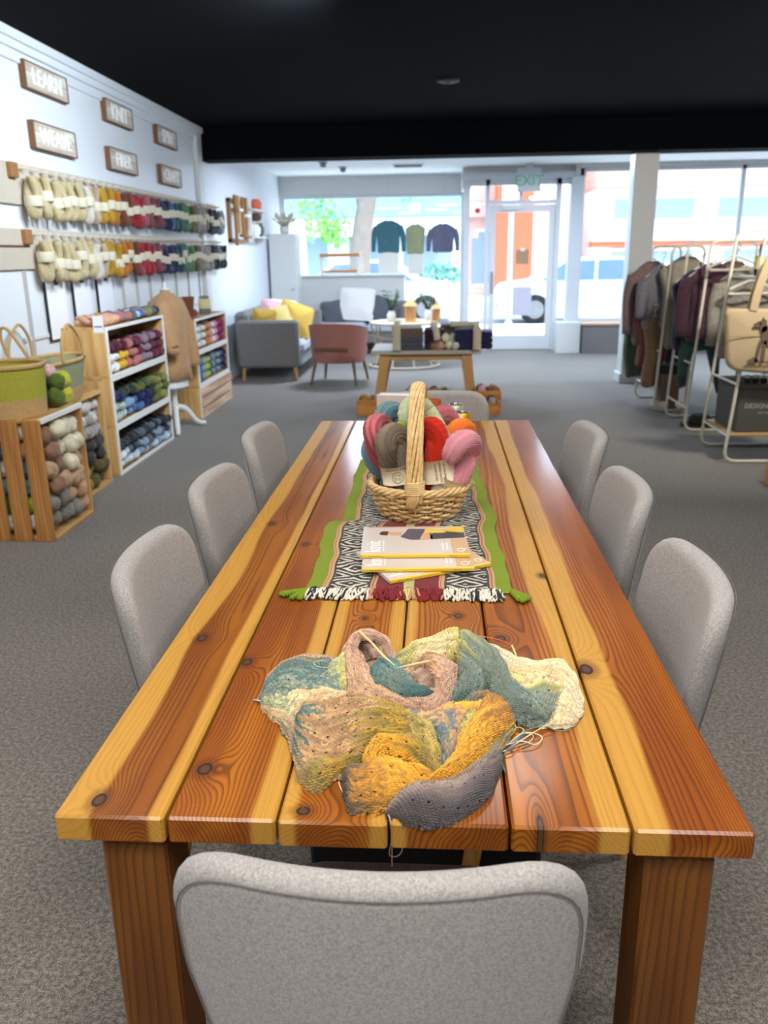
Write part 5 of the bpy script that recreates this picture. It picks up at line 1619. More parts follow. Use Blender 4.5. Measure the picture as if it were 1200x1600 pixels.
c2 = thing('wool_crate', 'tall open pine crate of grey and charcoal wool beside the slatted crate', 'crate', (-2.33, 5.06, 0))
obj('bottom_board', MB().box(-0.16, 0.16, -0.30, 0.28, 0, 0.02, 0.002), M_PINE, c2)
obj('top_board', MB().box(-0.16, 0.15, -0.30, 0.28, 0.60, 0.62, 0.002), M_PINE, c2)
obj('side_board', MB().box(-0.16, 0.15, -0.30, -0.28, 0.02, 0.60, 0.002), M_PINEZ, c2)
obj('side_board', MB().box(-0.16, 0.15, 0.26, 0.28, 0.02, 0.60, 0.002), M_PINEZ, c2)
obj('back_board', MB().box(-0.16, -0.145, -0.28, 0.26, 0.02, 0.60, 0.002), M_PINEZ, c2)
for r_ in range(7):
    for k in range(6):
        c_ = ('olive' if k > 2 else 'amber', 'amber' if k < 3 else 'olive', 'charcoal', 'charcoal', 'mid', 'pale' if (k + r_) % 2 else 'mid', 'pale')[r_]
        ball(c_, (-2.235 + random.uniform(-0.02, 0.03), 4.83 + k * 0.088 + 0.02 * (r_ % 2), 0.062 + r_ * 0.080), 0.045, '%s wool ball in tall pine crate, %s row up, %s from the near side' % (c_, ORD[r_], ORD[k]), '%s balls in the pine crate' % c_)

n = NB('straw')
v_ = n.coord('Object')
z_ = n.sep(v_)[2]
rip = n.m('SINE', n.m('MULTIPLY', z_, 620))
n.bump(n.m('ADD', rip, n.noise(v_, 160, 2)), 0.5, 0.003)
M_STRAW = n.fin(n.mix(n.noise(v_, 60, 3), lin(178, 140, 86), lin(214, 178, 120)), 0.85)


def straw(name, a, b):
    q = NB(name)
    vv = q.coord('Object')
    q.bump(q.m('ADD', q.m('SINE', q.m('MULTIPLY', q.sep(vv)[2], 620)), q.noise(vv, 160, 2)), 0.5, 0.003)
    return q.fin(q.mix(q.noise(vv, 70, 3, 0.7), lin(*a), lin(*b)), 0.85)


def tub(label, x, y, z, rx, ry, h, flare, dye, nat, hand, ends=False):
    t = thing('straw_basket', label, 'basket', (x, y, z))
    zz = lambda q: (1 - (1 - q) ** 1.0)
    pr = [(flare + (1 - flare) * q, h * q) for q in np.linspace(0, nat, 5)]
    obj('base', MB().lathe([(0.01, 0.004)] + [(flare * 0.96, 0.0)] + pr, 36, sx=rx, sy=ry, cap1=False), M_STRAW, t)
    pr2 = [(flare + (1 - flare) * q, h * q) for q in np.linspace(nat, 1, 8)]
    inn = [(r_ - 0.04, z_) for r_, z_ in pr2[::-1]] + [(0.01, h * nat)]
    obj('dyed_side', MB().lathe(pr2 + inn, 36, sx=rx, sy=ry, cap0=False), dye, t)
    th = np.linspace(0, 2 * PI, 48, endpoint=False)
    obj('rim', MB().tube(np.stack([rx * 0.985 * np.cos(th), ry * 0.985 * np.sin(th), np.full(48, h)], -1), 0.013, 8, closed=True), M_STRAW, t, smooth=180)
    for sx in (-1, 1):
        P = spline([(sx * rx * 0.98, -hand[0], h), (sx * rx * 0.94, -hand[0] * 0.8, h + hand[1] * 0.6), (sx * rx * 0.9, 0, h + hand[1]), (sx * rx * 0.94, hand[0] * 0.8, h + hand[1] * 0.6), (sx * rx * 0.98, hand[0], h)], 26)
        if ends:
            P = spline([(-hand[0], sx * ry * 0.96, h), (-hand[0] * 1.5, sx * ry * 0.9, h + hand[1] * 0.6), (-hand[0] * 1.3, sx * ry * 0.85, h + hand[1]), (-hand[0] * 0.5, sx * ry * 0.88, h + hand[1] * 0.9), (hand[0], sx * ry * 0.96, h)], 26)
        obj('handle', MB().tube(P, 0.009, 7), M_STRAW, t, smooth=180)
    return t


tub('lime green straw basket with natural base on top of the slatted crate', -2.265, 4.28, 0.657, 0.205, 0.20, 0.262, 0.93, straw('straw_lime', (150, 150, 36), (190, 184, 70)), 0.36, (0.055, 0.17), True)
tub('sage green straw basket with natural base behind the lime one', -2.30, 4.87, 0.622, 0.165, 0.37, 0.245, 0.80, straw('straw_sage', (136, 140, 104), (168, 170, 134)), 0.36, (0.15, 0.21))
for i, (dx, dy, dz, c_) in enumerate(((0, 0, 0, 'green'), (0.0, 0.10, 0.0, 'yellow'), (-0.10, 0.03, 0, 'green'), (-0.01, 0.05, 0.075, 'green'), (-0.10, 0.12, 0.01, 'yellow'), (-0.06, 0.06, 0.13, 'pink'), (0.0, 0.10, 0.085, 'yellow'), (-0.11, 0.03, 0.085, 'green'))):
    ball(c_, (-2.10 + dx, 4.50 + dy - 0.01, 0.712 + dz), 0.054, '%s wool ball between the two straw baskets, number %s counted from the lime basket' % (c_, ('one', 'two', 'three', 'four', 'five', 'six', 'seven', 'eight')[i]), '%s balls between the straw baskets' % c_)

# ================================================================== SHELF STACKS
def shelf_crate(label, x0, x1, y0, y1, z0, z1, slatted=False):
    t = thing('shelf_crate', label, 'crate', (x0, (y0 + y1) / 2, z0))
    d, w, h = x1 - x0, (y1 - y0) / 2, z1 - z0
    obj('bottom', MB().box(0, d - 0.012, -w, w, 0, 0.016, 0.001), M_PINE, t)
    obj('top', MB().box(0, d - 0.012, -w, w, h - 0.017, h - 0.001, 0.001), M_PINE, t)
    for s_ in (-1, 1):
        obj('side', MB().box(0, d - 0.012, s_ * w - 0.016 * (s_ > 0), s_ * w + 0.016 * (s_ < 0), 0.016, h - 0.017, 0.001), M_PINEZ, t)
        obj('front_edge', MB().box(d - 0.012, d, s_ * w - 0.024 * (s_ > 0), s_ * w + 0.024 * (s_ < 0), 0, h - 0.001, 0.002), M_WHITEP, t)
    obj('back', MB().box(0, 0.008, -w + 0.016, w - 0.016, 0.016, h - 0.017), M_PINE, t)
    for a, b in ((0, 0.022), (h - 0.023, h - 0.001)):
        obj('front_edge', MB().box(d - 0.012, d, -w + 0.024, w - 0.024, a, b, 0.002), M_WHITEP, t)
    if slatted:
        for i in range(3):
            obj('slat', MB().box(d, d + 0.012, -w, w, 0.012 + i * 0.096, 0.094 + i * 0.096, 0.002), M_SLATP, t)
    return t


M_SLATP = wood('pale_slat', (222, 186, 156), (234, 206, 180), (190, 150, 118), seed=6.0, x0=0.1, d=0.05, freq=60, axis=1, rough=0.6, lines=0.3)
SK = dict(white=(234, 230, 222), yellow=(222, 176, 44), rose=(182, 112, 104), plum=(104, 44, 62), lilac=(142, 122, 136), maroon=(84, 30, 48), mint=(176, 192, 182), skyblue=(132, 162, 196), blue=(78, 108, 160), navy=(28, 40, 92),
          olive=(98, 104, 48), moss=(134, 138, 72), pine=(50, 62, 52), ice=(190, 208, 222), slate=(92, 104, 116), charcoal=(52, 56, 62), steel=(140, 160, 178), peach=(214, 168, 140), orange=(206, 136, 50), magenta=(150, 40, 92),
          pink=(214, 160, 178), lime=(172, 190, 84))
SM = {k_: yarn('shelf_yarn_' + k_, [tuple(np.array(c_) * 0.84), tuple(np.minimum(255, np.array(c_) * 1.12))], 14) for k_, c_ in SK.items()}
sk_me = mesh('yarn_skein', skein_mb(0.19, 0.022, 0.017, 2.2, 1.0, 30, 8).xf(np.array([[0, 0, 1, 0], [1, 0, 0, 0], [0, 1, 0, 0], [0, 0, 0, 1.0]])), 180)


def skein(col, p, label, group, rot=0.0, scale=1.0):
    o = obj('yarn_skein', sk_me, None, loc=p, rot=(random.uniform(-0.6, 0.6), 0, rot + random.uniform(-0.08, 0.08)))
    if len(sk_me.materials) == 0:
        sk_me.materials.append(SM['white'])
    set_mat(o, SM[col])
    o.scale = (scale,) * 3
    return tag(o, label, 'yarn skein', group)


Z1 = [0.0, 0.335, 0.670, 1.006]
NM1 = ('bottom', 'middle', 'top')
LV = {2: [('white', 'white', 'yellow', 'yellow', 'rose', 'rose', 'rose', 'lilac', 'lilac', 'lilac', 'plum', 'plum', 'plum'), ('white', 'white', 'yellow', 'yellow', 'rose', 'rose', 'plum', 'lilac', 'lilac', 'lilac', 'plum', 'plum', 'plum'),
          ('maroon', 'maroon', 'maroon', 'maroon', 'rose', 'maroon', 'plum', 'lilac', 'lilac', 'plum', 'lilac', 'plum', 'plum')],
      1: [('mint', 'mint', 'ice', 'skyblue', 'blue', 'blue', 'blue', 'navy', 'navy', 'olive', 'olive', 'moss', 'moss'), ('mint', 'mint', 'skyblue', 'skyblue', 'blue', 'navy', 'navy', 'navy', 'pine', 'olive', 'moss', 'moss', 'olive'),
          ('navy', 'navy', 'pine', 'pine', 'pine', 'olive', 'olive', 'pine', 'olive', 'olive', 'moss', 'olive', 'moss')],
      0: [('white', 'ice', 'white', 'ice', 'ice', 'steel', 'ice', 'steel', 'ice', 'steel', 'ice', 'ice', 'steel'), ('white', 'ice', 'slate', 'charcoal', 'slate', 'steel', 'slate', 'charcoal', 'steel', 'steel', 'slate', 'charcoal', 'steel'),
          ('charcoal', 'charcoal', 'charcoal', 'charcoal', 'charcoal', 'slate', 'charcoal', 'charcoal', 'slate', 'charcoal', 'slate', 'charcoal', 'charcoal')]}
for l in range(3):
    shelf_crate('%s white edged pine crate of the near shelf stack, full of yarn skeins' % NM1[l], -2.475, -2.17, 5.49, 6.70, Z1[l], Z1[l + 1])
    for r_, row in enumerate(LV[l]):
        for k, c_ in enumerate(row):
            skein(c_, (-2.415 + random.uniform(0, 0.035), 5.565 + k * 0.0885 + 0.02 * (r_ % 2) * (k < 12), Z1[l] + 0.060 + r_ * 0.066 + random.uniform(-0.006, 0.006)), '%s yarn skein, %s crate of near shelf, %s layer up, %s from near end' % (c_, NM1[l], ORD[r_], ORD[k]),
                  '%s skeins in the %s near crate' % (c_, NM1[l]))
for k, c_ in enumerate(('peach', 'peach', 'peach', 'rose', 'lilac', 'rose', 'slate', 'ice', 'blue', 'lilac', 'moss', 'slate', 'charcoal')):
    skein(c_, (-2.40, 5.57 + k * 0.086, 1.046), '%s yarn skein lying on top of the near shelf, %s from near end' % (c_, ORD[k]), '%s skeins on the near shelf top' % c_)
tg = thing('price_card', 'small white card with orange pin standing on the near shelf corner', 'card', (-2.22, 5.50, 1.006))
obj('card', MB().box(-0.035, 0.035, -0.012, -0.008, -0.035, 0.075, 0.001), M_PAPER, tg)
obj('pin', MB().lathe([(0.004, 0.06), (0.012, 0.075), (0.012, 0.092), (0.002, 0.1)], 10), plain('pin_orange', (214, 150, 40), 0.5, 0.05, 20), tg)
obj('stand', MB().box(-0.03, 0.03, -0.012, 0.02, 0.0, 0.012, 0.002), M_PINE, tg)

Z2 = [0.0, 0.302, 0.604, 0.906]
for l in range(3):
    shelf_crate('%s pine crate of the far shelf stack behind the dress form' % NM1[l], -2.475, -2.155, 7.54, 8.68, Z2[l], Z2[l + 1], slatted=(l == 0))
for l, row in ((2, ('white', 'white', 'ice', 'white', 'orange', 'orange', 'pink', 'white', 'pink', 'magenta', 'magenta', 'magenta')), (1, ('skyblue', 'blue', 'skyblue', 'lime', 'lime', 'slate', 'steel', 'slate', 'steel', 'slate', 'navy', 'navy'))):
    for k, c_ in enumerate(row):
        for dj, dz in enumerate((0.06, 0.13, 0.198)):
            skein(c_, (-2.40, 7.615 + k * 0.0905, Z2[l] + dz), '%s yarn skein, %s crate of far shelf, %s layer up, %s from near end' % (c_, NM1[l], ORD[dj], ORD[k]), '%s skeins in the %s far crate' % (c_, NM1[l]))
# a felt boot and a jar on the far stack
M_FELT = plain('brown_felt', (118, 68, 44), 0.95, 0.12, 30, 0.3)
bt_ = thing('felt_boot', 'brown felted boot standing on the far shelf stack', 'boot', (-2.25, 7.66, 0.906))
obj('shaft', MB().lathe([(0.045, 0.0), (0.055, 0.02), (0.052, 0.09), (0.060, 0.15), (0.064, 0.19), (0.056, 0.19), (0.045, 0.06)], 20, sy=1.25), M_FELT, bt_)
obj('toe', MB().tube(spline([(0, 0.02, 0.04), (0, 0.10, 0.04), (0, 0.17, 0.034), (0, 0.22, 0.028)], 12), np.r_[np.linspace(0.045, 0.040, 9), 0.034, 0.022, 0.006], 12), M_FELT, bt_, smooth=180)
obj('sole', MB().box(-0.045, 0.045, -0.07, 0.21, 0.0, 0.012, 0.004), M_BROWNB, bt_)
jr = thing('glass_jar', 'pale yellow candle jar with dark foot on the far shelf stack', 'jar', (-2.25, 8.24, 0.906))
obj('foot', MB().lathe([(0.055, 0), (0.058, 0.05), (0.056, 0.052)], 20), M_GREYBULK, jr)
obj('body', MB().lathe([(0.056, 0.052), (0.06, 0.06), (0.06, 0.135), (0.052, 0.145)], 20), plain('wax_yellow', (222, 214, 160), 0.5, 0.04, 10), jr)
obj('lid', MB().lathe([(0.05, 0.145), (0.05, 0.165), (0.03, 0.17)], 20), M_STEEL, jr)

# ---- dress form with a tan cardigan between the two stacks
M_CARD = fabric('tan_knit', (168, 126, 86), (204, 164, 122), 260)
M_WHT = plain('white_turned_wood', (232, 230, 224), 0.45, 0.03, 9)
df = thing('dress_form', 'dress form on white cabriole legs wearing a tan cardigan', 'dress form', (-2.26, 7.08, 0))
tor = [(0.03, 1.19), (0.05, 1.18), (0.06, 1.155), (0.13, 1.125), (0.20, 1.08), (0.215, 1.0), (0.205, 0.86), (0.195, 0.70), (0.205, 0.56), (0.205, 0.44)]
obj('cardigan', MB().lathe(tor[::-1], 30, sx=0.72), M_CARD, df, smooth=180)
for s_, e in ((1, 0.40), (-1, 0.62)):
    P = spline([(0.02, s_ * 0.17, 1.075), (0.06, s_ * 0.25, 0.92), (0.10, s_ * 0.27, 0.72), (0.12, s_ * 0.28, e + 0.12)], 16)
    obj('sleeve', MB().tube(P, np.linspace(0.075, 0.055, 16), 12), M_CARD, df, smooth=180)
obj('front_band', MB().tube(spline([(0.05, 0.02, 1.15), (0.135, 0.03, 1.0), (0.135, 0.04, 0.7), (0.148, 0.05, 0.42)], 16), 0.014, 8), M_CARD, df, smooth=180)
obj('underskirt', MB().lathe([(0.13, 0.36), (0.175, 0.38), (0.18, 0.44)], 24, sx=0.72), M_PAPER, df)
obj('neck_cap', MB().lathe([(0.04, 1.18), (0.04, 1.19), (0.012, 1.20), (0.010, 1.24), (0.002, 1.245)], 16), M_PAPER, df)
obj('pole', MB().lathe([(0.026, 0.16), (0.034, 0.20), (0.022, 0.26), (0.030, 0.33), (0.020, 0.40)], 16), M_WHT, df)
for q in range(3):
    a = 0.25 + q * 2 * PI / 3
    P = spline([(0, 0, 0.20), (0.10, 0, 0.17), (0.19, 0, 0.06), (0.25, 0, 0.022), (0.29, 0, 0.020)], 18)
    R_ = np.array([[math.cos(a + 0.6), -math.sin(a + 0.6), 0], [math.sin(a + 0.6), math.cos(a + 0.6), 0], [0, 0, 1]])
    if abs(0.29 * math.cos(a + 0.6)) > 0.235 and math.cos(a + 0.6) < 0:
        P[:, 0] *= 0.75
    obj('foot', MB().tube(P @ R_.T, np.linspace(0.026, 0.019, 18), 10), M_WHT, df, smooth=180)

# ================================================================== SITTING CORNER BY THE WINDOW
M_SOFA = fabric('sofa_grey', (102, 100, 98), (132, 130, 128), 300)
M_SOFAL = fabric('sofa_light', (150, 154, 164), (186, 190, 200), 300)
M_LEGW = plain('leg_oak', (190, 146, 88), 0.5, 0.1, 12)
sf = thing('sofa', 'grey sofa standing end-on along the left wall', 'sofa', (-1.98, 11.0, 0))
obj('arm', MB().box(-0.37, 0.36, -1.10, -0.98, 0.16, 0.71, 0.03), M_SOFA, sf)
obj('arm', MB().box(-0.37, 0.36, 0.98, 1.10, 0.16, 0.71, 0.03), M_SOFA, sf)
obj('back', MB().box(-0.42, -0.26, -0.98, 0.98, 0.16, 0.80, 0.04), M_SOFA, sf)
obj('base', MB().box(-0.30, 0.37, -0.98, 0.98, 0.16, 0.30, 0.02), M_SOFA, sf)
for y in (-0.49, 0.49):
    obj('seat_cushion', MB().box(-0.26, 0.40, y - 0.48, y + 0.48, 0.30, 0.46, 0.05), M_SOFAL, sf)
for x in (-0.31, 0.30):
    for y in (-1.04, 1.04):
        obj('leg', MB().tube([(x, y, 0.17), (x + 0.02 * np.sign(x), y, 0.0)], [0.026, 0.017], 10), M_LEGW, sf)
s2 = thing('sofa', 'grey sofa standing below the window panel, facing the room', 'sofa', (-1.05, 12.95, 0))
obj('back', MB().box(-0.75, 0.75, 0.25, 0.42, 0.16, 0.74, 0.04), M_SOFA, s2)
obj('base', MB().box(-0.75, 0.75, -0.38, 0.25, 0.16, 0.30, 0.02), M_SOFA, s2)
for x in (-0.375, 0.375):
    obj('seat_cushion', MB().box(x - 0.37, x + 0.37, -0.40, 0.24, 0.30, 0.45, 0.05), M_SOFAL, s2)
for x in (-0.68, 0.68):
    for y in (-0.32, 0.34):
        obj('leg', MB().tube([(x, y, 0.17), (x, y, 0.0)], [0.026, 0.017], 10), M_LEGW, s2)
cu_out = resample(roundpoly([(-0.21, -0.20), (0.21, -0.20), (0.22, 0.21), (-0.22, 0.21)], 0.03, 4), 40)
cu_me = mesh('cushion', MB().pillow(cu_out, 0.03, 0.014, 6, 0.055), 180)
M_CY, M_CW, M_CG, M_CP, M_CL = (fabric('cushion_yellow', (196, 156, 60), (222, 184, 92), 200), fabric('cushion_white', (216, 210, 204), (236, 232, 226), 200),
                                fabric('cushion_charcoal', (70, 74, 82), (100, 104, 112), 200), fabric('cushion_pink', (206, 160, 172), (228, 190, 196), 200), fabric('cushion_pale_yellow', (214, 192, 112), (234, 218, 150), 200))


def cushion(label, mat, p, rot, s=1.0):
    o = obj('cushion', cu_me, None, loc=p, rot=rot)
    if len(cu_me.materials) == 0:
        cu_me.materials.append(M_CW)
    set_mat(o, mat)
    o.scale = (s, s, s)
    return tag(o, label, 'cushion', 'cushions on the sofas')


cushion('large yellow cushion on the end-on sofa, nearest the room', M_CY, (-1.72, 10.42, 0.68), (1.25, 0.35, 0.5), 1.0)
cushion('pale yellow cushion in the middle of the end-on sofa', M_CL, (-1.93, 10.30, 0.66), (1.2, -0.3, 0.25), 0.9)
cushion('small yellow cushion at the wall side of the end-on sofa', M_CY, (-2.08, 10.20, 0.68), (1.25, 0.1, -0.2), 0.72)
cushion('pink cushion behind the yellow ones on the end-on sofa', M_CP, (-2.02, 10.62, 0.70), (1.3, 0.25, 0.1), 0.95)
cushion('white cushion at the far end of the end-on sofa', M_CW, (-2.05, 11.35, 0.68), (1.3, 0.1, 0.5), 0.95)
cushion('large white cushion propped on the window sofa', M_CW, (-1.20, 13.02, 0.70), (1.25, 0.06, 0.0), 1.22)
cushion('charcoal cushion on the window sofa, right of the white one', M_CG, (-0.80, 13.02, 0.62), (1.2, 0.35, -0.1), 0.9)
cushion('charcoal cushion on the window sofa, left of the white one', M_CG, (-1.55, 13.0, 0.60), (1.1, -0.2, 0.1), 0.85)

# pink armchair seen from behind
M_PINKU = fabric('armchair_pink', (150, 98, 88), (180, 124, 112), 300)
M_WALN = plain('leg_walnut', (120, 84, 66), 0.5, 0.12, 14)
pk = thing('armchair', 'dusty pink tub armchair seen from behind by the grey sofa', 'armchair', (-1.13, 9.80, 0), -0.18)
ao = []
for q in np.linspace(-1, 1, 41):
    a = q * 2.05
    ao.append((0.335 * math.sin(a), -0.31 * math.cos(a)))
ao = np.array(ao)
hts = 0.70 - 0.13 * np.abs(np.linspace(-1, 1, 41)) ** 2.2
V = []
for lvl in range(9):
    q = lvl / 8
    for i in range(41):
        dn = ao[i] / (np.linalg.norm(ao[i]) + 1e-9)
        sc = 0.93 + 0.10 * q
        V.append((*(ao[i] * sc), 0.25 + (hts[i] - 0.25) * q))
outer = np.array(V).reshape(9, 41, 3)
inner = outer * np.array((0.80, 0.80, 1.0))
ring = np.concatenate([outer, inner[::-1]])
ring = np.concatenate([ring, ring[:1]])
shell = MB().grid(ring)
shell.add(np.concatenate([outer[:, 0], inner[:, 0]]), [(i, i + 1, 10 + i, 9 + i) for i in range(8)])
shell.add(np.concatenate([outer[:, 40], inner[:, 40]]), [(i + 1, i, 9 + i, 10 + i) for i in range(8)])
obj('shell', shell, M_PINKU, pk, smooth=60)
so_ = resample(roundpoly([(-0.26, -0.22), (0.26, -0.22), (0.29, 0.30), (-0.29, 0.30)], 0.08, 5), 40)
obj('seat', MB().pillow(so_, 0.13, 0.05, 5, 0.02, None, lambda V: V + np.array((0, 0, 0.36))), M_PINKU, pk, smooth=180)
obj('back_slot', MB().box(-0.20, 0.20, -0.322, -0.300, 0.395, 0.43, 0.006), M_WALN, pk)
for sx in (-1, 1):
    for sy in (-1, 1):
        obj('leg', MB().tube([(sx * 0.22, sy * 0.20 + 0.02, 0.30), (sx * 0.27, sy * 0.27 + 0.02, 0.0)], [0.022, 0.012], 10), M_WALN, pk)

# tall white cabinet in the window corner with a dried bouquet
cb = thing('tall_cabinet', 'tall narrow grey white cabinet in the window corner', 'cabinet', (-2.27, 13.0, 0))
obj('body', MB().box(-0.20, 0.20, -0.20, 0.22, 0.06, 1.74, 0.004), M_PANEL, cb)
obj('door', MB().box(-0.19, 0.19, -0.222, -0.20, 0.09, 1.72, 0.004), M_PANEL, cb)
obj('door_knob', MB().lathe([(0.006, 0), (0.006, 0.02), (0.014, 0.024), (0.012, 0.034)], 12), M_STEEL, cb, loc=(0.14, -0.222, 0.95), rot=(PI / 2, 0, 0))
obj('plinth', MB().box(-0.19, 0.19, -0.19, 0.21, 0, 0.06), M_GREYBULK, cb)
M_DRY = plain('dried_flower', (214, 202, 172), 0.95, 0.15, 20)
dv = thing('dried_bouquet', 'pale dried flowers in a low white pot on the tall cabinet', 'flowers', (-2.25, 12.98, 1.74))
obj('pot', MB().lathe([(0.05, 0), (0.07, 0.02), (0.075, 0.10), (0.066, 0.10), (0.06, 0.03)], 18), M_PANEL, dv)
fm = MB()
for i in range(70):
    a, r = RNG.random() * 6.28, 0.20 * RNG.random() ** 0.5
    tip = np.array((r * math.cos(a) * 0.9, r * math.sin(a), 0.16 + 0.14 * RNG.random()))
    fm.tube([(0.02 * math.cos(a), 0.02 * math.sin(a), 0.06), tip * np.array((0.6, 0.6, 0.8)), tip], [0.002, 0.004, 0.014], 5)
tag(obj('flower_heads', fm, M_DRY, dv, smooth=180), kind='stuff')

# wall rack with looms and spindles
M_OAKD = plain('oak_brown', (146, 104, 60), 0.6, 0.15, 14)
rk = thing('wall_rack', 'white wall rack hung with wooden weaving tools beside two small shelves', 'rack', (-2.5, 11.25, 0))
obj('frame', MB().box(0.0, 0.05, -0.82, -0.78, 1.60, 2.10, 0.004).box(0.0, 0.05, 0.05, 0.09, 1.60, 2.10, 0.004).box(0.0, 0.05, -0.82, 0.09, 2.06, 2.10, 0.004).box(0.0, 0.05, -0.82, 0.09, 1.60, 1.64, 0.004), M_OAKD, rk)
obj('shelf_board', MB().box(0.0, 0.16, 0.12, 0.86, 2.00, 2.02, 0.003), M_WHT, rk)
obj('shelf_board', MB().box(0.0, 0.16, 0.12, 0.86, 1.66, 1.68, 0.003), M_WHT, rk)
for y in (0.13, 0.85):
    obj('bracket', MB().box(0.0, 0.10, y - 0.01, y + 0.01, 1.60, 2.12, 0.003), M_WHT, rk)
for i, y in enumerate((-0.70, -0.52, -0.30, -0.10)):
    t = thing('weaving_tool', ('long wooden loom stick on the wall rack, nearest', 'pale wooden shuttle on the wall rack', 'wooden spindle with round whorl on the wall rack', 'short wooden heddle on the wall rack')[i], 'weaving tool', (-2.42, 11.25 + y, 0))
    obj('stick', MB().tube([(0, 0, 2.14), (0, 0, (1.56, 1.70, 1.66, 1.75)[i])], 0.022, 8), M_OAKD if i != 1 else M_LEGW, t)
    obj('whorl', MB().lathe([(0.02, 0), (0.06, 0.01), (0.06, 0.035), (0.02, 0.045)], 14), M_OAKD if i % 2 == 0 else M_WHT, t, loc=(0, 0, (1.95, 1.95, 1.66, 1.9)[i]))
for lab, y, z, mat, h in (('orange pot on the upper board of the wall rack', 0.55, 2.02, plain('pot_orange', (216, 106, 72), 0.5, 0.05, 9), 0.13), ('dark bowl hanging under the upper board of the wall rack', 0.50, 1.88, plain('dark_wood_bowl', (92, 62, 46), 0.6, 0.1, 12), 0.09),
                          ('white jar on the lower board of the wall rack', 0.40, 1.68, M_WHT, 0.15), ('dark green bottle on the lower board of the wall rack', 0.65, 1.68, plain('bottle_green', (74, 92, 84), 0.3, 0.1, 9), 0.17)):
    t = thing('pot' if 'pot' in lab or 'bowl' in lab else 'jar', lab, 'pot' if 'pot' in lab else ('bowl' if 'bowl' in lab else 'jar'), (-2.42, 11.25 + y, z))
    obj('body', MB().lathe([(0.045, 0), (0.075, h * 0.3), (0.078, h * 0.7), (0.05, h)], 18), mat, t)
    obj('rim', MB().lathe([(0.05, h), (0.054, h + 0.008), (0.046, h + 0.008)], 18), mat, t)
    if 'hanging' in lab:
        obj('cord', MB().tube([(0, 0, h), (0, 0, 0.12)], 0.003, 5), M_OAKD, t)

# round rattan coffee table with plants and lanterns
M_RATT = plain('rattan', (206, 190, 166), 0.7, 0.12, 20)
ct = thing('coffee_table', 'round pale rattan coffee table behind the display table', 'table', (-0.42, 11.2, 0))
obj('top', MB().lathe([(0.001, 0.555), (0.44, 0.555), (0.455, 0.565), (0.455, 0.585), (0.44, 0.595), (0.001, 0.595)], 40), M_RATT, ct)
th = np.linspace(0, 2 * PI, 40, endpoint=False)
for z, r in ((0.03, 0.46), (0.20, 0.40), (0.40, 0.40)):
    obj('hoop', MB().tube(np.stack([r * np.cos(th), r * np.sin(th), np.full(40, z)], -1), 0.014, 7, closed=True), M_RATT, ct, smooth=180)
for q in range(10):
    a = 2 * PI * q / 10
    obj('leg', MB().tube(spline([(0.44 * math.cos(a), 0.44 * math.sin(a), 0.56), (0.38 * math.cos(a), 0.38 * math.sin(a), 0.3), (0.46 * math.cos(a), 0.46 * math.sin(a), 0.02)], 8), 0.012, 6), M_RATT, ct)
M_PLANT = plain('plant_green', (74, 104, 72), 0.6, 0.2, 12)
M_VASE = plain('vase_white', (224, 224, 222), 0.3, 0.02, 8)


def plant(label, x, y, z, h, w, seed):
    rg_ = np.random.default_rng(seed)
    t = thing('potted_plant', label, 'plant', (x, y, z))
    obj('vase', MB().lathe([(0.04, 0), (0.055, 0.02), (0.058, 0.09), (0.04, 0.13), (0.044, 0.14), (0.034, 0.14), (0.034, 0.05)], 20), M_VASE, t)
    st_, lv = MB(), MB()
    for i in range(11):
        a, r = rg_.random() * 6.28, w * (0.3 + 0.7 * rg_.random())
        tip = np.array((r * math.cos(a), r * math.sin(a) * 0.7, h * (0.6 + 0.4 * rg_.random())))
        P = spline([(0, 0, 0.10), (tip[0] * 0.3, tip[1] * 0.3, h * 0.45), tip], 8)
        st_.tube(P, 0.003, 5)
        for k in range(2, 8):
            for s_ in (-1, 1):
                d = np.array((math.cos(a + s_ * 1.1), math.sin(a + s_ * 1.1), 0.5)) * 0.045
                e = np.array((-d[1], d[0], 0)) * 0.35
                lv.add([P[k], P[k] + d * 0.5 + e, P[k] + d, P[k] + d * 0.5 - e], [(0, 1, 2, 3)])
    obj('stems', st_, M_PLANT, t)
    tag(obj('leaves', lv, M_PLANT, t, smooth=0), kind='stuff')


plant('green sprigs in a white vase on the coffee table, in front of the grey panel', -0.58, 11.05, 0.595, 0.42, 0.17, 3)
plant('dark green sprigs in a white vase on the coffee table, in front of the glass', -0.10, 11.25, 0.595, 0.40, 0.20, 8)
M_AMB = plain('amber_wood', (224, 172, 110), 0.5, 0.08, 12)
for lab, x, y, s_ in (('amber wooden lantern on the coffee table between the plants', -0.33, 10.98, 1.0), ('small pale wooden figure on the coffee table beside the dark plant', 0.0, 11.0, 0.8)):
    t = thing('wooden_lantern', lab, 'lantern', (x, y, 0.595))
    obj('base', MB().box(-0.07 * s_, 0.07 * s_, -0.07 * s_, 0.07 * s_, 0, 0.02, 0.003), M_AMB, t)
    for a in (-1, 1):
        for b_ in (-1, 1):
            obj('post', MB().box(a * 0.06 * s_ - 0.009, a * 0.06 * s_ + 0.009, b_ * 0.06 * s_ - 0.009, b_ * 0.06 * s_ + 0.009, 0.02, 0.20 * s_), M_AMB, t)
    obj('core', MB().box(-0.045 * s_, 0.045 * s_, -0.045 * s_, 0.045 * s_, 0.02, 0.18 * s_, 0.006), M_AMB, t)
    obj('roof', MB().lathe([(0.10 * s_, 0.20 * s_), (0.06 * s_, 0.24 * s_), (0.012, 0.28 * s_), (0.010, 0.34 * s_)], 4), M_AMB, t, smooth=0)

# hanging sweaters in the window and a wooden riser on its ledge
M_LINE = plain('nylon_line', (190, 190, 190), 0.5, 0.02, 8)


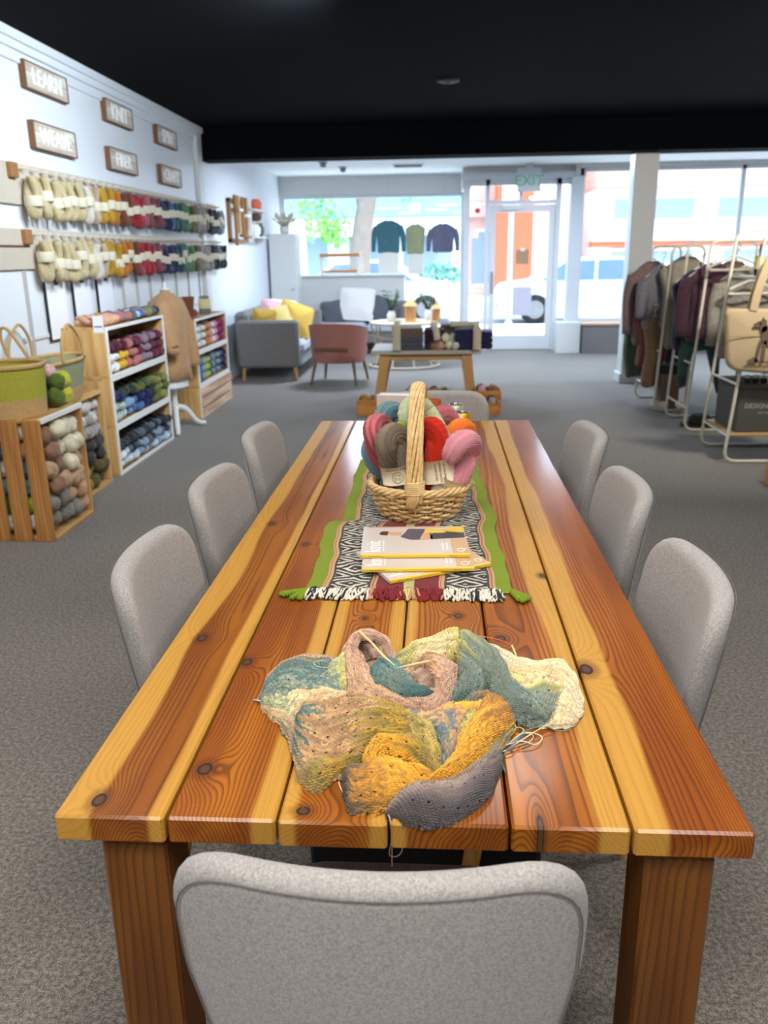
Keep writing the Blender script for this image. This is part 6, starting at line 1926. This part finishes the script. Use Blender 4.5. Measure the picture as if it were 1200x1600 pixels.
def sweater(label, x, y, ztop, w, h, mat, sleeves=True, hem=None):
    t = thing('hanging_sweater', label, 'sweater', (x, y, ztop), 0, 'sweaters hanging in the window')
    o_ = resample(roundpoly([(-w * 0.42, -h), (w * 0.42, -h), (w * 0.45, -h * 0.45), (w * 0.5, -0.03), (w * 0.18, 0.03), (-w * 0.18, 0.03), (-w * 0.5, -0.03), (-w * 0.45, -h * 0.45)], 0.03, 4), 56)
    obj('body', MB().pillow(o_, 0.07, 0.03, 5, 0.02, None, lambda V: np.stack([V[:, 0], V[:, 2], V[:, 1]], -1)), mat, t, smooth=180)
    if sleeves:
        for s_ in (-1, 1):
            obj('sleeve', MB().tube(spline([(s_ * w * 0.44, 0, -0.06), (s_ * w * 0.56, 0, -h * 0.4), (s_ * w * 0.60, 0, -h * 0.95)], 12), np.linspace(0.055, 0.035, 12), 10), mat, t, smooth=180)
    if hem:
        obj('hem', MB().lathe([(w * 0.40, -h - 0.30), (w * 0.40, -h + 0.02)], 20, sy=0.18), hem, t)
    obj('hanger', MB().tube([(-w * 0.42, 0, -0.03), (0, 0, 0.06), (w * 0.42, 0, -0.03)], 0.007, 6), M_LEGW, t)
    obj('hook', MB().tube(spline([(0, 0, 0.06), (0.0, 0, 0.12), (0.025, 0, 0.14), (0.02, 0, 0.17), (0, 0, 0.18)], 14), 0.003, 6), M_STEEL, t)
    obj('line', MB().tube([(0, 0, 0.18), (0, 0, 2.62 - ztop)], 0.0015, 4), M_LINE, t)


sweater('teal sweater hanging in the window, nearest the tree', -0.75, 13.72, 1.90, 0.40, 0.46, fabric('sweater_teal', (54, 96, 108), (84, 128, 136), 200), True, M_WHT)
sweater('olive top hanging in the window between two sweaters', -0.33, 13.76, 1.84, 0.32, 0.42, fabric('sweater_olive', (142, 150, 112), (172, 178, 140), 200), False, M_WHT)
sweater('slate violet sweater hanging in the window, nearest the door', 0.10, 13.74, 1.84, 0.38, 0.40, fabric('sweater_slate', (92, 92, 116), (124, 124, 146), 200), True)
ri = thing('wooden_riser', 'small wooden bench riser on the window ledge in front of the tree', 'riser', (-1.52, 13.72, 1.13))
M_RIS = plain('riser_orange_wood', (206, 140, 82), 0.5, 0.1, 10)
obj('seat', MB().box(-0.31, 0.31, -0.10, 0.10, 0.27, 0.32, 0.006), M_RIS, ri)
obj('rail', MB().box(-0.29, 0.29, -0.02, 0.02, 0.03, 0.07, 0.004), M_RIS, ri)
for x in (-0.29, 0.29):
    for y in (-0.08, 0.08):
        obj('leg', MB().box(x - 0.02, x + 0.02, y - 0.016, y + 0.016, 0, 0.27, 0.004), M_WHT, ri)
# small cards on the glass of the door
cd = thing('notice_card', 'square brown card stuck on the glass of the shop door', 'card', (1.275, 13.095, 1.36))
obj('card', MB().box(-0.095, 0.095, -0.004, 0.004, -0.105, 0.105, 0.001), plain('kraft_card', (176, 142, 110), 0.8, 0.05, 9), cd)
obj('tape', MB().box(-0.03, 0.03, -0.006, -0.003, 0.085, 0.125), M_PAPER, cd)
cd = thing('notice_poster', 'pale lavender poster low on the glass of the shop door', 'poster', (1.29, 13.095, 0.72))
obj('sheet', MB().box(-0.14, 0.14, -0.003, 0.003, -0.21, 0.21, 0.001), plain('lavender_paper', (206, 204, 222), 0.8, 0.03, 9), cd)
obj('tape', MB().box(-0.03, 0.03, -0.005, -0.002, 0.19, 0.23), M_PAPER, cd)
cd = thing('red_dot_sticker', 'small red round sticker on the sidelight glass', 'sticker', (0.60, 13.102, 2.02))
obj('disc', MB().lathe([(0.04, 0), (0.04, 0.004)], 18), plain('sticker_red', (206, 60, 70), 0.5, 0.03, 9), cd, rot=(PI / 2, 0, 0))

# ================================================================== DISPLAY TABLE
dt = thing('display_table', 'low display table with pale top on splayed oak legs', 'table', (-0.08, 8.55, 0))
obj('top', MB().box(-0.56, 0.52, -0.26, 0.45, 0.49, 0.53, 0.004), plain('pale_top', (176, 168, 154), 0.5, 0.06, 6), dt)
obj('apron', MB().box(-0.46, 0.40, -0.20, -0.17, 0.43, 0.49, 0.003), M_LEGW, dt)
obj('apron', MB().box(-0.46, 0.40, 0.36, 0.39, 0.43, 0.49, 0.003), M_LEGW, dt)
for sx, x in ((-1, -0.42), (1, 0.38)):
    for sy, y in ((-1, -0.19), (1, 0.38)):
        mb_ = MB()
        w = 0.05
        xb = x + sx * 0.07 - 0.01
        mb_.add([(x - w, y - 0.03, 0.49), (x + w, y - 0.03, 0.49), (x + w, y + 0.03, 0.49), (x - w, y + 0.03, 0.49), (xb - w * 0.85, y - 0.03, 0), (xb + w * 0.85, y - 0.03, 0), (xb + w * 0.85, y + 0.03, 0), (xb - w * 0.85, y + 0.03, 0)],
                [(0, 1, 2, 3), (7, 6, 5, 4), (0, 4, 5, 1), (1, 5, 6, 2), (2, 6, 7, 3), (3, 7, 4, 0)])
        obj('leg', mb_, M_LEGW, dt)
FAB = {'navy': fabric('knit_navy', (26, 26, 56), (48, 48, 84), 160), 'charcoal': fabric('knit_charcoal', (58, 62, 66), (88, 92, 96), 160), 'plum': fabric('knit_plum', (50, 30, 44), (78, 52, 66), 160),
       'brown': fabric('knit_brown', (86, 70, 58), (120, 102, 88), 160), 'cream': fabric('knit_cream', (186, 176, 150), (220, 210, 186), 160)}


def folded(label, x, y, z, w, d, h, col, layers=3):
    t = thing('folded_knit', label, 'folded knit', (x, y, z), random.uniform(-0.06, 0.06), 'folded knits on the display table')
    for i in range(layers):
        hh = h / layers
        mb_ = MB()
        prof = [(-w / 2, 0), (w / 2, 0), (w / 2, hh * 0.94), (-w / 2, hh * 0.94)]
        P = resample(roundpoly(prof, hh * 0.42, 5), 26)
        mb_.prism(P, d, frame((0, d / 2, i * hh), (1, 0, 0), (0, 0, 1)))
        obj('fold', mb_, FAB[col], t, smooth=60)


folded('charcoal folded knit at the left end of the display table', -0.28, 8.46, 0.53, 0.30, 0.34, 0.13, 'charcoal')
folded('brown folded knit lying on the charcoal pile', -0.28, 8.50, 0.66, 0.30, 0.28, 0.08, 'brown', 2)
folded('plum folded knit in the middle of the display table', -0.02, 8.50, 0.53, 0.20, 0.32, 0.20, 'plum', 4)
folded('brown folded knit behind the yarn cones on the display table', 0.14, 8.64, 0.53, 0.20, 0.26, 0.23, 'brown', 4)
folded('navy folded knit in the right half of the display table', 0.28, 8.46, 0.53, 0.20, 0.34, 0.20, 'navy', 4)
folded('small navy folded knit at the right end of the display table', 0.49, 8.52, 0.53, 0.14, 0.30, 0.17, 'navy', 3)


def scarf(label, x, ztop, zbot, w, y0):
    t = thing('knitted_scarf', label, 'scarf', (x, y0, 0), 0, 'cream scarves hanging over the display table')
    n_ = 14
    for i in range(n_):
        z = ztop - (ztop - zbot) * (i + 0.5) / n_
        obj('stitch_rib', MB().lathe([(0.004, -0.012), (0.9, -0.008), (1.0, 0), (0.9, 0.008), (0.004, 0.012)], 14, sx=w / 2 * (1 + 0.06 * math.sin(i * 2)), sy=0.022), FAB['cream'], t, loc=(0, 0, z), smooth=180)
    obj('over_the_top', MB().tube([(0, 0.0, ztop), (0, 0.12, ztop + 0.006), (0, 0.30, ztop + 0.004)], 0.03, 10), FAB['cream'], t, smooth=180)


scarf('cream knitted scarf hanging at the left of the display table', -0.385, 0.775, 0.535, 0.085, 8.262)
scarf('cream knitted scarf hanging over the navy knit on the display table', 0.395, 0.745, 0.535, 0.085, 8.262)
t = thing('knitted_scarf', 'cream scarf folded over the middle piles of the display table', 'scarf', (0.0, 8.45, 0.735), 0, 'cream scarves on the display table')
obj('strip', MB().tube(spline([(-0.02, 0.1, 0.03), (-0.02, -0.14, 0.025), (0.0, -0.20, -0.02), (0.01, -0.205, -0.10)], 14), 0.034, 10), FAB['cream'], t, smooth=180)
obj('end', MB().tube(spline([(0.14, -0.02, 0.035), (0.30, 0.0, 0.03), (0.42, -0.02, 0.03)], 10), 0.028, 10), FAB['cream'], t, smooth=180)
for lab, x, y, c_ in (('tan yarn ball at the front edge of the display table', 0.04, 8.33, 'tan'), ('cream yarn ball at the front edge of the display table', 0.13, 8.36, 'cream'), ('pale yarn ball in front of the navy knit', 0.19, 8.32, 'pale'), ('brown yarn ball beside the tan one on the display table', -0.02, 8.35, 'brown')):
    ball(c_, (x, y, 0.53 + 0.042), 0.048, lab, 'yarn balls on the display table')
for lab, x, y, c_ in (('cream yarn ball stacked on the display table balls, left', 0.09, 8.36, 'cream'), ('pale yarn ball stacked on the display table balls, right', 0.165, 8.37, 'pale')):
    ball(c_, (x, y, 0.53 + 0.115), 0.045, lab, 'yarn balls on the display table')

# trays on the floor under it
M_TRAY = wood('tray_wood', (190, 126, 64), (214, 160, 96), (140, 88, 40), seed=3.0, x0=0.1, d=0.05, freq=60, axis=0, rough=0.55, lines=0.35)


def tray(label, x, y, w, d, h, cols, z0=0.0):
    t = thing('wooden_tray', label, 'tray', (x, y, z0))
    obj('bottom', MB().box(-w / 2, w / 2, -d / 2, d / 2, 0, 0.012), M_TRAY, t)
    for sy in (-1, 1):
        obj('side', MB().box(-w / 2, w / 2, sy * d / 2 - 0.006, sy * d / 2 + 0.006, 0.0, h, 0.002), M_TRAY, t)
    for sx in (-1, 1):
        obj('end', MB().box(sx * w / 2 - 0.006, sx * w / 2 + 0.006, -d / 2, d / 2, 0.0, h, 0.002), M_TRAY, t)
    k_ = max(1, int(w / 0.1))
    for j in range(2):
        for i in range(k_):
            c_ = cols[(i + j) % len(cols)]
            ball(c_, (x - w / 2 + (i + 0.5) * w / k_, y + (j - 0.5) * d * 0.45, z0 + h + 0.0), 0.045, '%s yarn ball in %s, %s row, %s from left' % (c_, ' '.join(label.split()[:4]), ('front', 'back')[j], ORD[i]), '%s balls in the %s' % (c_, label))


tray('left floor tray below the display table', -0.60, 7.86, 0.26, 0.30, 0.14, ['amber', 'pale', 'mid'])
tray('middle floor tray below the display table', -0.08, 8.50, 0.46, 0.30, 0.10, ['pale', 'charcoal', 'amber', 'charcoal'])
tray('low right floor tray below the display table', 0.46, 7.84, 0.24, 0.30, 0.11, ['charcoal', 'mid'])
tray('upper right tray standing behind the low right one', 0.50, 8.18, 0.24, 0.28, 0.17, ['pink', 'brown', 'peach'])

# ================================================================== CLOTHES RACKS ON THE RIGHT
M_TUBE = plain('cream_steel_tube', (206, 200, 182), 0.4, 0.04, 10)


def hoop(x0, x1, y, z1, lean=0.0, r=0.012):
    """a rounded rectangular tube frame standing in the plane y, its uprights leaning sideways"""
    P2 = resample(roundpoly([(x0, r), (x1, r), (x1 + lean, z1), (x0 + lean, z1)], 0.06, 6), 90)
    return MB().tube(np.stack([P2[:, 0], np.full(90, y), P2[:, 1]], -1), r, 8, closed=True)


def rack(label, x0, x1, ya, yb, z1, lean, shelf=None, rail=True):
    t = thing('clothes_rack', label, 'clothes rack', (0, 0, 0))
    for y in (ya, yb):
        obj('frame_hoop', hoop(x0, x1, y, z1, lean), M_TUBE, t, smooth=180)
    xm = (x0 + x1) / 2 + lean
    if rail:
        obj('rail', MB().tube([(xm, ya, z1), (xm, yb, z1)], 0.012, 8), M_TUBE, t)
    for z in (0.19, 0.55):
        q = z / z1
        obj('cross_bar', MB().tube([(x0 + lean * q, ya, z), (x0 + lean * q, yb, z)], 0.009, 7), M_TUBE, t)
    for z, m_ in shelf or ():
        q = z / z1
        obj('shelf', MB().box(x0 + lean * q + 0.01, x1 + lean * q - 0.01, ya, yb, z, z + 0.02, 0.003), m_, t)
    return t


M_SHELF = plain('shelf_tan', (182, 146, 98), 0.5, 0.08, 9)
rack('cream tube rack nearest the table, carrying the tote bag and dark box', 2.02, 2.62, 5.86, 6.40, 1.56, 0.12, [(0.19, M_SHELF), (1.24, M_TUBE)])
rack('cream tube clothes rack in the middle, behind the tote bag', 2.05, 2.62, 6.95, 7.55, 1.50, 0.08)
rack('cream tube clothes rack by the column', 2.02, 2.30, 7.85, 8.60, 1.47, 0.06)
M_BLK = plain('black_felt', (44, 40, 40), 0.95, 0.1, 20)
# tote bag with an animal print
n = NB('kraft_canvas')
v_ = n.coord('Object')
n.bump(n.noise(v_, 500, 2), 0.3, 0.001)
M_KRAFT = n.fin(n.mix(n.noise(v_, 220, 3, 0.7), lin(170, 148, 114), lin(196, 174, 138)), 0.9, spec=0.1)
tt = thing('tote_bag', 'tan canvas tote bag with a dark goat print hanging on the near rack', 'bag', (2.14, 5.80, 0))
to = resample(roundpoly([(-0.19, 0.66), (0.25, 0.62), (0.26, 1.055), (-0.235, 1.065)], [0.09, 0.05, 0.02, 0.02], 6), 60)
obj('body', MB().pillow(to, 0.06, 0.025, 6, 0.015, None, lambda V: np.stack([V[:, 0], V[:, 2] * (1.35 - 0.8 * (V[:, 1] - 0.62)), V[:, 1]], -1)), M_KRAFT, tt, smooth=180)
M_SEAMK = plain('kraft_seam', (160, 130, 92), 0.9, 0.06, 30)
obj('seam', MB().box(-0.225, 0.255, -0.056, -0.052, 0.885, 0.889), M_SEAMK, tt)
for dy in (-0.035, 0.03):
    P = spline([(-0.06, dy, 1.05), (-0.035, dy * 0.7, 1.20), (0.02, dy * 0.3, 1.36), (0.075, dy * 0.7, 1.36), (0.16, dy * 0.8, 1.20), (0.19, dy, 1.05)], 30)
    mb_ = MB()
    G = np.zeros((30, 2, 3))
    tn_ = np.gradient(P, axis=0)
    nn_ = np.cross(tn_, np.array((0, 1.0, 0)))
    nn_ /= np.linalg.norm(nn_, axis=1)[:, None]
    G4 = np.stack([P - nn_ * 0.026, P + nn_ * 0.026, P + nn_ * 0.026 + np.array((0, 0.005, 0)), P - nn_ * 0.026 + np.array((0, 0.005, 0)), P - nn_ * 0.026], 1)
    obj('handle', mb_.grid(G4), M_KRAFT, tt, smooth=60)
M_PRINT = plain('print_brown', (104, 86, 70), 0.9, 0.3, 60)


def pr(name, pts, rad=0.006):
    P = resample(roundpoly(pts, rad, 3), 36) * np.array((0.86, 1.0)) - np.array((0.045, 0.0))
    obj(name, MB().prism(P, 0.0012, frame((0, -0.0625, 0), (1, 0, 0), (0, 0, 1))), M_PRINT, tt, smooth=0)


# goat in profile, standing: body, neck, head, ears, legs, ground tuft
pr('animal_print', [(0.045, 0.955), (0.20, 0.95), (0.215, 0.83), (0.16, 0.815), (0.10, 0.825), (0.055, 0.85)], 0.02)
pr('animal_print', [(0.02, 0.985), (0.075, 1.00), (0.09, 0.93), (0.05, 0.90)], 0.012)
pr('animal_print', [(-0.02, 0.965), (0.02, 0.985), (0.045, 0.965), (0.02, 0.945), (-0.015, 0.95)], 0.008)
pr('animal_print', [(0.035, 0.99), (0.055, 1.02), (0.06, 0.99)], 0.004)
for x0, x1 in ((0.052, 0.030), (0.085, 0.080), (0.145, 0.145), (0.185, 0.190)):
    pr('animal_print', [(x0 - 0.013, 0.86), (x0 + 0.013, 0.86), (x1 + 0.010, 0.715), (x1 - 0.012, 0.715)], 0.004)
pr('animal_print', [(-0.045, 0.725), (0.02, 0.755), (0.05, 0.725), (0.21, 0.722), (0.20, 0.712), (-0.04, 0.715)], 0.004)
# dark box with faint lettering on the lower shelf
bx = thing('storage_box', 'dark olive grey storage box with faint white lettering on the rack shelf', 'box', (2.29, 6.12, 0.21))
M_BOXD = plain('box_olive_grey', (74, 73, 66), 0.7, 0.06, 9)
obj('body', MB().box(-0.20, 0.20, -0.22, 0.22, 0, 0.30, 0.008), M_BOXD, bx)
obj('lid', MB().box(-0.205, 0.205, -0.225, 0.225, 0.30, 0.335, 0.008), M_BOXD, bx)
M_FAINT = plain('faint_print', (160, 158, 150), 0.8, 0.05, 20)
obj('lettering', text_mb('DESIGN FIG', 0.046, 0.001).xf(frame((-0.03, -0.2208, 0.185), (1, 0, 0), (0, 0, 1))), M_FAINT, bx, smooth=0)
obj('lettering', text_mb('yarn studio', 0.024, 0.001).xf(frame((0.0, -0.2208, 0.14), (1, 0, 0), (0, 0, 1))), M_FAINT, bx, smooth=0)
for i in range(5):
    t = thing('cosmetic_jar', '%s silver capped jar lined up on the dark storage box' % ORD[i], 'jar', (2.17 + i * 0.055, 5.98, 0.545), 0, 'jars on the storage box')
    obj('body', MB().lathe([(0.018, 0), (0.023, 0.006), (0.023, 0.03), (0.018, 0.034)], 14), M_SENS, t)
    obj('cap', MB().lathe([(0.019, 0.034), (0.02, 0.036), (0.02, 0.05), (0.016, 0.054)], 14), M_SIGNW, t)
for i, (x, y) in enumerate(((2.20, 6.08), (2.285, 6.10), (2.37, 6.07), (2.44, 6.1))):
    t = thing('dropper_bottle', 'dark bottle with yellow label on the rack shelf, %s from the left' % ORD[i], 'bottle', (x, y, 1.262), 0, 'bottles on the rack shelf')
    obj('body', MB().lathe([(0.028, 0), (0.032, 0.008), (0.032, 0.10), (0.026, 0.12), (0.012, 0.135), (0.012, 0.15)], 16), M_SENS, t)
    obj('label', MB().lathe([(0.0328, 0.045), (0.0328, 0.13)], 16, sy=0.99), plain('label_yellow', (206, 190, 110), 0.6, 0.05, 20), t)
    obj('cap', MB().lathe([(0.014, 0.15), (0.014, 0.19), (0.008, 0.21)], 12), M_BLK, t)


def garment(label, x, y, ztop, w, h, mat, rz=PI / 2, sleeve=True, thick=0.10, skew=0.0, sleeve_len=0.85):
    """a garment hung from a rail: sloping shoulders, folds, sleeves; its width runs along local x"""
    t = thing('hanging_garment', label, 'garment', (x, y, ztop), rz, 'garments on the clothes racks')
    o_ = resample(roundpoly([(-w * 0.40 + skew, -h), (w * 0.42 + skew, -h * 0.96), (w * 0.46, -h * 0.4), (w * 0.5, -0.12), (w * 0.14, 0.0), (-w * 0.14, 0.0), (-w * 0.5, -0.12), (-w * 0.45, -h * 0.45)], 0.03, 4), 72)

    def bend(V):
        z, u = V[:, 1], V[:, 0]
        d = V[:, 2] * (1 + 0.5 * np.clip(-z, 0, 1)) + 0.022 * np.sin(u * 34 + z * 3) * np.clip(-z * 2.5, 0, 1)
        return np.stack([u + 0.012 * np.sin(z * 14), d, z], -1)
    obj('body', MB().pillow(o_, thick, thick * 0.42, 9, 0.01, None, bend), mat, t, smooth=180)
    if sleeve:
        for s_ in (-1, 1):
            obj('sleeve', MB().tube(spline([(s_ * w * 0.44, 0, -0.13), (s_ * w * 0.52, 0.01, -h * 0.4), (s_ * w * 0.50, 0.02, -h * sleeve_len)], 12), np.linspace(0.066, 0.045, 12), 10), mat, t, smooth=180)
    obj('hanger', MB().tube([(-w * 0.46, 0, -0.10), (0, 0, 0.02), (w * 0.46, 0, -0.10), (-w * 0.46, 0, -0.10)], 0.009, 7), M_TUBE, t, smooth=180)
    obj('hook', MB().tube(spline([(0, 0, 0.02), (0, 0, 0.06), (0.03, 0, 0.09), (0.01, 0, 0.115), (-0.012, 0, 0.10)], 14), 0.004, 6), M_TUBE, t)
    return t


GC = {'taupe': fabric('garment_taupe', (124, 116, 100), (154, 146, 128), 160), 'grey': fabric('garment_grey', (92, 92, 96), (122, 122, 126), 160), 'mauve': fabric('garment_mauve', (100, 78, 78), (136, 110, 108), 160),
      'red': fabric('garment_red', (110, 58, 56), (146, 90, 84), 160), 'green': fabric('garment_green', (58, 72, 58), (88, 104, 84), 160), 'plum': fabric('garment_plum', (54, 30, 42), (86, 54, 66), 160),
      'navy': fabric('garment_navy', (26, 26, 48), (50, 50, 78), 160), 'forest': fabric('garment_forest', (40, 66, 62), (66, 94, 86), 160), 'brown': fabric('garment_brown', (116, 88, 66), (150, 120, 94), 160),
      'stripe': fabric('garment_stripe', (126, 120, 108), (158, 150, 136), 90)}
# far rack by the column
garment('taupe coat on the rack by the column, in front', 2.24, 7.95, 1.38, 0.46, 0.82, GC['taupe'], 0.12, False, 0.12, 0.02)
garment('grey cardigan with folded sleeves beside the taupe coat', 2.07, 8.12, 1.30, 0.40, 0.58, GC['grey'], 0.5, True, 0.11, 0.0, 0.8)
garment('mauve wrap behind the grey cardigan by the column', 2.02, 8.28, 1.34, 0.42, 0.78, GC['mauve'], 0.3, True, 0.10)
garment('muted red shawl hanging below the grey cardigan', 2.05, 8.20, 0.92, 0.34, 0.55, GC['red'], 0.25, False, 0.10)
garment('brown long scarf hanging lowest by the column', 2.01, 8.02, 0.85, 0.16, 0.66, GC['brown'], 0.2, False, 0.06)
garment('dark green vest behind the muted red shawl', 1.99, 8.42, 1.05, 0.36, 0.82, GC['green'], 0.2, False, 0.10)
garment('forest green skirt hanging low behind the taupe coat', 2.32, 8.25, 0.62, 0.26, 0.48, GC['forest'], 0.1, False, 0.10)
# middle rack
garment('plum hooded sweater at the front of the middle rack', 2.23, 7.16, 1.33, 0.46, 0.62, GC['plum'], 0.30, True, 0.13, 0.0, 0.92)
garment('navy top half hidden behind the plum sweater', 2.16, 7.32, 1.28, 0.42, 0.66, GC['navy'], 0.25, False, 0.10)
fs = garment('forest green shawl with tapering points below the plum sweater', 2.22, 7.26, 0.88, 0.40, 0.26, GC['forest'], 0.2, False, 0.08)
for s_, e_ in ((-1, -0.50), (1, -0.62)):
    obj('tail', MB().tube(spline([(s_ * 0.11, 0, -0.16), (s_ * 0.13, 0.01, -0.30), (s_ * 0.15, 0.0, -0.44), (s_ * 0.19, 0.0, e_)], 14), np.linspace(0.075, 0.012, 14), 10), GC['forest'], fs, smooth=180)
garment('grey striped cardigan right of the plum sweater', 2.46, 7.06, 1.30, 0.44, 0.72, GC['stripe'], 0.1, True, 0.11)
garment('brown speckled jumper at the back of the middle rack', 2.46, 7.38, 1.34, 0.46, 0.60, GC['brown'], 0.15, True, 0.11)
# an empty hanger pair on the near side of the middle rack
for i, (x, z, lab) in enumerate(((2.30, 1.34, 'empty cream hanger on the middle rack, upper one'), (2.44, 1.16, 'empty cream hanger on the middle rack, lower one'))):
    t = thing('clothes_hanger', lab, 'hanger', (x, 6.86, z), 0.1)
    obj('arms', MB().tube(resample(roundpoly([(-0.20, -0.055), (0.20, -0.055), (0.20, -0.03), (0.02, 0.045), (-0.02, 0.045), (-0.20, -0.03)], 0.02, 4), 60) @ np.array([[1, 0, 0], [0, 0, 1.0]]), 0.011, 7, closed=True), M_TUBE, t, smooth=180)
    obj('hook', MB().tube(spline([(0, 0, 0.045), (0, 0, 0.08), (0.03, 0, 0.11), (0.01, 0, 0.14), (-0.012, 0, 0.12)], 14), 0.004, 6), M_STEEL, t)
# hat on the floor shelf, little things on the far rack foot
ht = thing('felt_hat', 'black felt hat lying on the floor between the racks', 'hat', (2.24, 7.16, 0.0))
obj('brim', MB().lathe([(0.001, 0.012), (0.15, 0.010), (0.155, 0.016), (0.15, 0.022), (0.001, 0.024)], 28, sx=1.05), M_BLK, ht)
obj('crown', MB().lathe([(0.095, 0.02), (0.09, 0.07), (0.07, 0.10), (0.03, 0.095), (0.001, 0.088)], 28), M_BLK, ht, smooth=180)
for lab, x, y, z, mat, r in (('black yarn cake under the taupe coat', 2.19, 8.02, 0.50, M_BLK, 0.055), ('brown yarn cake below the black one', 2.18, 8.02, 0.36, M_BROWNB, 0.06)):
    pass
bxf = thing('shoe_box', 'mid brown box stacked at the foot of the far rack', 'box', (2.17, 7.98, 0.0))
obj('body', MB().box(-0.085, 0.085, -0.09, 0.09, 0.0, 0.34, 0.006), plain('box_mauve_brown', (112, 90, 80), 0.8, 0.1, 20), bxf)
obj('lid', MB().box(-0.09, 0.09, -0.095, 0.095, 0.34, 0.42, 0.006), M_BLK, bxf)
for i, (x, c_) in enumerate(((2.06, 'pale'), (2.12, 'white'), (2.27, 'white'))):
    ball(c_, (x, 7.90, 0.05), 0.048, '%s yarn ball on the floor by the far rack, %s from the left' % (c_, ORD[i]), 'yarn balls by the far rack')
st = thing('wooden_stool', 'pale wooden stool edge at the right border of the view', 'stool', (2.32, 5.16, 0))
obj('seat', MB().box(-0.22, 0.22, -0.16, 0.16, 0.12, 0.15, 0.006), M_LEGW, st)
for x in (-0.20, 0.20):
    for y in (-0.13, 0.13):
        obj('leg', MB().box(x - 0.018, x + 0.018, y - 0.018, y + 0.018, 0, 0.12, 0.003), M_LEGW, st)
